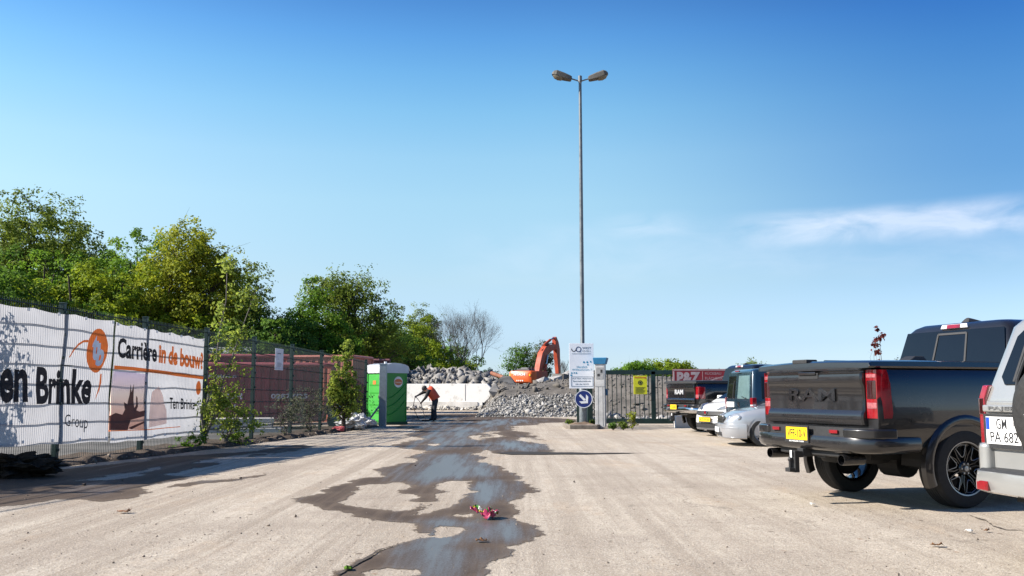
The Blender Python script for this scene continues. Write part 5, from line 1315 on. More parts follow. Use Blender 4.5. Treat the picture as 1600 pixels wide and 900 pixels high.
pl = hand('wl', (-.55, .2, -.75), (.3, .9, .1), 1); pr = hand('wr', (-.8, -.25, -.5), (.1, -.9, -.3), -1)
me = bpy.data.meshes.new('body'); me.from_pydata([v[:] for v in verts], edges, [])
body = bpy.data.objects.new('body', me); COL.objects.link(body)
body.modifiers.new('skin', 'SKIN'); me.skin_vertices or me.skin_vertices
if not me.skin_vertices:
    bm = bmesh.new(); bm.from_mesh(me); bm.verts.layers.skin.verify(); bm.to_mesh(me); bm.free()
for i, r_ in enumerate(rad):
    sv = me.skin_vertices[0].data[i]; sv.radius = (r_, r_); sv.use_root = (i == 0)
sb = body.modifiers.new('sub', 'SUBSURF'); sb.levels = 2; sb.render_levels = 2
bpy.context.view_layer.update(); dg = bpy.context.evaluated_depsgraph_get(); dg.update()
me2 = bpy.data.meshes.new_from_object(body.evaluated_get(dg)); body.modifiers.clear(); body.data = me2; body.parent = man
M_SKIN = mat('skin', (.30, .17, .12), .6); M_JKT = mat('black_jacket', (.018, .018, .020), .85, var=.4, scale=10); M_TRS = mat('dark_trousers', (.035, .036, .042), .85, var=.4, scale=9); M_BOOT = mat('boot', (.02, .017, .015), .7)
me2.materials.clear()
for m_ in (M_JKT, M_TRS, M_SKIN, M_BOOT): me2.materials.append(m_)
hd = Vector(J['head'])
for f in me2.polygons:
    c = f.center; k = 0
    if c.z < .13: k = 3
    elif c.z < .90: k = 1 if c.x > -.3 else 0
    if (c - hd).length < .16 and c.x < -.38: k = 2
    if (c - pl).length < .075 or (c - pr).length < .075: k = 2
    if c.x < -.3 and .5 < c.z < .95 and (c - pl).length >= .075: k = 0
    f.material_index = k
me2.polygons.foreach_set('use_smooth', [True] * len(me2.polygons))
# vest: an open shell round the trunk
b = MB(); rings = []
for (x, z, wx, wy, tilt) in ((.03, .93, .20, .215, -.5), (-.06, 1.06, .20, .22, -.7), (-.17, 1.21, .21, .235, -.85), (-.27, 1.33, .195, .23, -.95), (-.33, 1.385, .12, .15, -1.0)):
    M3 = Matrix.Rotation(tilt, 3, 'Y'); rings.append([Vector((x, 0, z)) + M3 @ Vector((wx * math.cos(a), wy * math.sin(a), 0)) for a in [2 * math.pi * k / 24 for k in range(24)]])
M_VEST = mat('orange_vest', (.75, .095, .035), .7, var=.1)
b.loft(rings, caps=False); b.build('vest', M_VEST, man, smooth=60)
b = MB(); ax = Vector((-.75, 0, .66)).normalized(); hc = Vector((-.47, 0, 1.385))
b.lathe([(.118, -.02), (.121, .02), (.112, .06), (.085, .095), (.045, .115), (0, .12)], hc, ax, 20)
fw = Vector((-.66, 0, -.75)); b.panel([hc + fw * .09 + Vector((0, -.085, 0)), hc + fw * .20 + Vector((0, -.06, 0)) + ax * -.01, hc + fw * .20 + Vector((0, .06, 0)) + ax * -.01, hc + fw * .09 + Vector((0, .085, 0))], .012)
b.build('cap', M_JKT, man, smooth=50)
# face details
b = MB(); fc = hd + fw * .085
b.tube([fc + ax * .03, fc + fw * .028 - ax * .005, fc - ax * .012], [.008, .014, .010], 6)
b.build('nose', M_SKIN, man, smooth=60)
b = MB()
for s_ in (-1, 1): b.lathe([(0, .0), (.009, .004), (0, .009)], fc + Vector((0, s_ * .032, 0)) + ax * .028, fw, 8)
b.tube([fc - ax * .045 + Vector((0, -.025, 0)), fc - ax * .047 + fw * .006, fc - ax * .045 + Vector((0, .025, 0))], .005, 5)
b.build('face_features', M_INK, man)
ln = thing('spray_lance', 'long thin lance held by the stooping person with its hose on the wet ground', 'lance', (q.x, q.y, 0))
tip = Vector((-.40, -.1, .03)); top = Vector(pr) + Vector((0, -.03, 0)); midp = Vector(pl)
MB().tube([top + (top - midp) * .1, top, midp + Vector((0, .03, 0)), tip], .014, 8).build('tube', mat('worn_wood', (.35, .27, .2), .7), ln)
MB().box((tip.x, tip.y, .035), (.30, .12, .06)).build('head', M_BOOT, ln, bevel=.01)
MB().tube([top + (top - midp) * .1, top + Vector((-.12, .1, -.45)), top + Vector((.1, .5, -1.03)), (.6, .9, .03), (1.4, .2, .03), (2.4, .6, .03)], .015, 6).build('hose', M_JKT, ln, smooth=60)

# ------------------------------------------------------------------ excavator
EY = 95.0; M_EO = mat('excavator_orange', (.62, .095, .010), .45, var=.12, scale=1, rvar=.1); M_EOD = mat('worn_orange', (.36, .052, .018), .6, var=.35, scale=1.2, rvar=.15); M_EB = mat('track_black', (.02, .02, .021), .7, var=.3)
ex = thing('excavator', 'orange crawler excavator with raised arm on the earth bank', 'excavator', (xat(832, 600, EY), EY, zat(600, EY) - 1.15), R(90 - 30))
for sy in (-1, 1):
    b = MB(); P = [(-2.1, .45), (-1.9, .15), (-1.6, 0), (1.6, 0), (2.0, .2), (2.15, .5), (2.0, .8), (1.7, .95), (-1.6, .95), (-2.0, .75)]
    b.prism([(x, z) for x, z in P], 'y', sy * 1.25 - .3, sy * 1.25 + .3); tk_ = b.build('track', M_EB, ex, bevel=.03)
    b = MB()
    for k in range(16): b.box((-1.7 + k * .22, sy * 1.25, .975), (.08, .62, .05))
    b.build('track_shoe', M_EB, tk_)
MB().box((0, 0, .8), (2.2, 1.9, .5)).build('undercarriage', M_EB, ex, bevel=.05)
MB().cyl((0, 0, .95), (0, 0, 1.2), .7, n=24).build('slew_ring', M_EB, ex)
rg = []
for x, wd, zb_, zt_ in ((-2.75, 1.05, 1.35, 2.25), (-2.6, 1.3, 1.25, 2.45), (-2.2, 1.42, 1.2, 2.5), (-1.75, 1.45, 1.2, 2.5)): rg.append([(x, -wd, zb_), (x, -wd, zt_ - .12), (x, -wd + .15, zt_), (x, wd - .15, zt_), (x, wd, zt_ - .12), (x, wd, zb_)])
cw = MB().loft(rg).build('counterweight', M_EO, ex, smooth=35)
b = MB()
b.text('HITACHI', (-2.69, .0, 2.13), (0, -1, 0), U, 1.35, .27, .05, 0, 'C', off=.02)
for k in range(4): b.add([(-2.72, -.45 + .22 * k, 1.42), (-2.72, -.33 + .22 * k, 1.42), (-2.72, -.28 + .22 * k, 1.54), (-2.72, -.40 + .22 * k, 1.54)], [(0, 1, 2, 3)])
b.xf(lambda v: Vector((v.x - .08, v.y, v.z))); b.build('lettering', mat('decal_white', (.8, .78, .74), .5), cw, flip=False)
b = MB()
for y in (-1.12, 1.12): b.box((-2.68, y, 2.05), (.1, .24, .22))
b.build('reflector', mat('amber', (.75, .38, .02), .4), cw)
b = MB(); b.box((-.5, -.95, 1.85), (2.5, .95, 1.25)); b.box((-.6, .85, 1.75), (2.3, 1.1, 1.05)); b.box((.2, 0, 1.5), (2.6, 1.0, .6)); b.build('engine_housing', M_EOD, ex, bevel=.05)
b = MB(); b.box((-1.0, .25, 2.55), (1.3, 1.5, .34)); b.build('engine_cover', mat('cover_grey', (.07, .07, .075), .6), ex, bevel=.05)
MB().cyl((-1.2, -.6, 2.4), (-1.2, -.6, 3.0), .08, n=10).build('exhaust', M_EB, ex)
rg = [[(x, y, z) for x, y in ((-.15, .5), (1.55, .5), (1.7, .6), (1.7, 1.3), (1.55, 1.4), (-.15, 1.4))] for z in (1.3, 2.75)] + [[(x * .92, y, 2.9) for x, y in ((-.05, .58), (1.4, .58), (1.5, .65), (1.5, 1.25), (1.4, 1.32), (-.05, 1.32))]]
cb = MB().loft(rg).build('cab', mat('cover_grey', (.07, .07, .075), .6), ex, smooth=30)
b = MB(); b.box((.75, .492, 2.2), (1.3, .012, .9)); b.box((.75, 1.408, 2.2), (1.3, .012, .9)); b.box((1.705, .95, 2.2), (.012, .66, .9)); b.box((-.157, .95, 2.3), (.012, .7, .6)); b.build('cab_window', mat('cab_glass', (.02, .025, .03), .05), cb)
# boom: plate girder following a bent centre line, then the stick
def girder(name, P, hs, wd, m):
    P = [Vector((p[0], 0, p[1])) for p in P]; rg = []
    for i, p_ in enumerate(P):
        t = (P[min(i + 1, len(P) - 1)] - P[max(i - 1, 0)]).normalized(); nrm = Vector((-t.z, 0, t.x)); hh = hs[i] / 2
        rg.append([p_ + nrm * hh + Vector((0, -wd, 0)), p_ + nrm * hh + Vector((0, wd, 0)), p_ - nrm * hh + Vector((0, wd, 0)), p_ - nrm * hh + Vector((0, -wd, 0))])
    return MB().loft(rg).build(name, m, ex, bevel=.02)
B0, B1, B2 = (1.0, 1.95), (2.6, 4.7), (5.4, 5.35)
girder('boom', [B0, (1.55, 3.1), (2.15, 4.2), (2.9, 4.85), (4.0, 5.15), B2], [.5, .85, 1.0, .95, .7, .5], .30, M_EOD)
girder('stick', [(5.05, 6.35), (5.35, 5.7), (5.6, 5.0), (5.75, 3.6), (5.85, 2.35)], [.3, .75, .85, .6, .38], .22, M_EOD)
M_CHR = mat('cylinder_rod', (.45, .45, .45), .25, .9)
b = MB()
for y in (-.42, .42): b.tube([(1.55, y, 1.75), (2.35, y, 3.25)], .15, 10)
b.tube([(2.6, 0, 5.35), (4.1, 0, 6.0)], .15, 10); b.tube([(5.95, 0, 5.3), (6.05, 0, 3.9)], .11, 10); b.build('hydraulic_cylinder', M_EOD, ex, smooth=40)
b = MB()
for y in (-.42, .42): b.tube([(2.35, y, 3.25), (2.75, y, 4.3)], .08, 8)
b.tube([(4.1, 0, 6.0), (5.05, 0, 6.3)], .085, 8); b.tube([(6.05, 0, 3.9), (6.1, 0, 2.7)], .06, 8); b.build('piston_rod', M_CHR, ex, smooth=40)
b = MB()
for k in range(3): b.tube([(2.0 + k * .05, -.1 + .1 * k, 4.75), (3.0, -.1 + .1 * k, 5.4), (4.6, -.1 + .1 * k, 5.7), (5.3, -.1 + .1 * k, 5.2), (5.45, -.1 + .1 * k, 4.3)], .035, 6)
b.build('hose', M_EB, ex)
P = [(5.7, 2.35), (6.15, 2.3), (6.3, 1.9), (6.1, 1.35), (5.5, 1.15), (4.95, 1.3), (5.15, 1.55), (5.5, 1.75)]
MB().prism(P, 'y', -.6, .6).build('bucket', mat('bucket_dark', (.05, .045, .042), .6, var=.4), ex, bevel=.03)
boulder(888, 588, 88, .95, 'pale concrete block hanging below the excavator bucket', 97, M_STONE)
# ------------------------------------------------------------------ vehicles (local frame: x forward from the rear, y left, z up)
def paint(name, col, flake=.35, rough=.28):
    return mat(name, col, rough, flake, var=.05, scale=1.5, coat=1.0, rvar=.05)
P_CHAR = paint('charcoal_paint', (.019, .018, .0185), .45, .30); P_BLK = paint('black_paint', (.008, .008, .009), .2); P_SIL = paint('silver_paint', (.36, .37, .39), .40, .30)
P_SILW = paint('light_silver_paint', (.30, .30, .29), .35, .32); P_WHT = paint('white_paint', (.74, .74, .73), 0, .3); P_BLU = paint('dark_blue_paint', (.012, .032, .050), .3, .28)
M_PLA = mat('black_plastic', (.018, .018, .019), .6, var=.3, scale=30); M_RUB = mat('tyre_black', (.013, .013, .013), .8, var=.35, scale=25)
M_GLS = mat('tinted_glass', (.006, .007, .008), .03, var=.05, coat=.0, spec=.45); M_CHROME = mat('chrome', (.62, .62, .63), .12, 1.0, var=.08, scale=5)
M_RL = mat('red_lamp', (.21, .004, .008), .10, var=.3, scale=9, coat=1.0); M_RLD = mat('smoked_lamp', (.030, .004, .005), .08, coat=1.0); M_CL = mat('clear_lamp', (.62, .58, .58), .10, .2, var=.15, scale=30, coat=1.0)
M_HL = mat('headlamp_glass', (.30, .32, .34), .08, .35, var=.3, scale=9, coat=1.0); M_PLY = mat('plate_yellow', (.80, .50, .008), .4, var=.05); M_PLW = mat('plate_white', (.78, .78, .77), .4, var=.04)
M_ALLOY = mat('alloy', (.30, .31, .32), .3, .8, var=.1); M_RIMB = mat('rim_black', (.012, .012, .013), .25, .3, coat=.5); M_UND = mat('underbody', (.010, .010, .010), .8); M_BLUE_EU = mat('plate_blue', (.01, .05, .35), .4)

def rrect(x0, x1, w, r, n=4):
    P = []
    for cx_, cy_, a0 in ((x1 - r, w - r, 0), (x0 + r, w - r, 90), (x0 + r, -w + r, 180), (x1 - r, -w + r, 270)):
        for k in range(n + 1):
            a = R(a0 + 90 * k / n); P.append((cx_ + r * math.cos(a), cy_ + r * math.sin(a)))
    return P
def vloft(levels, r=.12, n=4):
    """levels: (z, x0, x1, halfwidth[, radius])"""
    return MB().loft([[(x, y, l[0]) for x, y in rrect(l[1], l[2], l[3], l[4] if len(l) > 4 else r, n)] for l in levels])
def half(pts): return [(y, z) for y, z in pts] + [(-y, z) for y, z in reversed(pts) if abs(y) > 1e-6]
def xloft(st):
    """st: list of (x, half profile from bottom centre to top centre)"""
    return MB().loft([[(x, y, z) for y, z in half(p)] for x, p in st])
def sweep_plan(mb, path, prof):
    """path: plan points (x,y); prof: closed list of (outward offset, z)"""
    rg = []
    mid = path[len(path) // 2]; front = mid[0] > 2
    if front == (path[0][1] < path[-1][1]): path = path[::-1]
    for i, p in enumerate(path):
        a, b = Vector(path[max(i - 1, 0)]), Vector(path[min(i + 1, len(path) - 1)]); t = (b - a).normalized(); n = Vector((-t.y, t.x))
        rg.append([(p[0] + n.x * o, p[1] + n.y * o, z) for o, z in prof])
    return mb.loft(rg)
def wheel(par, x, y, r, w, side, rimm, spokes=5, rr=.66, style='plain', edge=None):
    """side: +1 outer face towards +y"""
    b = MB(); h = w / 2
    prof = [(r * rr, -h * .80), (r * (rr + .03), -h * .98), (r * .86, -h), (r * .95, -h * .94), (r * .985, -h * .78), (r, -h * .66)]
    nt = 5
    for k in range(nt):
        a0 = -h * .60 + 1.2 * h * k / nt; s = 1.2 * h / nt
        prof += [(r, a0 + s * .06), (r, a0 + s * .80), (r * .978, a0 + s * .82), (r * .978, a0 + s * .98)]
    prof += [(r, h * .62), (r, h * .66), (r * .985, h * .78), (r * .95, h * .94), (r * .86, h), (r * (rr + .03), h * .98), (r * rr, h * .80)]
    b.lathe(prof, (x, y, r), (0, 1, 0), 56)
    wo_ = b.build('wheel', M_RUB, par, smooth=40)
    R0 = r * rr; b = MB(); yf = y + side * h
    b.lathe([(R0, -side * h * 1.7), (R0, -side * .01), (R0 * 1.02, side * .008 - side * .02), (R0 * .95, -side * .02), (R0 * .92, -side * .05), (R0 * .90, -side * h * 1.7)], (x, yf, r), (0, 1, 0), 48)
    def pt(rad, ang, dy): return Vector((x + rad * math.cos(ang), yf - side * dy, r + rad * math.sin(ang)))
    for k in range(spokes):
        a = 2 * math.pi * k / spokes + .26
        if style == 'split':
            for s_ in (-1, 1):
                q = [(.16, a + s_ * .30, .05), (.55, a + s_ * .10, .035), (.93, a + s_ * .20, .03)]
                rg = []
                for f, an, d_ in q:
                    wd = .045 * R0 / f / R0 * (.5 if f > .5 else .35); rg.append([pt(R0 * f, an - wd, d_), pt(R0 * f, an + wd, d_), pt(R0 * f, an + wd, d_ + .05), pt(R0 * f, an - wd, d_ + .05)])
                b.loft(rg)
        else:
            rg = [[pt(R0 * f, a - wd, d_), pt(R0 * f, a + wd, d_), pt(R0 * f, a + wd, d_ + .04), pt(R0 * f, a - wd, d_ + .04)] for f, wd, d_ in ((.16, .5, .04), (.5, .16, .03), (.94, .13, .03))]
            b.loft(rg)
    b.lathe([(R0 * .27, side * .0 - side * .10), (R0 * .27, -side * .045), (R0 * .22, -side * .03), (0, -side * .028)], (x, yf, r), (0, 1, 0), 24)
    rim = b.build('rim', rimm, wo_, smooth=35)
    b = MB(); b.lathe([(R0 * .34, -side * .15), (R0 * .34, -side * .13), (R0 * .75, -side * .13), (R0 * .75, -side * .15)], (x, yf, r), (0, 1, 0), 32); b.build('brake_disc', M_UND, wo_, smooth=40)
    b = MB()
    for k in range(6):
        a = 2 * math.pi * k / 6; b.cyl(pt(R0 * .20, a, .035), pt(R0 * .20, a, .018), .011, n=6)
    b.lathe([(R0 * .11, -side * .03), (R0 * .10, -side * .012), (0, -side * .010)], (x, yf, r), (0, 1, 0), 16); b.build('hub_cap', M_ALLOY, wo_, smooth=40)
    if edge:
        b = MB(); b.lathe([(R0 * 1.0, -side * .012), (R0 * 1.018, -side * .006), (R0 * .975, -side * .008), (R0 * .97, -side * .016)], (x, yf, r), (0, 1, 0), 48)
        for k in range(spokes):      # machined outline of every opening between the spoke pairs
            a = 2 * math.pi * k / spokes + .26; a2 = a + math.pi / spokes
            P = [pt(R0 * .50, a2 - .16, .026), pt(R0 * .88, a2 - .30, .022), pt(R0 * .93, a2, .022), pt(R0 * .88, a2 + .30, .022), pt(R0 * .50, a2 + .16, .026), pt(R0 * .44, a2, .03), pt(R0 * .50, a2 - .16, .026)]
            b.tube(P, .0048, 5)
        b.build('rim_edge', edge, wo_, smooth=40)
    return wo_
def arch_cutter(x, r, rad, w):
    return MB().cyl((x, -w, r), (x, w, r), rad, n=48).build('cutter', M_UND)
def well(par, x, r, rad, hw_):
    for s in (-1, 1):
        b = MB()
        P = [(x + rad * math.cos(a), r + rad * math.sin(a)) for a in [math.pi * k / 20 for k in range(21)]]
        rg = [[(px_, s * hw_, pz) for px_, pz in P], [(px_, s * (hw_ - .42), pz) for px_, pz in P]]; b.loft(rg, caps=False, closed=False)
        b.poly([(px_, s * (hw_ - .42), pz) for px_, pz in P])
        b.build('wheel_well', M_UND, par, flip=False)
def arch_lip(par, x, r, rad, y, m, s, z_min=.3):
    rg = []
    for k in range(25):
        a = R(-22) + R(224) * k / 24; c, sn = math.cos(a), math.sin(a)
        rg.append([(x + (rad + o) * c, s * (y + d), r + (rad + o) * sn) for o, d in ((-.012, -.06), (-.012, .022), (.012, .035), (.05, .030), (.085, .004), (.085, -.06))])
    MB().loft(rg).build('wheel_arch', m, par, smooth=50)
def plate(par, o, right, up, w, h, rows, m, eu=True, frame=None):
    o, right, up = Vector(o), Vector(right).normalized(), Vector(up).normalized(); n = right.cross(up)
    b = MB(); b.loft([[o + right * sx * w / 2 + up * sy * h / 2 + n * d for sx, sy in ((-1, -1), (1, -1), (1, 1), (-1, 1))] for d in (-.006, .004)])
    pl_ = b.build('number_plate', m, par)
    if frame:
        b = MB()
        for c, ww, hh in ((up * (h / 2 + .008), w + .035, .018), (-up * (h / 2 + .014), w + .035, .032), (right * (w / 2 + .008), .018, h), (-right * (w / 2 + .008), .018, h)):
            b.loft([[o + c + right * sx * ww / 2 + up * sy * hh / 2 + n * d for sx, sy in ((-1, -1), (1, -1), (1, 1), (-1, 1))] for d in (-.006, .008)])
        b.build('plate_frame', M_PLA, pl_)
        if isinstance(frame, str):
            MB().text(frame, o - up * (h / 2 + .015), right, up, w * .66, .016, .02, off=.0095).build('frame_lettering', M_PLW, pl_, flip=False)
    ex_ = w * .10 if eu else 0
    if eu:
        q = o - right * (w / 2 - ex_ / 2 - .004)
        hh = h * (.44 if len(rows) > 1 else .92); q = q + up * (h * .24 if len(rows) > 1 else 0)
        MB().add([q + right * sx * ex_ / 2 + up * sy * hh / 2 + n * .0055 for sx, sy in ((-1, -1), (1, -1), (1, 1), (-1, 1))], [(0, 1, 2, 3)]).build('country_band', M_BLUE_EU, pl_, flip=False)
    b = MB()
    for i, (tx_, wf, sh) in enumerate(rows):
        hh = h * (.66 if len(rows) == 1 else .38); yy = 0 if len(rows) == 1 else h * (.235 - .47 * i)
        b.text(tx_, o + right * (sh * w + (ex_ / 2 if len(rows) == 1 else 0)) + up * yy, right, up, w * wf, hh, .008, off=.006)
    b.build('registration', M_INK, pl_, flip=False)
    return pl_
def qpanel(par, name, pts, m, th=.012, bevel=.004):
    return MB().panel(pts, th).build(name, m, par, bevel=bevel)

def pickup(name, label, loc, rz, P, old=False):
    t = thing(name, label, 'pickup truck', loc, rz, 'pickup trucks parked tail first in the yard')
    r = .425 if not old else .43; rax, fax = 1.24, 4.92; zb = 1.50; zl = .88
    prof = [(0, .66), (.80, .64), (.95, .66), (.99, .78), (1.005, .98), (1.0, 1.15), (.985, 1.30), (.965, 1.42), (.935, 1.485), (.88, zb), (0, zb)]
    def sc(p, k, dz=0): return [(y * k, z + dz) for y, z in p]
    bed = xloft([(.10, sc(prof, .968)), (.13, sc(prof, .985)), (.30, prof), (.85, sc(prof, 1.004)), (1.6, sc(prof, 1.004)), (2.02, prof)]).build('bed', P, t)
    # pocket behind the tailgate and the wheel openings
    cut_body(bed, [arch_cutter(rax, r + .02, .485, 1.4), MB().box((.05, 0, 1.2), (.18, 1.64, .70)).build('cutter', M_UND)])
    fp = lambda zt_, wd: [(0, .5), (.80, .5), (.94, .56), (.985, .78), (1.0, .98), (wd, 1.13), (wd - .03, 1.16), (wd - .06, zt_ - .02), (wd - .2, zt_), (.4, zt_ + .02), (0, zt_ + .03)]
    body = xloft([(2.045, prof[:1] + [(.80, .5), (.94, .52)] + prof[3:]), (3.9, prof[:1] + [(.80, .5), (.94, .52)] + prof[3:]), (4.12, fp(1.40, 1.0)), (4.5, fp(1.34, 1.0)), (5.2, fp(1.30, .98)), (5.65, fp(1.24, .93)), (5.82, fp(1.15, .86)), (5.86, sc(fp(1.05, .82), .97))]).build('body', P, t)
    cut_body(body, [arch_cutter(fax, r + .02, .485, 1.4)])
    well(t, rax, r + .02, .485, .985); well(t, fax, r + .02, .485, .97)
    for s in (-1, 1):
        arch_lip(t, rax, r + .02, .485, .995, P, s); arch_lip(t, fax, r + .02, .485, .985, P, s)
    # chassis, axle, spare wheel under the bed
    b = MB(); b.box((2.9, .45, .58), (5.0, .1, .16)); b.box((2.9, -.45, .58), (5.0, .1, .16)); b.box((3.2, 0, .62), (3.2, 1.5, .12)); b.cyl((rax, -.8, r), (rax, .8, r), .06, n=12); b.cyl((rax, -.16, r), (rax, .16, r), .17, n=16); b.cyl((fax, -.8, r), (fax, .8, r), .05); b.box((.5, 0, .66), (.7, 1.5, .1))
    b.box((2.3, -.62, .50), (.7, .3, .24)); b.build('chassis', M_UND, t)
    MB().lathe([(.20, -.11), (.36, -.11), (.39, -.06), (.39, .06), (.36, .11), (.2, .11)], (.62, 0, .56), (0, 0, 1), 32).build('spare_tyre', M_RUB, t, smooth=40)
    sp_, st_, rm, ed = (6, 'split', M_RIMB, M_ALLOY) if not old else (6, 'plain', M_CHROME, None)
    for x in (rax, fax):
        for s in (-1, 1): wheel(t, x, s * .865, r, .285, s, rm, sp_, .67, st_, ed)
    # tailgate: pressed panel
    tg = [(.07, zl), (.035, zl + .02), (.020, zl + .10), (.030, zl + .14), (.052, zl + .17), (.056, zl + .30), (.050, zl + .42), (.030, zl + .46), (.022, zl + .50), (.030, zl + .56), (.045, zl + .575), (.045, zl + .59), (.012, zl + .605), (.012, zl + .625), (.16, zl + .625), (.16, zl)]
    rg = []
    for y, k in ((-.815, .022), (-.80, .0), (-.4, -.006), (0, -.010), (.4, -.006), (.80, .0), (.815, .022)): rg.append([(x + k, y, z) for x, z in tg])
    tgo = MB().loft(rg).build('tailgate', P, t, smooth=30)
    XR, UP = (0, -1, 0), (0, 0, 1)
    if not old:
        MB().text('RAM', (.050, .0, zl + .335), XR, UP, .80, .135, .014, .012, off=.010).build('lettering', P_BLK, tgo, smooth=20)
        b = MB(); b.box((.018, .02, zl + .545), (.02, .34, .075)); b.build('handle_recess', M_PLA, tgo, bevel=.01)
        MB().box((.004, .02, zl + .575), (.03, .30, .035)).build('handle', P, tgo, bevel=.008)
    else:
        MB().text('RAM', (.040, .04, zl + .36), XR, UP, .50, .145, .03, .02, off=.004).build('lettering', mat('satin_silver', (.36, .36, .37), .5), tgo, smooth=20)
        b = MB(); b.box((.012, 0, zl + .085), (.02, 1.5, .035)); b.build('trim_strip', M_CHROME, tgo)
    # tail lamps wrapping the corner
    for s in (-1, 1):
        def lampshape(z0, z1, o, x1, rear=False):
            if rear:
                P4 = [(.090 - o, .832), (.085 - o, .90), (.103 - o, .958), (.13, .965), (.13, .84)]
                return P4 if s > 0 else [(x, -y) for x, y in P4]
            P4 = [(.090 - o, .825), (.085 - o, .90), (.105 - o, .965 + o * .4), (.16, .990 + o), (x1, 1.003 + o), (x1, .95), (.16, .90), (.13, .825)]
            return P4 if s > 0 else [(x, -y) for x, y in P4]
        if not old:
            z0, z1 = zl + .09, zl + .60
            rg = [[(x, y, z) for x, y in lampshape(z0, z1, .004, xx)] for z, xx in ((z0, .25), (z0 + .05, .265), (z1 - .15, .245), (z1 - .05, .22), (z1, .20))]
            lm_ = MB().loft(rg).build('tail_lamp', M_RL, t, smooth=30)
            rg = [[(x, y, z) for x, y in lampshape(z0, z1, .009, .21, True)] for z in (z0 + .20, z0 + .40)]; MB().loft(rg).build('lamp_lens', M_RLD, lm_, bevel=.01)
            for za, zb_ in ((z0 + .10, z0 + .165), (z0 + .425, z0 + .465)):
                rg = [[(x, y, z) for x, y in lampshape(z0, z1, .008, .18, True)] for z in (za, zb_)]; MB().loft(rg).build('lamp_lens', mat('pink_lens', (.34, .10, .11), .12, .1, var=.4, scale=40, coat=1.0), lm_, bevel=.006)
        else:
            z0, z1 = zl + .14, zl + .52
            lm_ = MB().loft([[(x, y, z) for x, y in lampshape(z0, z1, .004, .32)] for z in (z0, z1)]).build('tail_lamp', M_RL, t, bevel=.02)
            MB().loft([[(x, y, z) for x, y in lampshape(z0, z1, .009, .26)] for z in (z0 + .04, z0 + .14)]).build('lamp_lens', mat('pink_lens', (.34, .10, .11), .12), lm_, bevel=.006)
    # bumper
    BP = P if not old else M_CHROME
    path = [(.62, 1.0), (.40, 1.02), (.18, 1.015), (.04, .97), (-.06, .86), (-.10, .70), (-.115, .45), (-.12, 0), (-.115, -.45), (-.10, -.70), (-.06, -.86), (.04, -.97), (.18, -1.015), (.40, -1.02), (.62, -1.0)]
    path = path[::-1]
    bz0, bz1 = .60, .865
    prof_b = [(-.0, bz1 - .10), (.012, bz1 - .13), (.018, bz0 + .06), (-.004, bz0 + .02), (-.05, bz0), (-.12, bz0 + .01), (-.12, bz1 - .1)]
    bm_ = sweep_plan(MB(), path, [(-o if False else o, z) for o, z in prof_b]).build('bumper', BP, t, smooth=40)
    inner = [p for p in path if p[0] < .2]
    sweep_plan(MB(), inner, [(-.035, bz1), (-.035, bz1 - .09), (.008, bz1 - .115), (-.22, bz1 - .115), (-.22, bz1)]).build('bumper_step', M_PLA, bm_, smooth=30)
    for s in (-1, 1):
        rg = [[(x, s * y, z) for x, y in ((.30, 1.028), (.12, 1.018), (.0, .965), (-.075, .86), (-.105, .66), (-.05, .62), (.3, .75))] for z in (bz1 - .11, bz1 - .005)]
        MB().loft(rg).build('bumper_corner', P, bm_, bevel=.02)
        MB().box((-.090, s * .50, bz1 - .045), (.02, .13, .038)).build('reflector', M_RL, bm_, bevel=.004)
        if not old:
            MB().lathe([(.050, .0), (.056, -.0), (.060, .02), (.060, .28), (.044, .28), (.046, .02)], (-.105, s * .62, bz0 - .075), (1, 0, 0), 24).build('exhaust_tip', M_RIMB, t, smooth=40)
            MB().box((-.045, s * .60, bz0 + .02), (.10, .24, .05)).build('exhaust_bezel', P, bm_, bevel=.02)
    b = MB(); b.box((.04, 0, bz0 - .02), (.16, 1.02, .08)); b.build('valance', M_PLA, bm_, bevel=.02)
    # tow hitch
    b = MB(); b.box((.0, 0, bz0 - .03), (.3, .10, .09)); b.box((-.20, 0, bz0 - .05), (.12, .09, .07)); b.box((-.23, 0, bz0 - .13), (.06, .10, .24)); b.box((-.27, 0, bz0 - .22), (.12, .085, .045)); b.cyl((-.29, 0, bz0 - .20), (-.29, 0, bz0 - .13), .018, n=10); b.lathe([(0, .05), (.018, .046), (.027, .025), (.018, .0)], (-.29, 0, bz0 - .13), (0, 0, 1), 14)
    b.box((.02, -.18, bz0 - .04), (.05, .14, .08)); b.build('tow_hitch', M_PLA, t, bevel=.006)
    MB().box((-.275, 0, bz0 - .05), (.006, .03, .09)).build('hitch_tag', M_PLW, t)
    plate(t, (-.140, .06 if not old else .12, bz1 - .085), XR, UP, .38, .145, [('VFF-10-V' if not old else 'V-10-BX', .86, 0)], M_PLY, eu=False, frame='BUYELDE.COM' if not old else True)
    # lid over the bed
    rg = []
    for x, dz in ((.015, .0), (.02, .055), (.06, .075), (.35, .085), (.9, .09), (1.96, .085), (2.01, .06)):
        rg.append([(x, .955, zb - .0), (x, .965, zb + .02), (x, .955, zb + .02 + dz * .6), (x, .90, zb + dz), (x, .4, zb + dz + .016), (x, 0, zb + dz + .02), (x, -.4, zb + dz + .016), (x, -.90, zb + dz), (x, -.955, zb + .02 + dz * .6), (x, -.965, zb + .02), (x, -.955, zb)])
    lid = MB().loft(rg).build('bed_cover', P if not old else M_PLA, t, smooth=30)
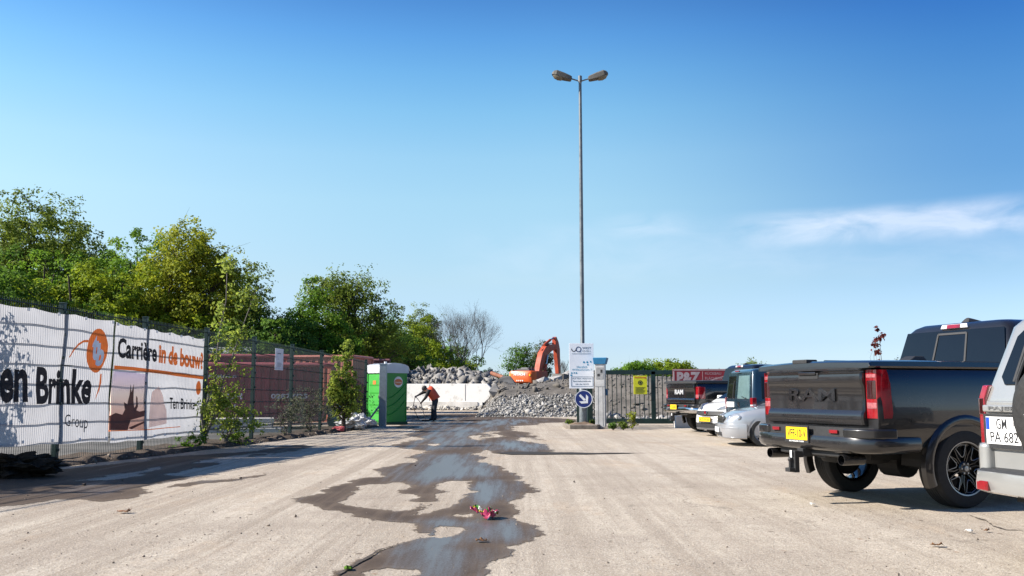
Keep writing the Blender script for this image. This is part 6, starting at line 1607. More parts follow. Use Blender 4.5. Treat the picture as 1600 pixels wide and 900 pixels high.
    if not old:
        MB().box((.10, .18, zb + .095), (.16, .26, .05)).build('cover_lock', M_PLA, lid, bevel=.012)
        MB().text('COVER', (.018, .18, zb + .095), XR, UP, .12, .02, .02).build('lock_lettering', M_PLW, lid, flip=False) if False else None
        MB().loft([[(.9, -.62, zb + .10), (.9, -.42, zb + .10), (1.15, -.42, zb + .10), (1.15, -.62, zb + .10)], [(1.0, -.60, zb + .15), (1.0, -.44, zb + .15), (1.12, -.44, zb + .15), (1.12, -.60, zb + .15)]]).build('cover_hinge', M_PLA, lid, bevel=.01)
        b = MB(); b.tube([(1.0, .93, zb + .13), (1.98, .93, zb + .135)], .022, 8); b.tube([(1.0, .93, zb + .13), (.96, .93, zb + .06)], .02, 8); b.build('cover_rail', P_BLU, lid, smooth=40)
    # cab
    z0, z1 = 1.44, 2.11
    def cx0(z): return 2.07 + .17 * (z - z0) / (z1 - z0)
    def cx1(z): return 4.35 - 1.05 * (z - z0) / (z1 - z0)
    def cw_(z): return .955 - .20 * (z - z0) / (z1 - z0)
    cab = vloft([(z0, cx0(z0), cx1(z0), cw_(z0), .10), (z1 - .12, cx0(z1 - .12), cx1(z1 - .12), cw_(z1 - .12), .10), (z1 - .05, cx0(z1) + .02, cx1(z1) + .0, cw_(z1) - .02, .12), (z1 - .01, cx0(z1) + .09, cx1(z1) - .05, cw_(z1) - .10, .12), (z1 + .012, cx0(z1) + .3, cx1(z1) - .3, cw_(z1) - .3, .12)], n=5).build('cab', P, t, smooth=40)
    za, zc = z0 + .06, z1 - .105
    def back(y, z, o=.006): return (cx0(z) - o, y * cw_(z) / .955, z)
    gl = qpanel(cab, 'rear_window', [back(.86, za), back(-.86, za), back(-.90, zc), back(.90, zc)], M_GLS, .012)
    b = MB()
    for y in (-.26, .26): b.panel([back(y - .014, za + .03, .014), back(y + .014, za + .03, .014), back(y + .014, zc - .04, .014), back(y - .014, zc - .04, .014)], .012)
    b.panel([back(-.26, zc - .055, .014), back(.26, zc - .055, .014), back(.26, zc - .03, .014), back(-.26, zc - .03, .014)], .012); b.build('window_frame', M_PLA, gl)
    b = MB(); zz_ = z1 - .055; b.panel([(cx0(zz_) + .0, .21, zz_ - .028), (cx0(zz_), -.21, zz_ - .028), (cx0(zz_) + .012, -.19, zz_ + .028), (cx0(zz_) + .012, .19, zz_ + .028)], .03); bl = b.build('brake_lamp', M_CL, cab, bevel=.01)
    MB().panel([(cx0(zz_) - .016, .10, zz_ - .022), (cx0(zz_) - .016, -.10, zz_ - .022), (cx0(zz_) - .006, -.10, zz_ + .022), (cx0(zz_) - .006, .10, zz_ + .022)], .008).build('lamp_lens', M_RL, bl)
    MB().loft([[(2.40, -.06, z1 + .0), (2.40, .06, z1), (2.74, .045, z1 + .005), (2.74, -.045, z1 + .005)], [(2.44, -.035, z1 + .045), (2.44, .035, z1 + .045), (2.62, .02, z1 + .03), (2.62, -.02, z1 + .03)], [(2.45, -.012, z1 + .06), (2.45, .012, z1 + .06), (2.54, .008, z1 + .048), (2.54, -.008, z1 + .048)]]).build('antenna_fin', M_PLA, cab, smooth=40, bevel=.004)
    for s in (-1, 1):
        def sd(x, z, o=.006): return (x, s * (cw_(z) + o), z)
        for xa, xb, ta, tb_ in ((2.24, 2.95, .12, .02), (3.02, 4.02, .0, -.55)):
            qpanel(cab, 'side_window', [sd(xa, za), sd(xb, za), sd(xb + tb_, zc), sd(xa + ta, zc)][::s], M_GLS, .01)
        MB().loft([[(4.0, s * .95, 1.42), (4.1, s * .95, 1.42), (4.1, s * 1.20, 1.45), (4.0, s * 1.22, 1.45)], [(4.0, s * .97, 1.50), (4.08, s * .97, 1.50), (4.08, s * 1.20, 1.68), (4.0, s * 1.22, 1.68)]]).build('wing_mirror', M_PLA, t, bevel=.03)
        b = MB(); b.box((2.98, s * 1.006, 1.0), (.012, .012, .80)); b.build('door_seam', M_UND, t)
        for x in (2.80, 3.85): MB().box((x, s * 1.012, 1.24), (.20, .03, .035)).build('door_handle', P, t, bevel=.01)
        MB().box((3.0, s * .93, .50), (2.1, .2, .06)).build('running_board', M_PLA, t, bevel=.015)
        MB().box((5.72, s * .70, 1.03), (.16, .38, .17)).build('headlamp', M_HL, t, bevel=.03)
    qpanel(cab, 'windscreen', [(cx1(za) + .01, -.80, za), (cx1(za) + .01, .80, za), (cx1(zc) + .01, .70, zc), (cx1(zc) + .01, -.70, zc)], M_GLS, .012)
    MB().box((5.85, 0, .95), (.08, 1.0, .36)).build('grille', M_PLA, t, bevel=.03)
    sweep_plan(MB(), [(5.55, -.98), (5.8, -.9), (5.95, -.5), (5.97, 0), (5.95, .5), (5.8, .9), (5.55, .98)], [(.0, .5), (0, .76), (.06, .74), (.06, .52)]).build('front_bumper', BP, t, smooth=40)
    # bed side crease: a slim pressed line
    return t
# main pickup: both rear wheels give its place and heading
wn_, wf_ = gp(1500, 793), gp(1325, 767)
ax = (wn_ - wf_).normalized(); HD = math.atan2(ax.x, -ax.y) ; hdv = Vector((math.cos(HD), math.sin(HD), 0)); mid = (wn_ + wf_) / 2
base = mid - hdv * 1.24
ram = pickup('pickup_truck', 'charcoal pickup truck with bed cover and yellow plate, nearest of the parked vehicles', base, HD, P_CHAR)
L_ = at(1038, 650, 29.0); h2 = R(20)
hv = Vector((math.cos(h2), math.sin(h2), 0)); lft = Vector((-hv.y, hv.x, 0)); b2 = Vector((L_.x, 29.0, 0)) - lft * .98 - hv * .02
ram2 = pickup('pickup_truck', 'black pickup truck with chrome bumper parked in front of the red banner', b2, h2, P_BLK, old=True)

# ---- dark blue delivery van with rear barn doors
def van(label, loc, rz):
    t = thing('delivery_van', label, 'van', loc, rz); L, W = 4.4, .895; r = .315
    lev = [(.30, .05, L - .05, W - .05, .12), (.45, .0, L, W, .14), (.95, .0, L, W + .005, .14), (1.02, .015, L - .25, W, .14)]
    lo = vloft(lev, n=5).build('body', P_BLU, t, smooth=40)
    cut_body(lo, [arch_cutter(.72, r + .01, .36, 1.3), arch_cutter(3.4, r + .01, .36, 1.3)]); well(t, .72, r + .01, .36, .87); well(t, 3.4, r + .01, .36, .87)
    f0 = lambda z: .015 + .085 * max(0, (z - 1.0)) / .8; f1 = lambda z: 3.75 - 1.1 * (z - 1.0) / .8; fw_ = lambda z: W - .02 - .11 * (z - 1.0) / .8
    up = vloft([(1.0, f0(1.0), f1(1), fw_(1), .11), (1.66, f0(1.66), f1(1.66), fw_(1.66), .11), (1.77, f0(1.77) + .02, f1(1.77), fw_(1.77) - .03, .12), (1.82, f0(1.8) + .10, f1(1.8) - .1, fw_(1.8) - .12, .12), (1.845, f0(1.8) + .4, f1(1.8) - .4, fw_(1.8) - .35, .12)], n=5).build('cabin', P_BLU, t, smooth=40)
    zq = [1.06, 1.66]
    def bk(y, z, o=.006): return (f0(max(z, 1.0)) - o, y * (fw_(max(z, 1.0)) / W), z)
    DG = paint('dark_grey_door', (.030, .034, .036), .3)
    for (ya, yb, lab) in ((.85, .13, 'near'), (.11, -.84, 'far')):
        d = MB().panel([bk(ya, .50), bk(yb, .50), bk(yb, 1.0), bk(ya, 1.0)], .014); d.panel([bk(ya, 1.0), bk(yb, 1.0), bk(yb, 1.735), bk(ya, 1.735)], .014)
        d = d.build('rear_door', P_BLU, t)
        MB().panel([bk(ya - .07, 1.07, .014), bk(yb + .08, 1.07, .014), bk(yb + .09, 1.66, .014), bk(ya - .08, 1.66, .014)], .012).build('door_window', M_GLS if lab == 'near' else mat('clear_glass', (.10, .16, .17), .04, coat=.5), d, bevel=.006)
    b = MB(); b.tube([bk(.30, 1.08, .03), bk(.33, 1.3, .03), bk(.30, 1.52, .03)], .012, 5); b.build('wiper', M_PLA, t)
    b = MB(); b.disc(bk(-.05, .93, .018), (0, -1, 0), (0, 0, 1), .065, 20); b.build('emblem', M_CHROME, t)
    b = MB(); b.disc(bk(-.05, .93, .0195), (0, -1, 0), (0, 0, 1), .05, 20); b.build('emblem', M_PLA, t); MB().text('VW', bk(-.05, .93, .021), (0, -1, 0), (0, 0, 1), .07, .07, .02).build('lettering', M_CHROME, t, flip=False)
    MB().box((-.012, .46, .92), (.02, .50, .13)).build('number_plate', M_PLW, t)
    b = MB(); b.box((-.020, -.55, 1.13 - .04), (.012, .10, .025)); b.box((-.020, -.36, 1.12), (.012, .10, .016)); b.build('door_badge', M_CHROME, t)
    for s in (-1, 1):
        MB().loft([[(.0 - .006, s * .80, z), (.01, s * .905, z), (.13, s * .905, z), (.13, s * .8, z)] for z in (.80, 1.10)]).build('tail_lamp', M_RL, t, bevel=.012)
        MB().loft([[(-.01, s * .81, z), (.01, s * .912, z), (.11, s * .912, z), (.11, s * .8, z)] for z in (.80, .93)]).build('lamp_lens', M_CL, t, bevel=.01)
        for xa, xb, k in ((.28, 1.35, 0), (1.5, 2.45, 0), (2.5, 3.45, -.62)):
            P_ = [(xa, s * (fw_(1.08) + .006), 1.08), (xb, s * (fw_(1.08) + .006), 1.08), (xb + k, s * (fw_(1.62) + .006), 1.62), (xa + .03, s * (fw_(1.62) + .006), 1.62)][::s]
            qpanel(up, 'side_window', P_, M_GLS, .01)
        for x in (.72, 3.4): wheel(t, x, s * .78, r, .2, s, M_ALLOY, 6, .62)
        MB().box((3.25, s * 1.0, 1.12), (.12, .2, .2)).build('wing_mirror', M_PLA, t, bevel=.03)
    sweep_plan(MB(), [(.3, -.91), (.05, -.9), (-.05, -.75), (-.07, 0), (-.05, .75), (.05, .9), (.3, .91)], [(0, .30), (.01, .34), (.01, .52), (-.05, .55), (-.06, .3)]).build('bumper', M_PLA, t, smooth=40)
    MB().box((.02, 0, 1.775), (.05, .24, .03)).build('brake_lamp', M_RL, t, bevel=.008)
    qpanel(up, 'windscreen', [(f1(1.06) + .008, -.78, 1.06), (f1(1.06) + .008, .78, 1.06), (f1(1.7) + .008, .68, 1.7), (f1(1.7) + .008, -.68, 1.7)], M_GLS)
    MB().box((L - .08, 0, .72), (.2, 1.2, .3)).build('grille', M_PLA, t, bevel=.04)
    MB().prism([(3.6, 1.0), (4.15, .98), (4.38, .80), (4.38, .5), (3.6, .5)], 'y', -.84, .84).build('bonnet', P_BLU, t, bevel=.05)
    for s in (-1, 1): MB().box((L - .09, s * .68, .84), (.2, .3, .18)).build('headlamp', M_HL, t, bevel=.04)
    return t
hv_ = R(8); hvv = Vector((math.cos(hv_), math.sin(hv_), 0)); Lc = at(1133, 650, 24.2)
vn = van('dark blue delivery van with barn doors behind the silver saloon', Vector((Lc.x, 24.2, 0)) - Vector((-hvv.y, hvv.x, 0)) * .90, hv_)

# ---- generic hatch / saloon body
def car_body(t, P, L, W, sills, hood, deck, green, wheels, r, rad, wm, wspk, roof_m=None):
    """hood: list of (x, z_top, z_shoulder, halfwidth, z_bottom)"""
    st = []
    for x, zt_, zs, w, zb_ in hood:
        st.append((x, [(0, zb_), (w * .86, zb_), (w * .96, zb_ + .05), (w, (zb_ + zs) / 2 - .02), (w * .995, zs - .08), (w * .965, zs), (w * .90, zs + (zt_ - zs) * .55), (w * .62, zt_ - .012), (w * .3, zt_), (0, zt_ + .004)]))
    b = xloft(st).build('body', P, t); cut_body(b, [arch_cutter(x, r + .01, rad, 1.4) for x in wheels])
    for x in wheels:
        well(t, x, r + .01, rad, W - .01)
        for s in (-1, 1): wheel(t, x, s * (W - .105), r, .205, s, wm, wspk, .66)
    z0, z1, b0, b1, t0_, t1_, w0, w1 = green
    X0 = lambda z: b0 + (t0_ - b0) * (z - z0) / (z1 - z0); X1 = lambda z: b1 + (t1_ - b1) * (z - z0) / (z1 - z0); WW = lambda z: w0 + (w1 - w0) * (z - z0) / (z1 - z0)
    zm = z1 - .07
    cb_ = vloft([(z0 - .06, X0(z0 - .06), X1(z0 - .06), WW(z0), .14), (zm, X0(zm), X1(zm), WW(zm), .14), (z1 - .015, X0(z1) + .04, X1(z1) - .04, WW(z1) - .04, .14), (z1 + .015, X0(z1) + .25, X1(z1) - .25, WW(z1) - .22, .14)], n=5).build('cabin', P, t, smooth=45)
    za, zc = z0 + .03, zm - .02
    qpanel(cb_, 'windscreen', [(X1(za) + .008, -WW(za) + .12, za), (X1(za) + .008, WW(za) - .12, za), (X1(zc) + .008, WW(zc) - .12, zc), (X1(zc) + .008, -WW(zc) + .12, zc)], M_GLS)
    qpanel(cb_, 'rear_window', [(X0(za) - .008, WW(za) - .12, za), (X0(za) - .008, -WW(za) + .12, za), (X0(zc) - .008, -WW(zc) + .12, zc), (X0(zc) - .008, WW(zc) - .12, zc)], M_GLS)
    for s in (-1, 1):
        xm = (X0(z0) + X1(z0)) / 2
        for xa, xb, ka, kb in ((X0(za) + .22, xm - .04, X0(zc) - X0(za), 0), (xm + .04, X1(za) - .22, 0, X1(zc) - X1(za))):
            qpanel(cb_, 'side_window', [(xa, s * (WW(za) + .006), za), (xb, s * (WW(za) + .006), za), (xb + kb, s * (WW(zc) + .006), zc), (xa + ka, s * (WW(zc) + .006), zc)][::s], M_GLS, .01)
        MB().box((X1(za) - .35, s * (W + .10), za + .03), (.1, .2, .14)).build('wing_mirror', P, t, bevel=.03)
        MB().box((.06, s * (W - .2), z0 - .17), (.12, .28, .2)).build('tail_lamp', M_RL, t, bevel=.02)
        for x in (xm - .25, X0(za) + .55): MB().box((x, s * (W + .005), z0 - .12), (.18, .03, .03)).build('door_handle', P, t, bevel=.008)
    return t
def surf_lens(t, name, L, hood, y0, y1, pts, m, off=.012): pass

# silver saloon, nose towards the yard
sh = R(177); shv = Vector((math.cos(sh), math.sin(sh), 0)); WNs = gp(1183, 698)
sal = None
# near front wheel centre gives the place: front axle at x = 3.72 of 4.52
SL, SW = 4.52, .86
axl = Vector((-shv.y, shv.x, 0))                      # car's left, towards the camera
front_axle = WNs - axl * (SW - .105) + Vector((.16, .08, 0))
sal = thing('saloon_car', 'silver saloon car, nose out, between the dark blue van and the charcoal pickup', 'car', front_axle - shv * 3.70, sh)
hoodS = [(.0, .80, .66, .72, .32), (.06, .94, .78, .80, .25), (.25, .98, .86, .84, .20), (1.2, .98, .90, .86, .19), (3.0, .98, .90, .86, .19), (3.35, .955, .84, .865, .19), (3.75, .90, .80, .86, .19), (4.10, .83, .74, .835, .20), (4.32, .755, .67, .78, .20), (4.45, .665, .60, .69, .22), (4.505, .56, .52, .58, .25), (4.52, .50, .47, .50, .28)]
car_body(sal, P_SIL, SL, SW, None, hoodS, None, (.95, 1.43, .55, 3.40, 1.15, 2.55, .79, .60), (.95, 3.70), .315, .355, M_ALLOY, 7)
XF_, UPV = (0, 1, 0), Vector((-.25, 0, .97))
b = MB(); b.loft([[(4.475, y, z) for y, z in ((-.36, .69), (.36, .69), (.40, .62), (.30, .50), (-.30, .50), (-.40, .62))], [(4.545 - .02, y * .98, z) for y, z in ((-.36, .675), (.36, .675), (.40, .61), (.30, .505), (-.30, .505), (-.40, .61))]]); gr = b.build('grille', M_PLA, sal, bevel=.01)
b = MB()
for k in range(5): b.box((4.535, 0, .525 + k * .035), (.02, .62 + .1 * math.sin(k * .8), .012))
b.loft([[(4.50, y, .695) for y in (-.38, .38)] + [(4.50, .36, .665), (4.50, -.36, .665)], [(4.54, y, .69) for y in (-.37, .37)] + [(4.54, .35, .668), (4.54, -.35, .668)]]); b.build('grille_bar', M_CHROME, gr)
for s in (-1, 1):
    for (xc, yc, zc_, ra, rb_, nx, ny) in ((4.405, .565, .628, .115, .085, .80, .48), (4.285, .70, .655, .15, .10, .66, .62)):
        n3 = Vector((nx, s * ny, .35)).normalized(); rt = Vector((0, 0, 1)).cross(n3).normalized(); u3 = n3.cross(rt)
        o3 = Vector((xc, s * yc, zc_)); rg = []
        for d_, k in ((-.10, .9), (.0, 1.0), (.022, .9), (.035, .5)): rg.append([o3 + n3 * d_ + (rt * math.cos(a) * ra + u3 * math.sin(a) * rb_) * k for a in [2 * math.pi * q_ / 24 for q_ in range(24)]])
        MB().loft(rg).build('headlamp', M_HL, sal, smooth=50)
        b = MB(); o4 = o3 + n3 * .03; b.lathe([(.045, 0), (.05, .008), (.03, .014), (0, .015)], o4, n3, 18); b.build('lamp_reflector', M_ALLOY, sal, smooth=40)
bp_path = [(4.08, -.862), (4.25, -.825), (4.40, -.745), (4.50, -.62), (4.555, -.42), (4.575, 0), (4.555, .42), (4.50, .62), (4.40, .745), (4.25, .825), (4.08, .862)]
sweep_plan(MB(), bp_path, [(-.0, .20), (.0 - .03, .17), (-.015 * -1, .26), (.022, .42), (.015, .50), (-.06, .53), (-.12, .50), (-.10, .2)][::-1]).build('front_bumper', P_SIL, sal, smooth=40)
sweep_plan(MB(), [p_ for p_ in bp_path if p_[0] > 4.2], [(.018, .400), (.028, .404), (.028, .428), (.018, .432)]).build('bumper_strip', P_SIL, sal, smooth=30)
for s in (-1, 1):
    n3 = Vector((.85, s * .5, 0)).normalized(); MB().lathe([(0, 0), (.05, 0), (.055, .02), (.045, .025), (0, .018)], (4.44, s * .63, .275), n3, 18).build('fog_lamp', M_PLA, sal, smooth=40)
MB().box((4.575, 0, .27), (.03, .8, .09)).build('air_intake', M_PLA, sal, bevel=.01)
plate(sal, (4.612, 0, .36), (0, 1, 0), (0, 0, 1), .50, .11, [('GM AB 40', .8, 0)], M_PLW, eu=True) if False else MB().box((4.605, 0, .36), (.014, .50, .11)).build('number_plate', M_PLW, sal, bevel=.003)

# small white car, nose towards the yard
fc1, fc2 = at(1086, 650, 26.2), at(1135, 650, 24.9)
fv = Vector((fc2.x - fc1.x, fc2.y - fc1.y, 0)).normalized(); fh = math.atan2(-fv.x, fv.y); fhv = Vector((math.cos(fh), math.sin(fh), 0))
fmid = Vector(((fc1.x + fc2.x) / 2, (fc1.y + fc2.y) / 2, 0)); FL, FW = 4.03, .84
fiat = thing('hatchback_car', 'small white car with dark grille band and yellow plate beside the dark blue van', 'car', fmid - fhv * (FL - .10) , fh)
hoodF = [(.0, .92, .66, .72, .34), (.08, 1.0, .86, .80, .24), (.3, 1.03, .93, .83, .20), (1.5, 1.03, .95, .84, .19), (2.7, 1.03, .96, .84, .19), (3.05, 1.02, .92, .845, .19), (3.4, .97, .86, .835, .19), (3.65, .91, .80, .80, .20), (3.83, .83, .73, .73, .20), (3.95, .73, .62, .63, .22), (4.01, .62, .54, .52, .25), (4.03, .54, .50, .44, .30)]
car_body(fiat, P_WHT, FL, FW, None, hoodF, None, (1.02, 1.47, .12, 3.25, .38, 2.35, .77, .60), (.70, 3.21), .305, .345, M_ALLOY, 6)
fb = [(3.60, -.838), (3.80, -.775), (3.95, -.62), (4.03, -.42), (4.07, -.2), (4.08, 0), (4.07, .2), (4.03, .42), (3.95, .62), (3.80, .775), (3.60, .838)]
sweep_plan(MB(), fb, [(-.04, .56), (.0, .53), (.014, .46), (.010, .36), (-.02, .24), (-.06, .20), (-.2, .20), (-.2, .56)]).build('front_bumper', P_WHT, fiat, smooth=40)
core = [p_ for p_ in fb if p_[0] > 3.9]
gb = sweep_plan(MB(), core, [(-.045, .71), (-.015, .685), (.004, .60), (-.01, .575), (-.10, .58), (-.12, .70)]).build('grille', M_PLA, fiat, smooth=30)
sweep_plan(MB(), [p_ for p_ in fb if p_[0] > 3.9], [(.008, .385), (.020, .37), (.004, .25), (-.05, .23), (-.05, .385)]).build('lower_grille', M_PLA, fiat, smooth=30)
sweep_plan(MB(), fb, [(-.02, .25), (.006, .235), (-.015, .185), (-.1, .18), (-.1, .25)]).build('splitter', mat('grey_plastic', (.10, .10, .105), .5), fiat, smooth=30)
MB().lathe([(0, .012), (.05, .01), (.058, 0)], (4.10, 0, .665), (1, 0, 0), 22).build('emblem', M_CHROME, fiat, smooth=40); MB().lathe([(0, .018), (.04, .015)], (4.10, 0, .665), (1, 0, 0), 22).build('emblem_disc', M_RL, fiat, smooth=40)
for s in (-1, 1):
    P_ = [(3.98, s * .36, .745), (3.88, s * .56, .745), (3.68, s * .72, .79), (3.40, s * .785, .88), (3.42, s * .74, .925), (3.68, s * .60, .885), (3.88, s * .42, .81)]
    n3 = Vector((.62, s * .45, .55)); b = MB(); b.loft([[Vector(p_) + n3 * d_ for p_ in P_] for d_ in (-.06, .035)]); hl = b.build('headlamp', M_HL, fiat, bevel=.012)
    MB().lathe([(.055, 0), (.06, .01), (.03, .018), (0, .02)], Vector((3.74, s * .60, .835)) + n3 * .035, n3, 18).build('lamp_reflector', M_ALLOY, hl, smooth=40)
plate(fiat, (4.125, 0, .475), (0, 1, 0), (0, 0, 1), .50, .115, [('4-TVH-60', .86, 0)], M_PLY, eu=False, frame=True)

# ---- silver off-roader at the picture edge
lc = at(1508, 700, 6.95); ph_ = R(13); phv = Vector((math.cos(ph_), math.sin(ph_), 0)); plv = Vector((-phv.y, phv.x, 0))
paj = thing('off_roader', 'light silver off-road car with a black spare wheel cover at the picture edge', 'car', Vector((lc.x, 6.95, 0)) - plv * .90 + phv * .12, ph_)
r = .39; PL, PW = 4.6, .90
lo = vloft([(.50, .06, PL, PW - .04, .10), (.62, .02, PL, PW, .12), (.95, .0, PL, PW + .01, .12), (1.16, .0, PL - .05, PW - .01, .13), (1.20, .01, PL - .2, PW - .03, .13)], n=6).build('body', P_SILW, paj, smooth=40)
cut_body(lo, [arch_cutter(.85, r + .02, .46, 1.4), arch_cutter(3.6, r + .02, .46, 1.4)]); well(paj, .85, r + .02, .46, .88); well(paj, 3.6, r + .02, .46, .88)
g0 = lambda z: .01 + .20 * ((z - 1.18) / .66); g1 = lambda z: 3.45 - .75 * ((z - 1.18) / .66); gw = lambda z: .885 - .17 * ((z - 1.18) / .66)
up = vloft([(1.16, g0(1.16), g1(1.16), gw(1.16), .12), (1.45, g0(1.45), g1(1.45), gw(1.45), .12), (1.74, g0(1.74), g1(1.74), gw(1.74), .12), (1.80, g0(1.80) + .03, g1(1.8), gw(1.8) - .03, .13), (1.845, g0(1.8) + .12, g1(1.8) - .1, gw(1.8) - .12, .13), (1.86, g0(1.8) + .4, g1(1.8) - .4, gw(1.8) - .35, .13)], n=6).build('cabin', P_SILW, paj, smooth=40)
def pb(y, z, o=.006): return (g0(max(1.18, z)) - o, y * gw(max(1.18, z)) / .885, z)
XR, UP = (0, -1, 0), (0, 0, 1)
door = MB().panel([pb(.79, .66, .004), pb(-.86, .66, .004), pb(-.86, 1.18, .004), pb(.79, 1.18, .004)], .02)
door = door.build('rear_door', P_SILW, paj, bevel=.012)
P_ = [pb(.66, 1.30), pb(-.76, 1.30), pb(-.78, 1.70), pb(-.70, 1.75), pb(.60, 1.75), pb(.70, 1.66), pb(.72, 1.36)]
MB().panel(P_, .012).build('rear_window', M_GLS, paj, bevel=.004)
b = MB(); b.tube([pb(.50, 1.26, .03), pb(.52, 1.34, .035), pb(.50, 1.60, .035)], .012, 6); b.tube([pb(.54, 1.32, .03), pb(.535, 1.63, .03)], .018, 6); b.build('wiper', M_PLA, paj, smooth=40)
MB().box((-.02, .54, 1.125), (.05, .50, .055)).build('badge_bar', P_SILW, paj, bevel=.014)
MB().text('PAJERO', (-.047, .54, 1.125), XR, UP, .36, .034, .02, .004).build('lettering', mat('badge_grey', (.18, .18, .18), .4, .5), paj, flip=False)
MB().box((-.010, .57, .955), (.03, .40, .27)).build('plate_recess', P_SILW, paj, bevel=.02)
plate(paj, (-.030, .60, .965), XR, UP, .34, .205, [('GM', .30, -.04), ('PA 682', .80, .02)], M_PLW, eu=True, frame=True)
b = MB(); b.disc((-.0362, .515, 1.012), XR, UP, .019, 16); b.ring((-.0362, .515, 1.012), XR, UP, .021, .024, 16); b.build('plate_seal', mat('seal_grey', (.40, .38, .38), .5, var=.3, scale=60), paj, flip=False)
for s in (-1, 1):
    rg = [[(x, s * y, z) for x, y in ((-.012, .80), (-.006, .86), (.04, .908), (.14, .918), (.16, .86), (.06, .80))] for z in (.86, 1.0, 1.20, 1.30)]
    rg[-1] = [(x + .03, y * .985, z) for x, y, z in rg[-1]]
    tl = MB().loft(rg).build('tail_lamp', M_RL, paj, bevel=.012)
    MB().loft([[(x, s * y, z) for x, y in ((-.018, .81), (-.011, .86), (.03, .905), (.03, .82))] for z in (1.08, 1.20)]).build('lamp_lens', M_RLD, tl, bevel=.005)
bpth = [(.55, -.93), (.20, -.935), (.0, -.90), (-.10, -.78), (-.13, -.4), (-.135, 0), (-.13, .4), (-.10, .78), (.0, .90), (.20, .935), (.55, .93)]
bb = sweep_plan(MB(), bpth, [(-.05, .50), (.01, .52), (.03, .60), (.018, .66), (-.03, .68), (-.16, .68), (-.16, .50)]).build('bumper', P_SILW, paj, smooth=40)
sweep_plan(MB(), [p_ for p_ in bpth if p_[0] < -.05], [(-.01, .683), (.012, .66), (-.16, .672), (-.16, .692)]).build('bumper_step', M_PLA, bb, smooth=30)
for s in (-1, 1):
    for sx, rg_ in ((1, ((.92), (.80))), (-1, ((.92), (.80)))):
        if sx < 0: continue
        b = MB(); P5 = [(.03, .937), (-.055, .875), (-.122, .80)]; P6 = [(-.122, .80), (-.146, .66)]
        for PP, nm, mm in ((P5[1:], 'indicator', M_CL), (P6, 'reflector', M_RL)):
            MB().loft([[(x, s * y, z) for x, y in PP] + [(PP[-1][0] + .05, s * PP[-1][1], z), (PP[0][0] + .05, s * (PP[0][1] - .03), z)] for z in (.525, .595)]).build(nm, mm, bb, bevel=.004)
for s in (-1, 1):
    MB().loft([[(x, s * y, .68 + dz) for x, y in ((.5, .94), (.15, .945), (-.0, .905), (-.08, .80), (-.05, .73), (.5, .8))] for dz in (-.1, .19)]).build('bumper_corner', P_SILW, bb, bevel=.035)
sw = MB().lathe([(0, .0), (.30, .0), (.345, .015), (.372, .05), (.378, .12), (.36, .20), (.30, .215), (0, .215)], (-.245, -.06, 1.10), (1, 0, 0), 48).build('spare_wheel_cover', mat('vinyl_black', (.018, .017, .016), .62, var=.3, scale=20, bump=.25, bscale=20), paj, smooth=45)
MB().text('Wild', (-.248, .17, 1.07), XR, UP, None, .075, .0, align='L').build('lettering', M_PLW, sw, flip=False) if False else MB().text('W', (-.248, .11, 1.06), XR, UP, .10, .075, .0).build('lettering', M_PLW, sw, flip=False)
MB().box((-.02, .02, 1.10), (.08, .2, .2)).build('spare_mount', M_PLA, paj)
for s in (-1, 1):
    for x in (.85, 3.6): wheel(paj, x, s * .78, r, .25, s, M_ALLOY, 6, .58)
    for xa, xb, k in ((.35, 1.25, 0), (1.32, 2.2, 0), (2.26, 3.1, -.45)):
        q_ = [(xa + .05, s * (gw(1.26) + .006), 1.26), (xb, s * (gw(1.26) + .006), 1.26), (xb + k, s * (gw(1.7) + .006), 1.70), (xa + .12, s * (gw(1.7) + .006), 1.70)][::s]; qpanel(up, 'side_window', q_, M_GLS, .01)
    b = MB().tube([(.5, s * .62, 1.90), (2.6, s * .62, 1.90)], .02, 8)
    for x in (.55, 2.55): b.box((x, s * .62, 1.86), (.06, .04, .08))
    b.build('roof_rail', P_SILW, paj, smooth=40)
    MB().box((2.95, s * 1.02, 1.28), (.12, .22, .18)).build('wing_mirror', P_SILW, paj, bevel=.03)
    MB().box((PL - .08, s * .66, .98), (.22, .34, .2)).build('headlamp', M_HL, paj, bevel=.04)
b = MB(); b.box((.3, 0, .5), (.5, 1.2, .1)); b.box((2.2, 0, .52), (3.4, 1.0, .12)); b.cyl((.85, -.75, r), (.85, .75, r), .055); b.box((-.10, -.12, .43), (.25, .06, .07)); b.lathe([(0, .06), (.02, .055), (.028, .03), (.018, 0)], (-.2, -.12, .46), (0, 0, 1), 14); b.build('chassis', M_UND, paj)
MB().prism([(3.3, 1.19), (4.2, 1.13), (4.55, 1.02), (4.55, .8), (3.3, .8)], 'y', -.84, .84).build('bonnet', P_SILW, paj, bevel=.05)
qpanel(up, 'windscreen', [(g1(1.24) + .008, -.74, 1.24), (g1(1.24) + .008, .74, 1.24), (g1(1.72) + .008, .66, 1.72), (g1(1.72) + .008, -.66, 1.72)], M_GLS)
MB().box((PL + .0, 0, .95), (.06, .9, .2)).build('grille', M_PLA, paj, bevel=.02)
sweep_plan(MB(), [(4.3, -.93), (4.6, -.86), (4.72, -.4), (4.73, 0), (4.72, .4), (4.6, .86), (4.3, .93)], [(0, .45), (.02, .5), (.02, .7), (-.1, .74), (-.1, .45)]).build('front_bumper', P_SILW, paj, smooth=40)

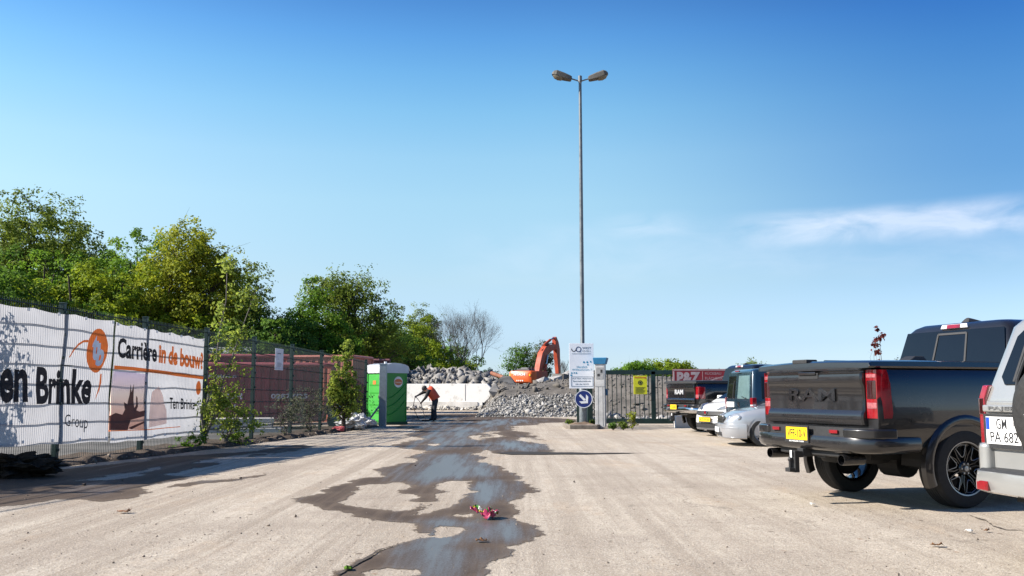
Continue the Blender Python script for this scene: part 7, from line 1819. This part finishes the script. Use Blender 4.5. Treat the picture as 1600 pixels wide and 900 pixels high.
# ------------------------------------------------------------------ litter on the yard
def wrapper_mat():
    m = bpy.data.materials.new('printed_wrapper'); m.use_nodes = True; n, l = m.node_tree.nodes, m.node_tree.links; p = n['Principled BSDF']
    t = n.new('ShaderNodeTexCoord'); v = n.new('ShaderNodeTexVoronoi'); v.inputs['Scale'].default_value = 16; l.new(t.outputs['Object'], v.inputs['Vector'])
    cr = n.new('ShaderNodeValToRGB'); cr.color_ramp.interpolation = 'CONSTANT'; l.new(v.outputs['Color'], cr.inputs[0]); e = cr.color_ramp.elements
    e[0].color = (.22, .015, .06, 1); e[1].position = .35; e[1].color = (.40, .04, .10, 1)
    for q_, c_ in ((.5, (.48, .36, .02, 1)), (.6, (.08, .28, .04, 1)), (.7, (.05, .20, .34, 1)), (.8, (.55, .50, .48, 1))): x = e.new(q_); x.color = c_
    l.new(cr.outputs[0], p.inputs['Base Color']); p.inputs['Roughness'].default_value = .35; return m
q = gp(757, 811); n = 14; vs = []; fs = []
for j in range(n + 1):
    for i in range(n + 1):
        u, v = i / n - .5, j / n - .5; h = .055 + .06 * noise.noise(Vector((u * 5, v * 5, 3))) + .045 * noise.noise(Vector((u * 11, v * 11, 1))) + .16 * max(0, -u - .12) 
        vs.append((u * .24 + .03 * noise.noise(Vector((u * 6, v * 6, 8))) + .05 * h, v * .20 + .03 * noise.noise(Vector((v * 6, u * 6, 5))), max(.004, h)))
for j in range(n):
    for i in range(n): a = j * (n + 1) + i; fs.append((a, a + 1, a + n + 2, a + n + 1))
o = MB().add(vs, fs).build('wrapper', wrapper_mat(), smooth=25); o.location = (q.x, q.y, .006); o.rotation_euler = (0, 0, R(-12))
sm_ = o.modifiers.new('thickness', 'SOLIDIFY'); sm_.thickness = .002
tag(o, 'crumpled colourful wrapper lying on the wet streak', 'litter')
M_LEAFD = mat('dry_leaf', (.16, .075, .03), .8, var=.4, scale=20); M_PAPER = mat('paper_scrap', (.62, .62, .60), .7)
def scrap(px, py, w, m, label, cat, seed, name):
    q = gp(px, py); rnd_ = random.Random(seed); vs = []; n = 4
    for j in range(n + 1):
        for i in range(n + 1): vs.append(((i / n - .5) * w, (j / n - .5) * w * .7, .012 + abs(rnd_.gauss(0, .012))))
    fs = [(j * (n + 1) + i, j * (n + 1) + i + 1, (j + 1) * (n + 1) + i + 1, (j + 1) * (n + 1) + i) for j in range(n) for i in range(n)]
    o = MB().add(vs, fs).build(name, m, smooth=20); o.location = (q.x, q.y, .004); o.rotation_euler = (0, 0, rnd_.uniform(0, 6)); s_ = o.modifiers.new('thickness', 'SOLIDIFY'); s_.thickness = .002
    return tag(o, label, cat)
scrap(752, 848, .09, M_LEAFD, 'curled brown leaf on the wet streak below the wrapper', 'leaf', 1, 'dry_leaf')
scrap(194, 802, .12, M_LEAFD, 'rusty brown leaf on the dry yard by the fence shadow', 'leaf', 2, 'dry_leaf')
scrap(1514, 833, .06, M_PAPER, 'white paper scrap on the yard in front of the parked vehicles', 'litter', 3, 'paper_scrap')
scrap(1541, 832, .05, M_LEAFD, 'brown flat scrap right of the white paper scrap', 'litter', 4, 'paper_scrap')
scrap(1464, 855, .09, M_LEAFD, 'dark brown leaf scrap below the white paper scrap', 'leaf', 5, 'dry_leaf')
scrap(1270, 791, .07, M_PAPER, 'small pale scrap left of the charcoal pickup shadow', 'litter', 6, 'paper_scrap')
scrap(544, 892, .08, L_GREEN, 'fresh green leaf on the crack in the damp yard', 'leaf', 7, 'green_leaf')
def stone(px, py, r_, label, seed):
    v, f = chunk_shapes(1, seed)[0]; q = gp(px, py); me = bpy.data.meshes.new('stone'); me.from_pydata([tuple(p_) for p_ in v * r_], [], [tuple(int(i) for i in t_) for t_ in f]); me.materials.append(M_SOIL)
    o = bpy.data.objects.new('stone', me); COL.objects.link(o); o.location = (q.x, q.y, r_ * .5); return tag(o, label, 'stone', 'single stones on the yard')
stone(461, 808, .022, 'dark stone at the left tip of the wet streak', 1); stone(648, 728, .035, 'dark stone at the upper left edge of the wet streak', 2); stone(376, 748, .03, 'dark stone on the dry yard near the fence shadow end', 3)
stone(898, 754, .025, 'dark stone on the dry yard right of the wet streak', 4); stone(131, 759, .035, 'dark stone in the shade of the large banner', 5); stone(192, 752, .035, 'rusty stone in the shade of the career banner', 6)
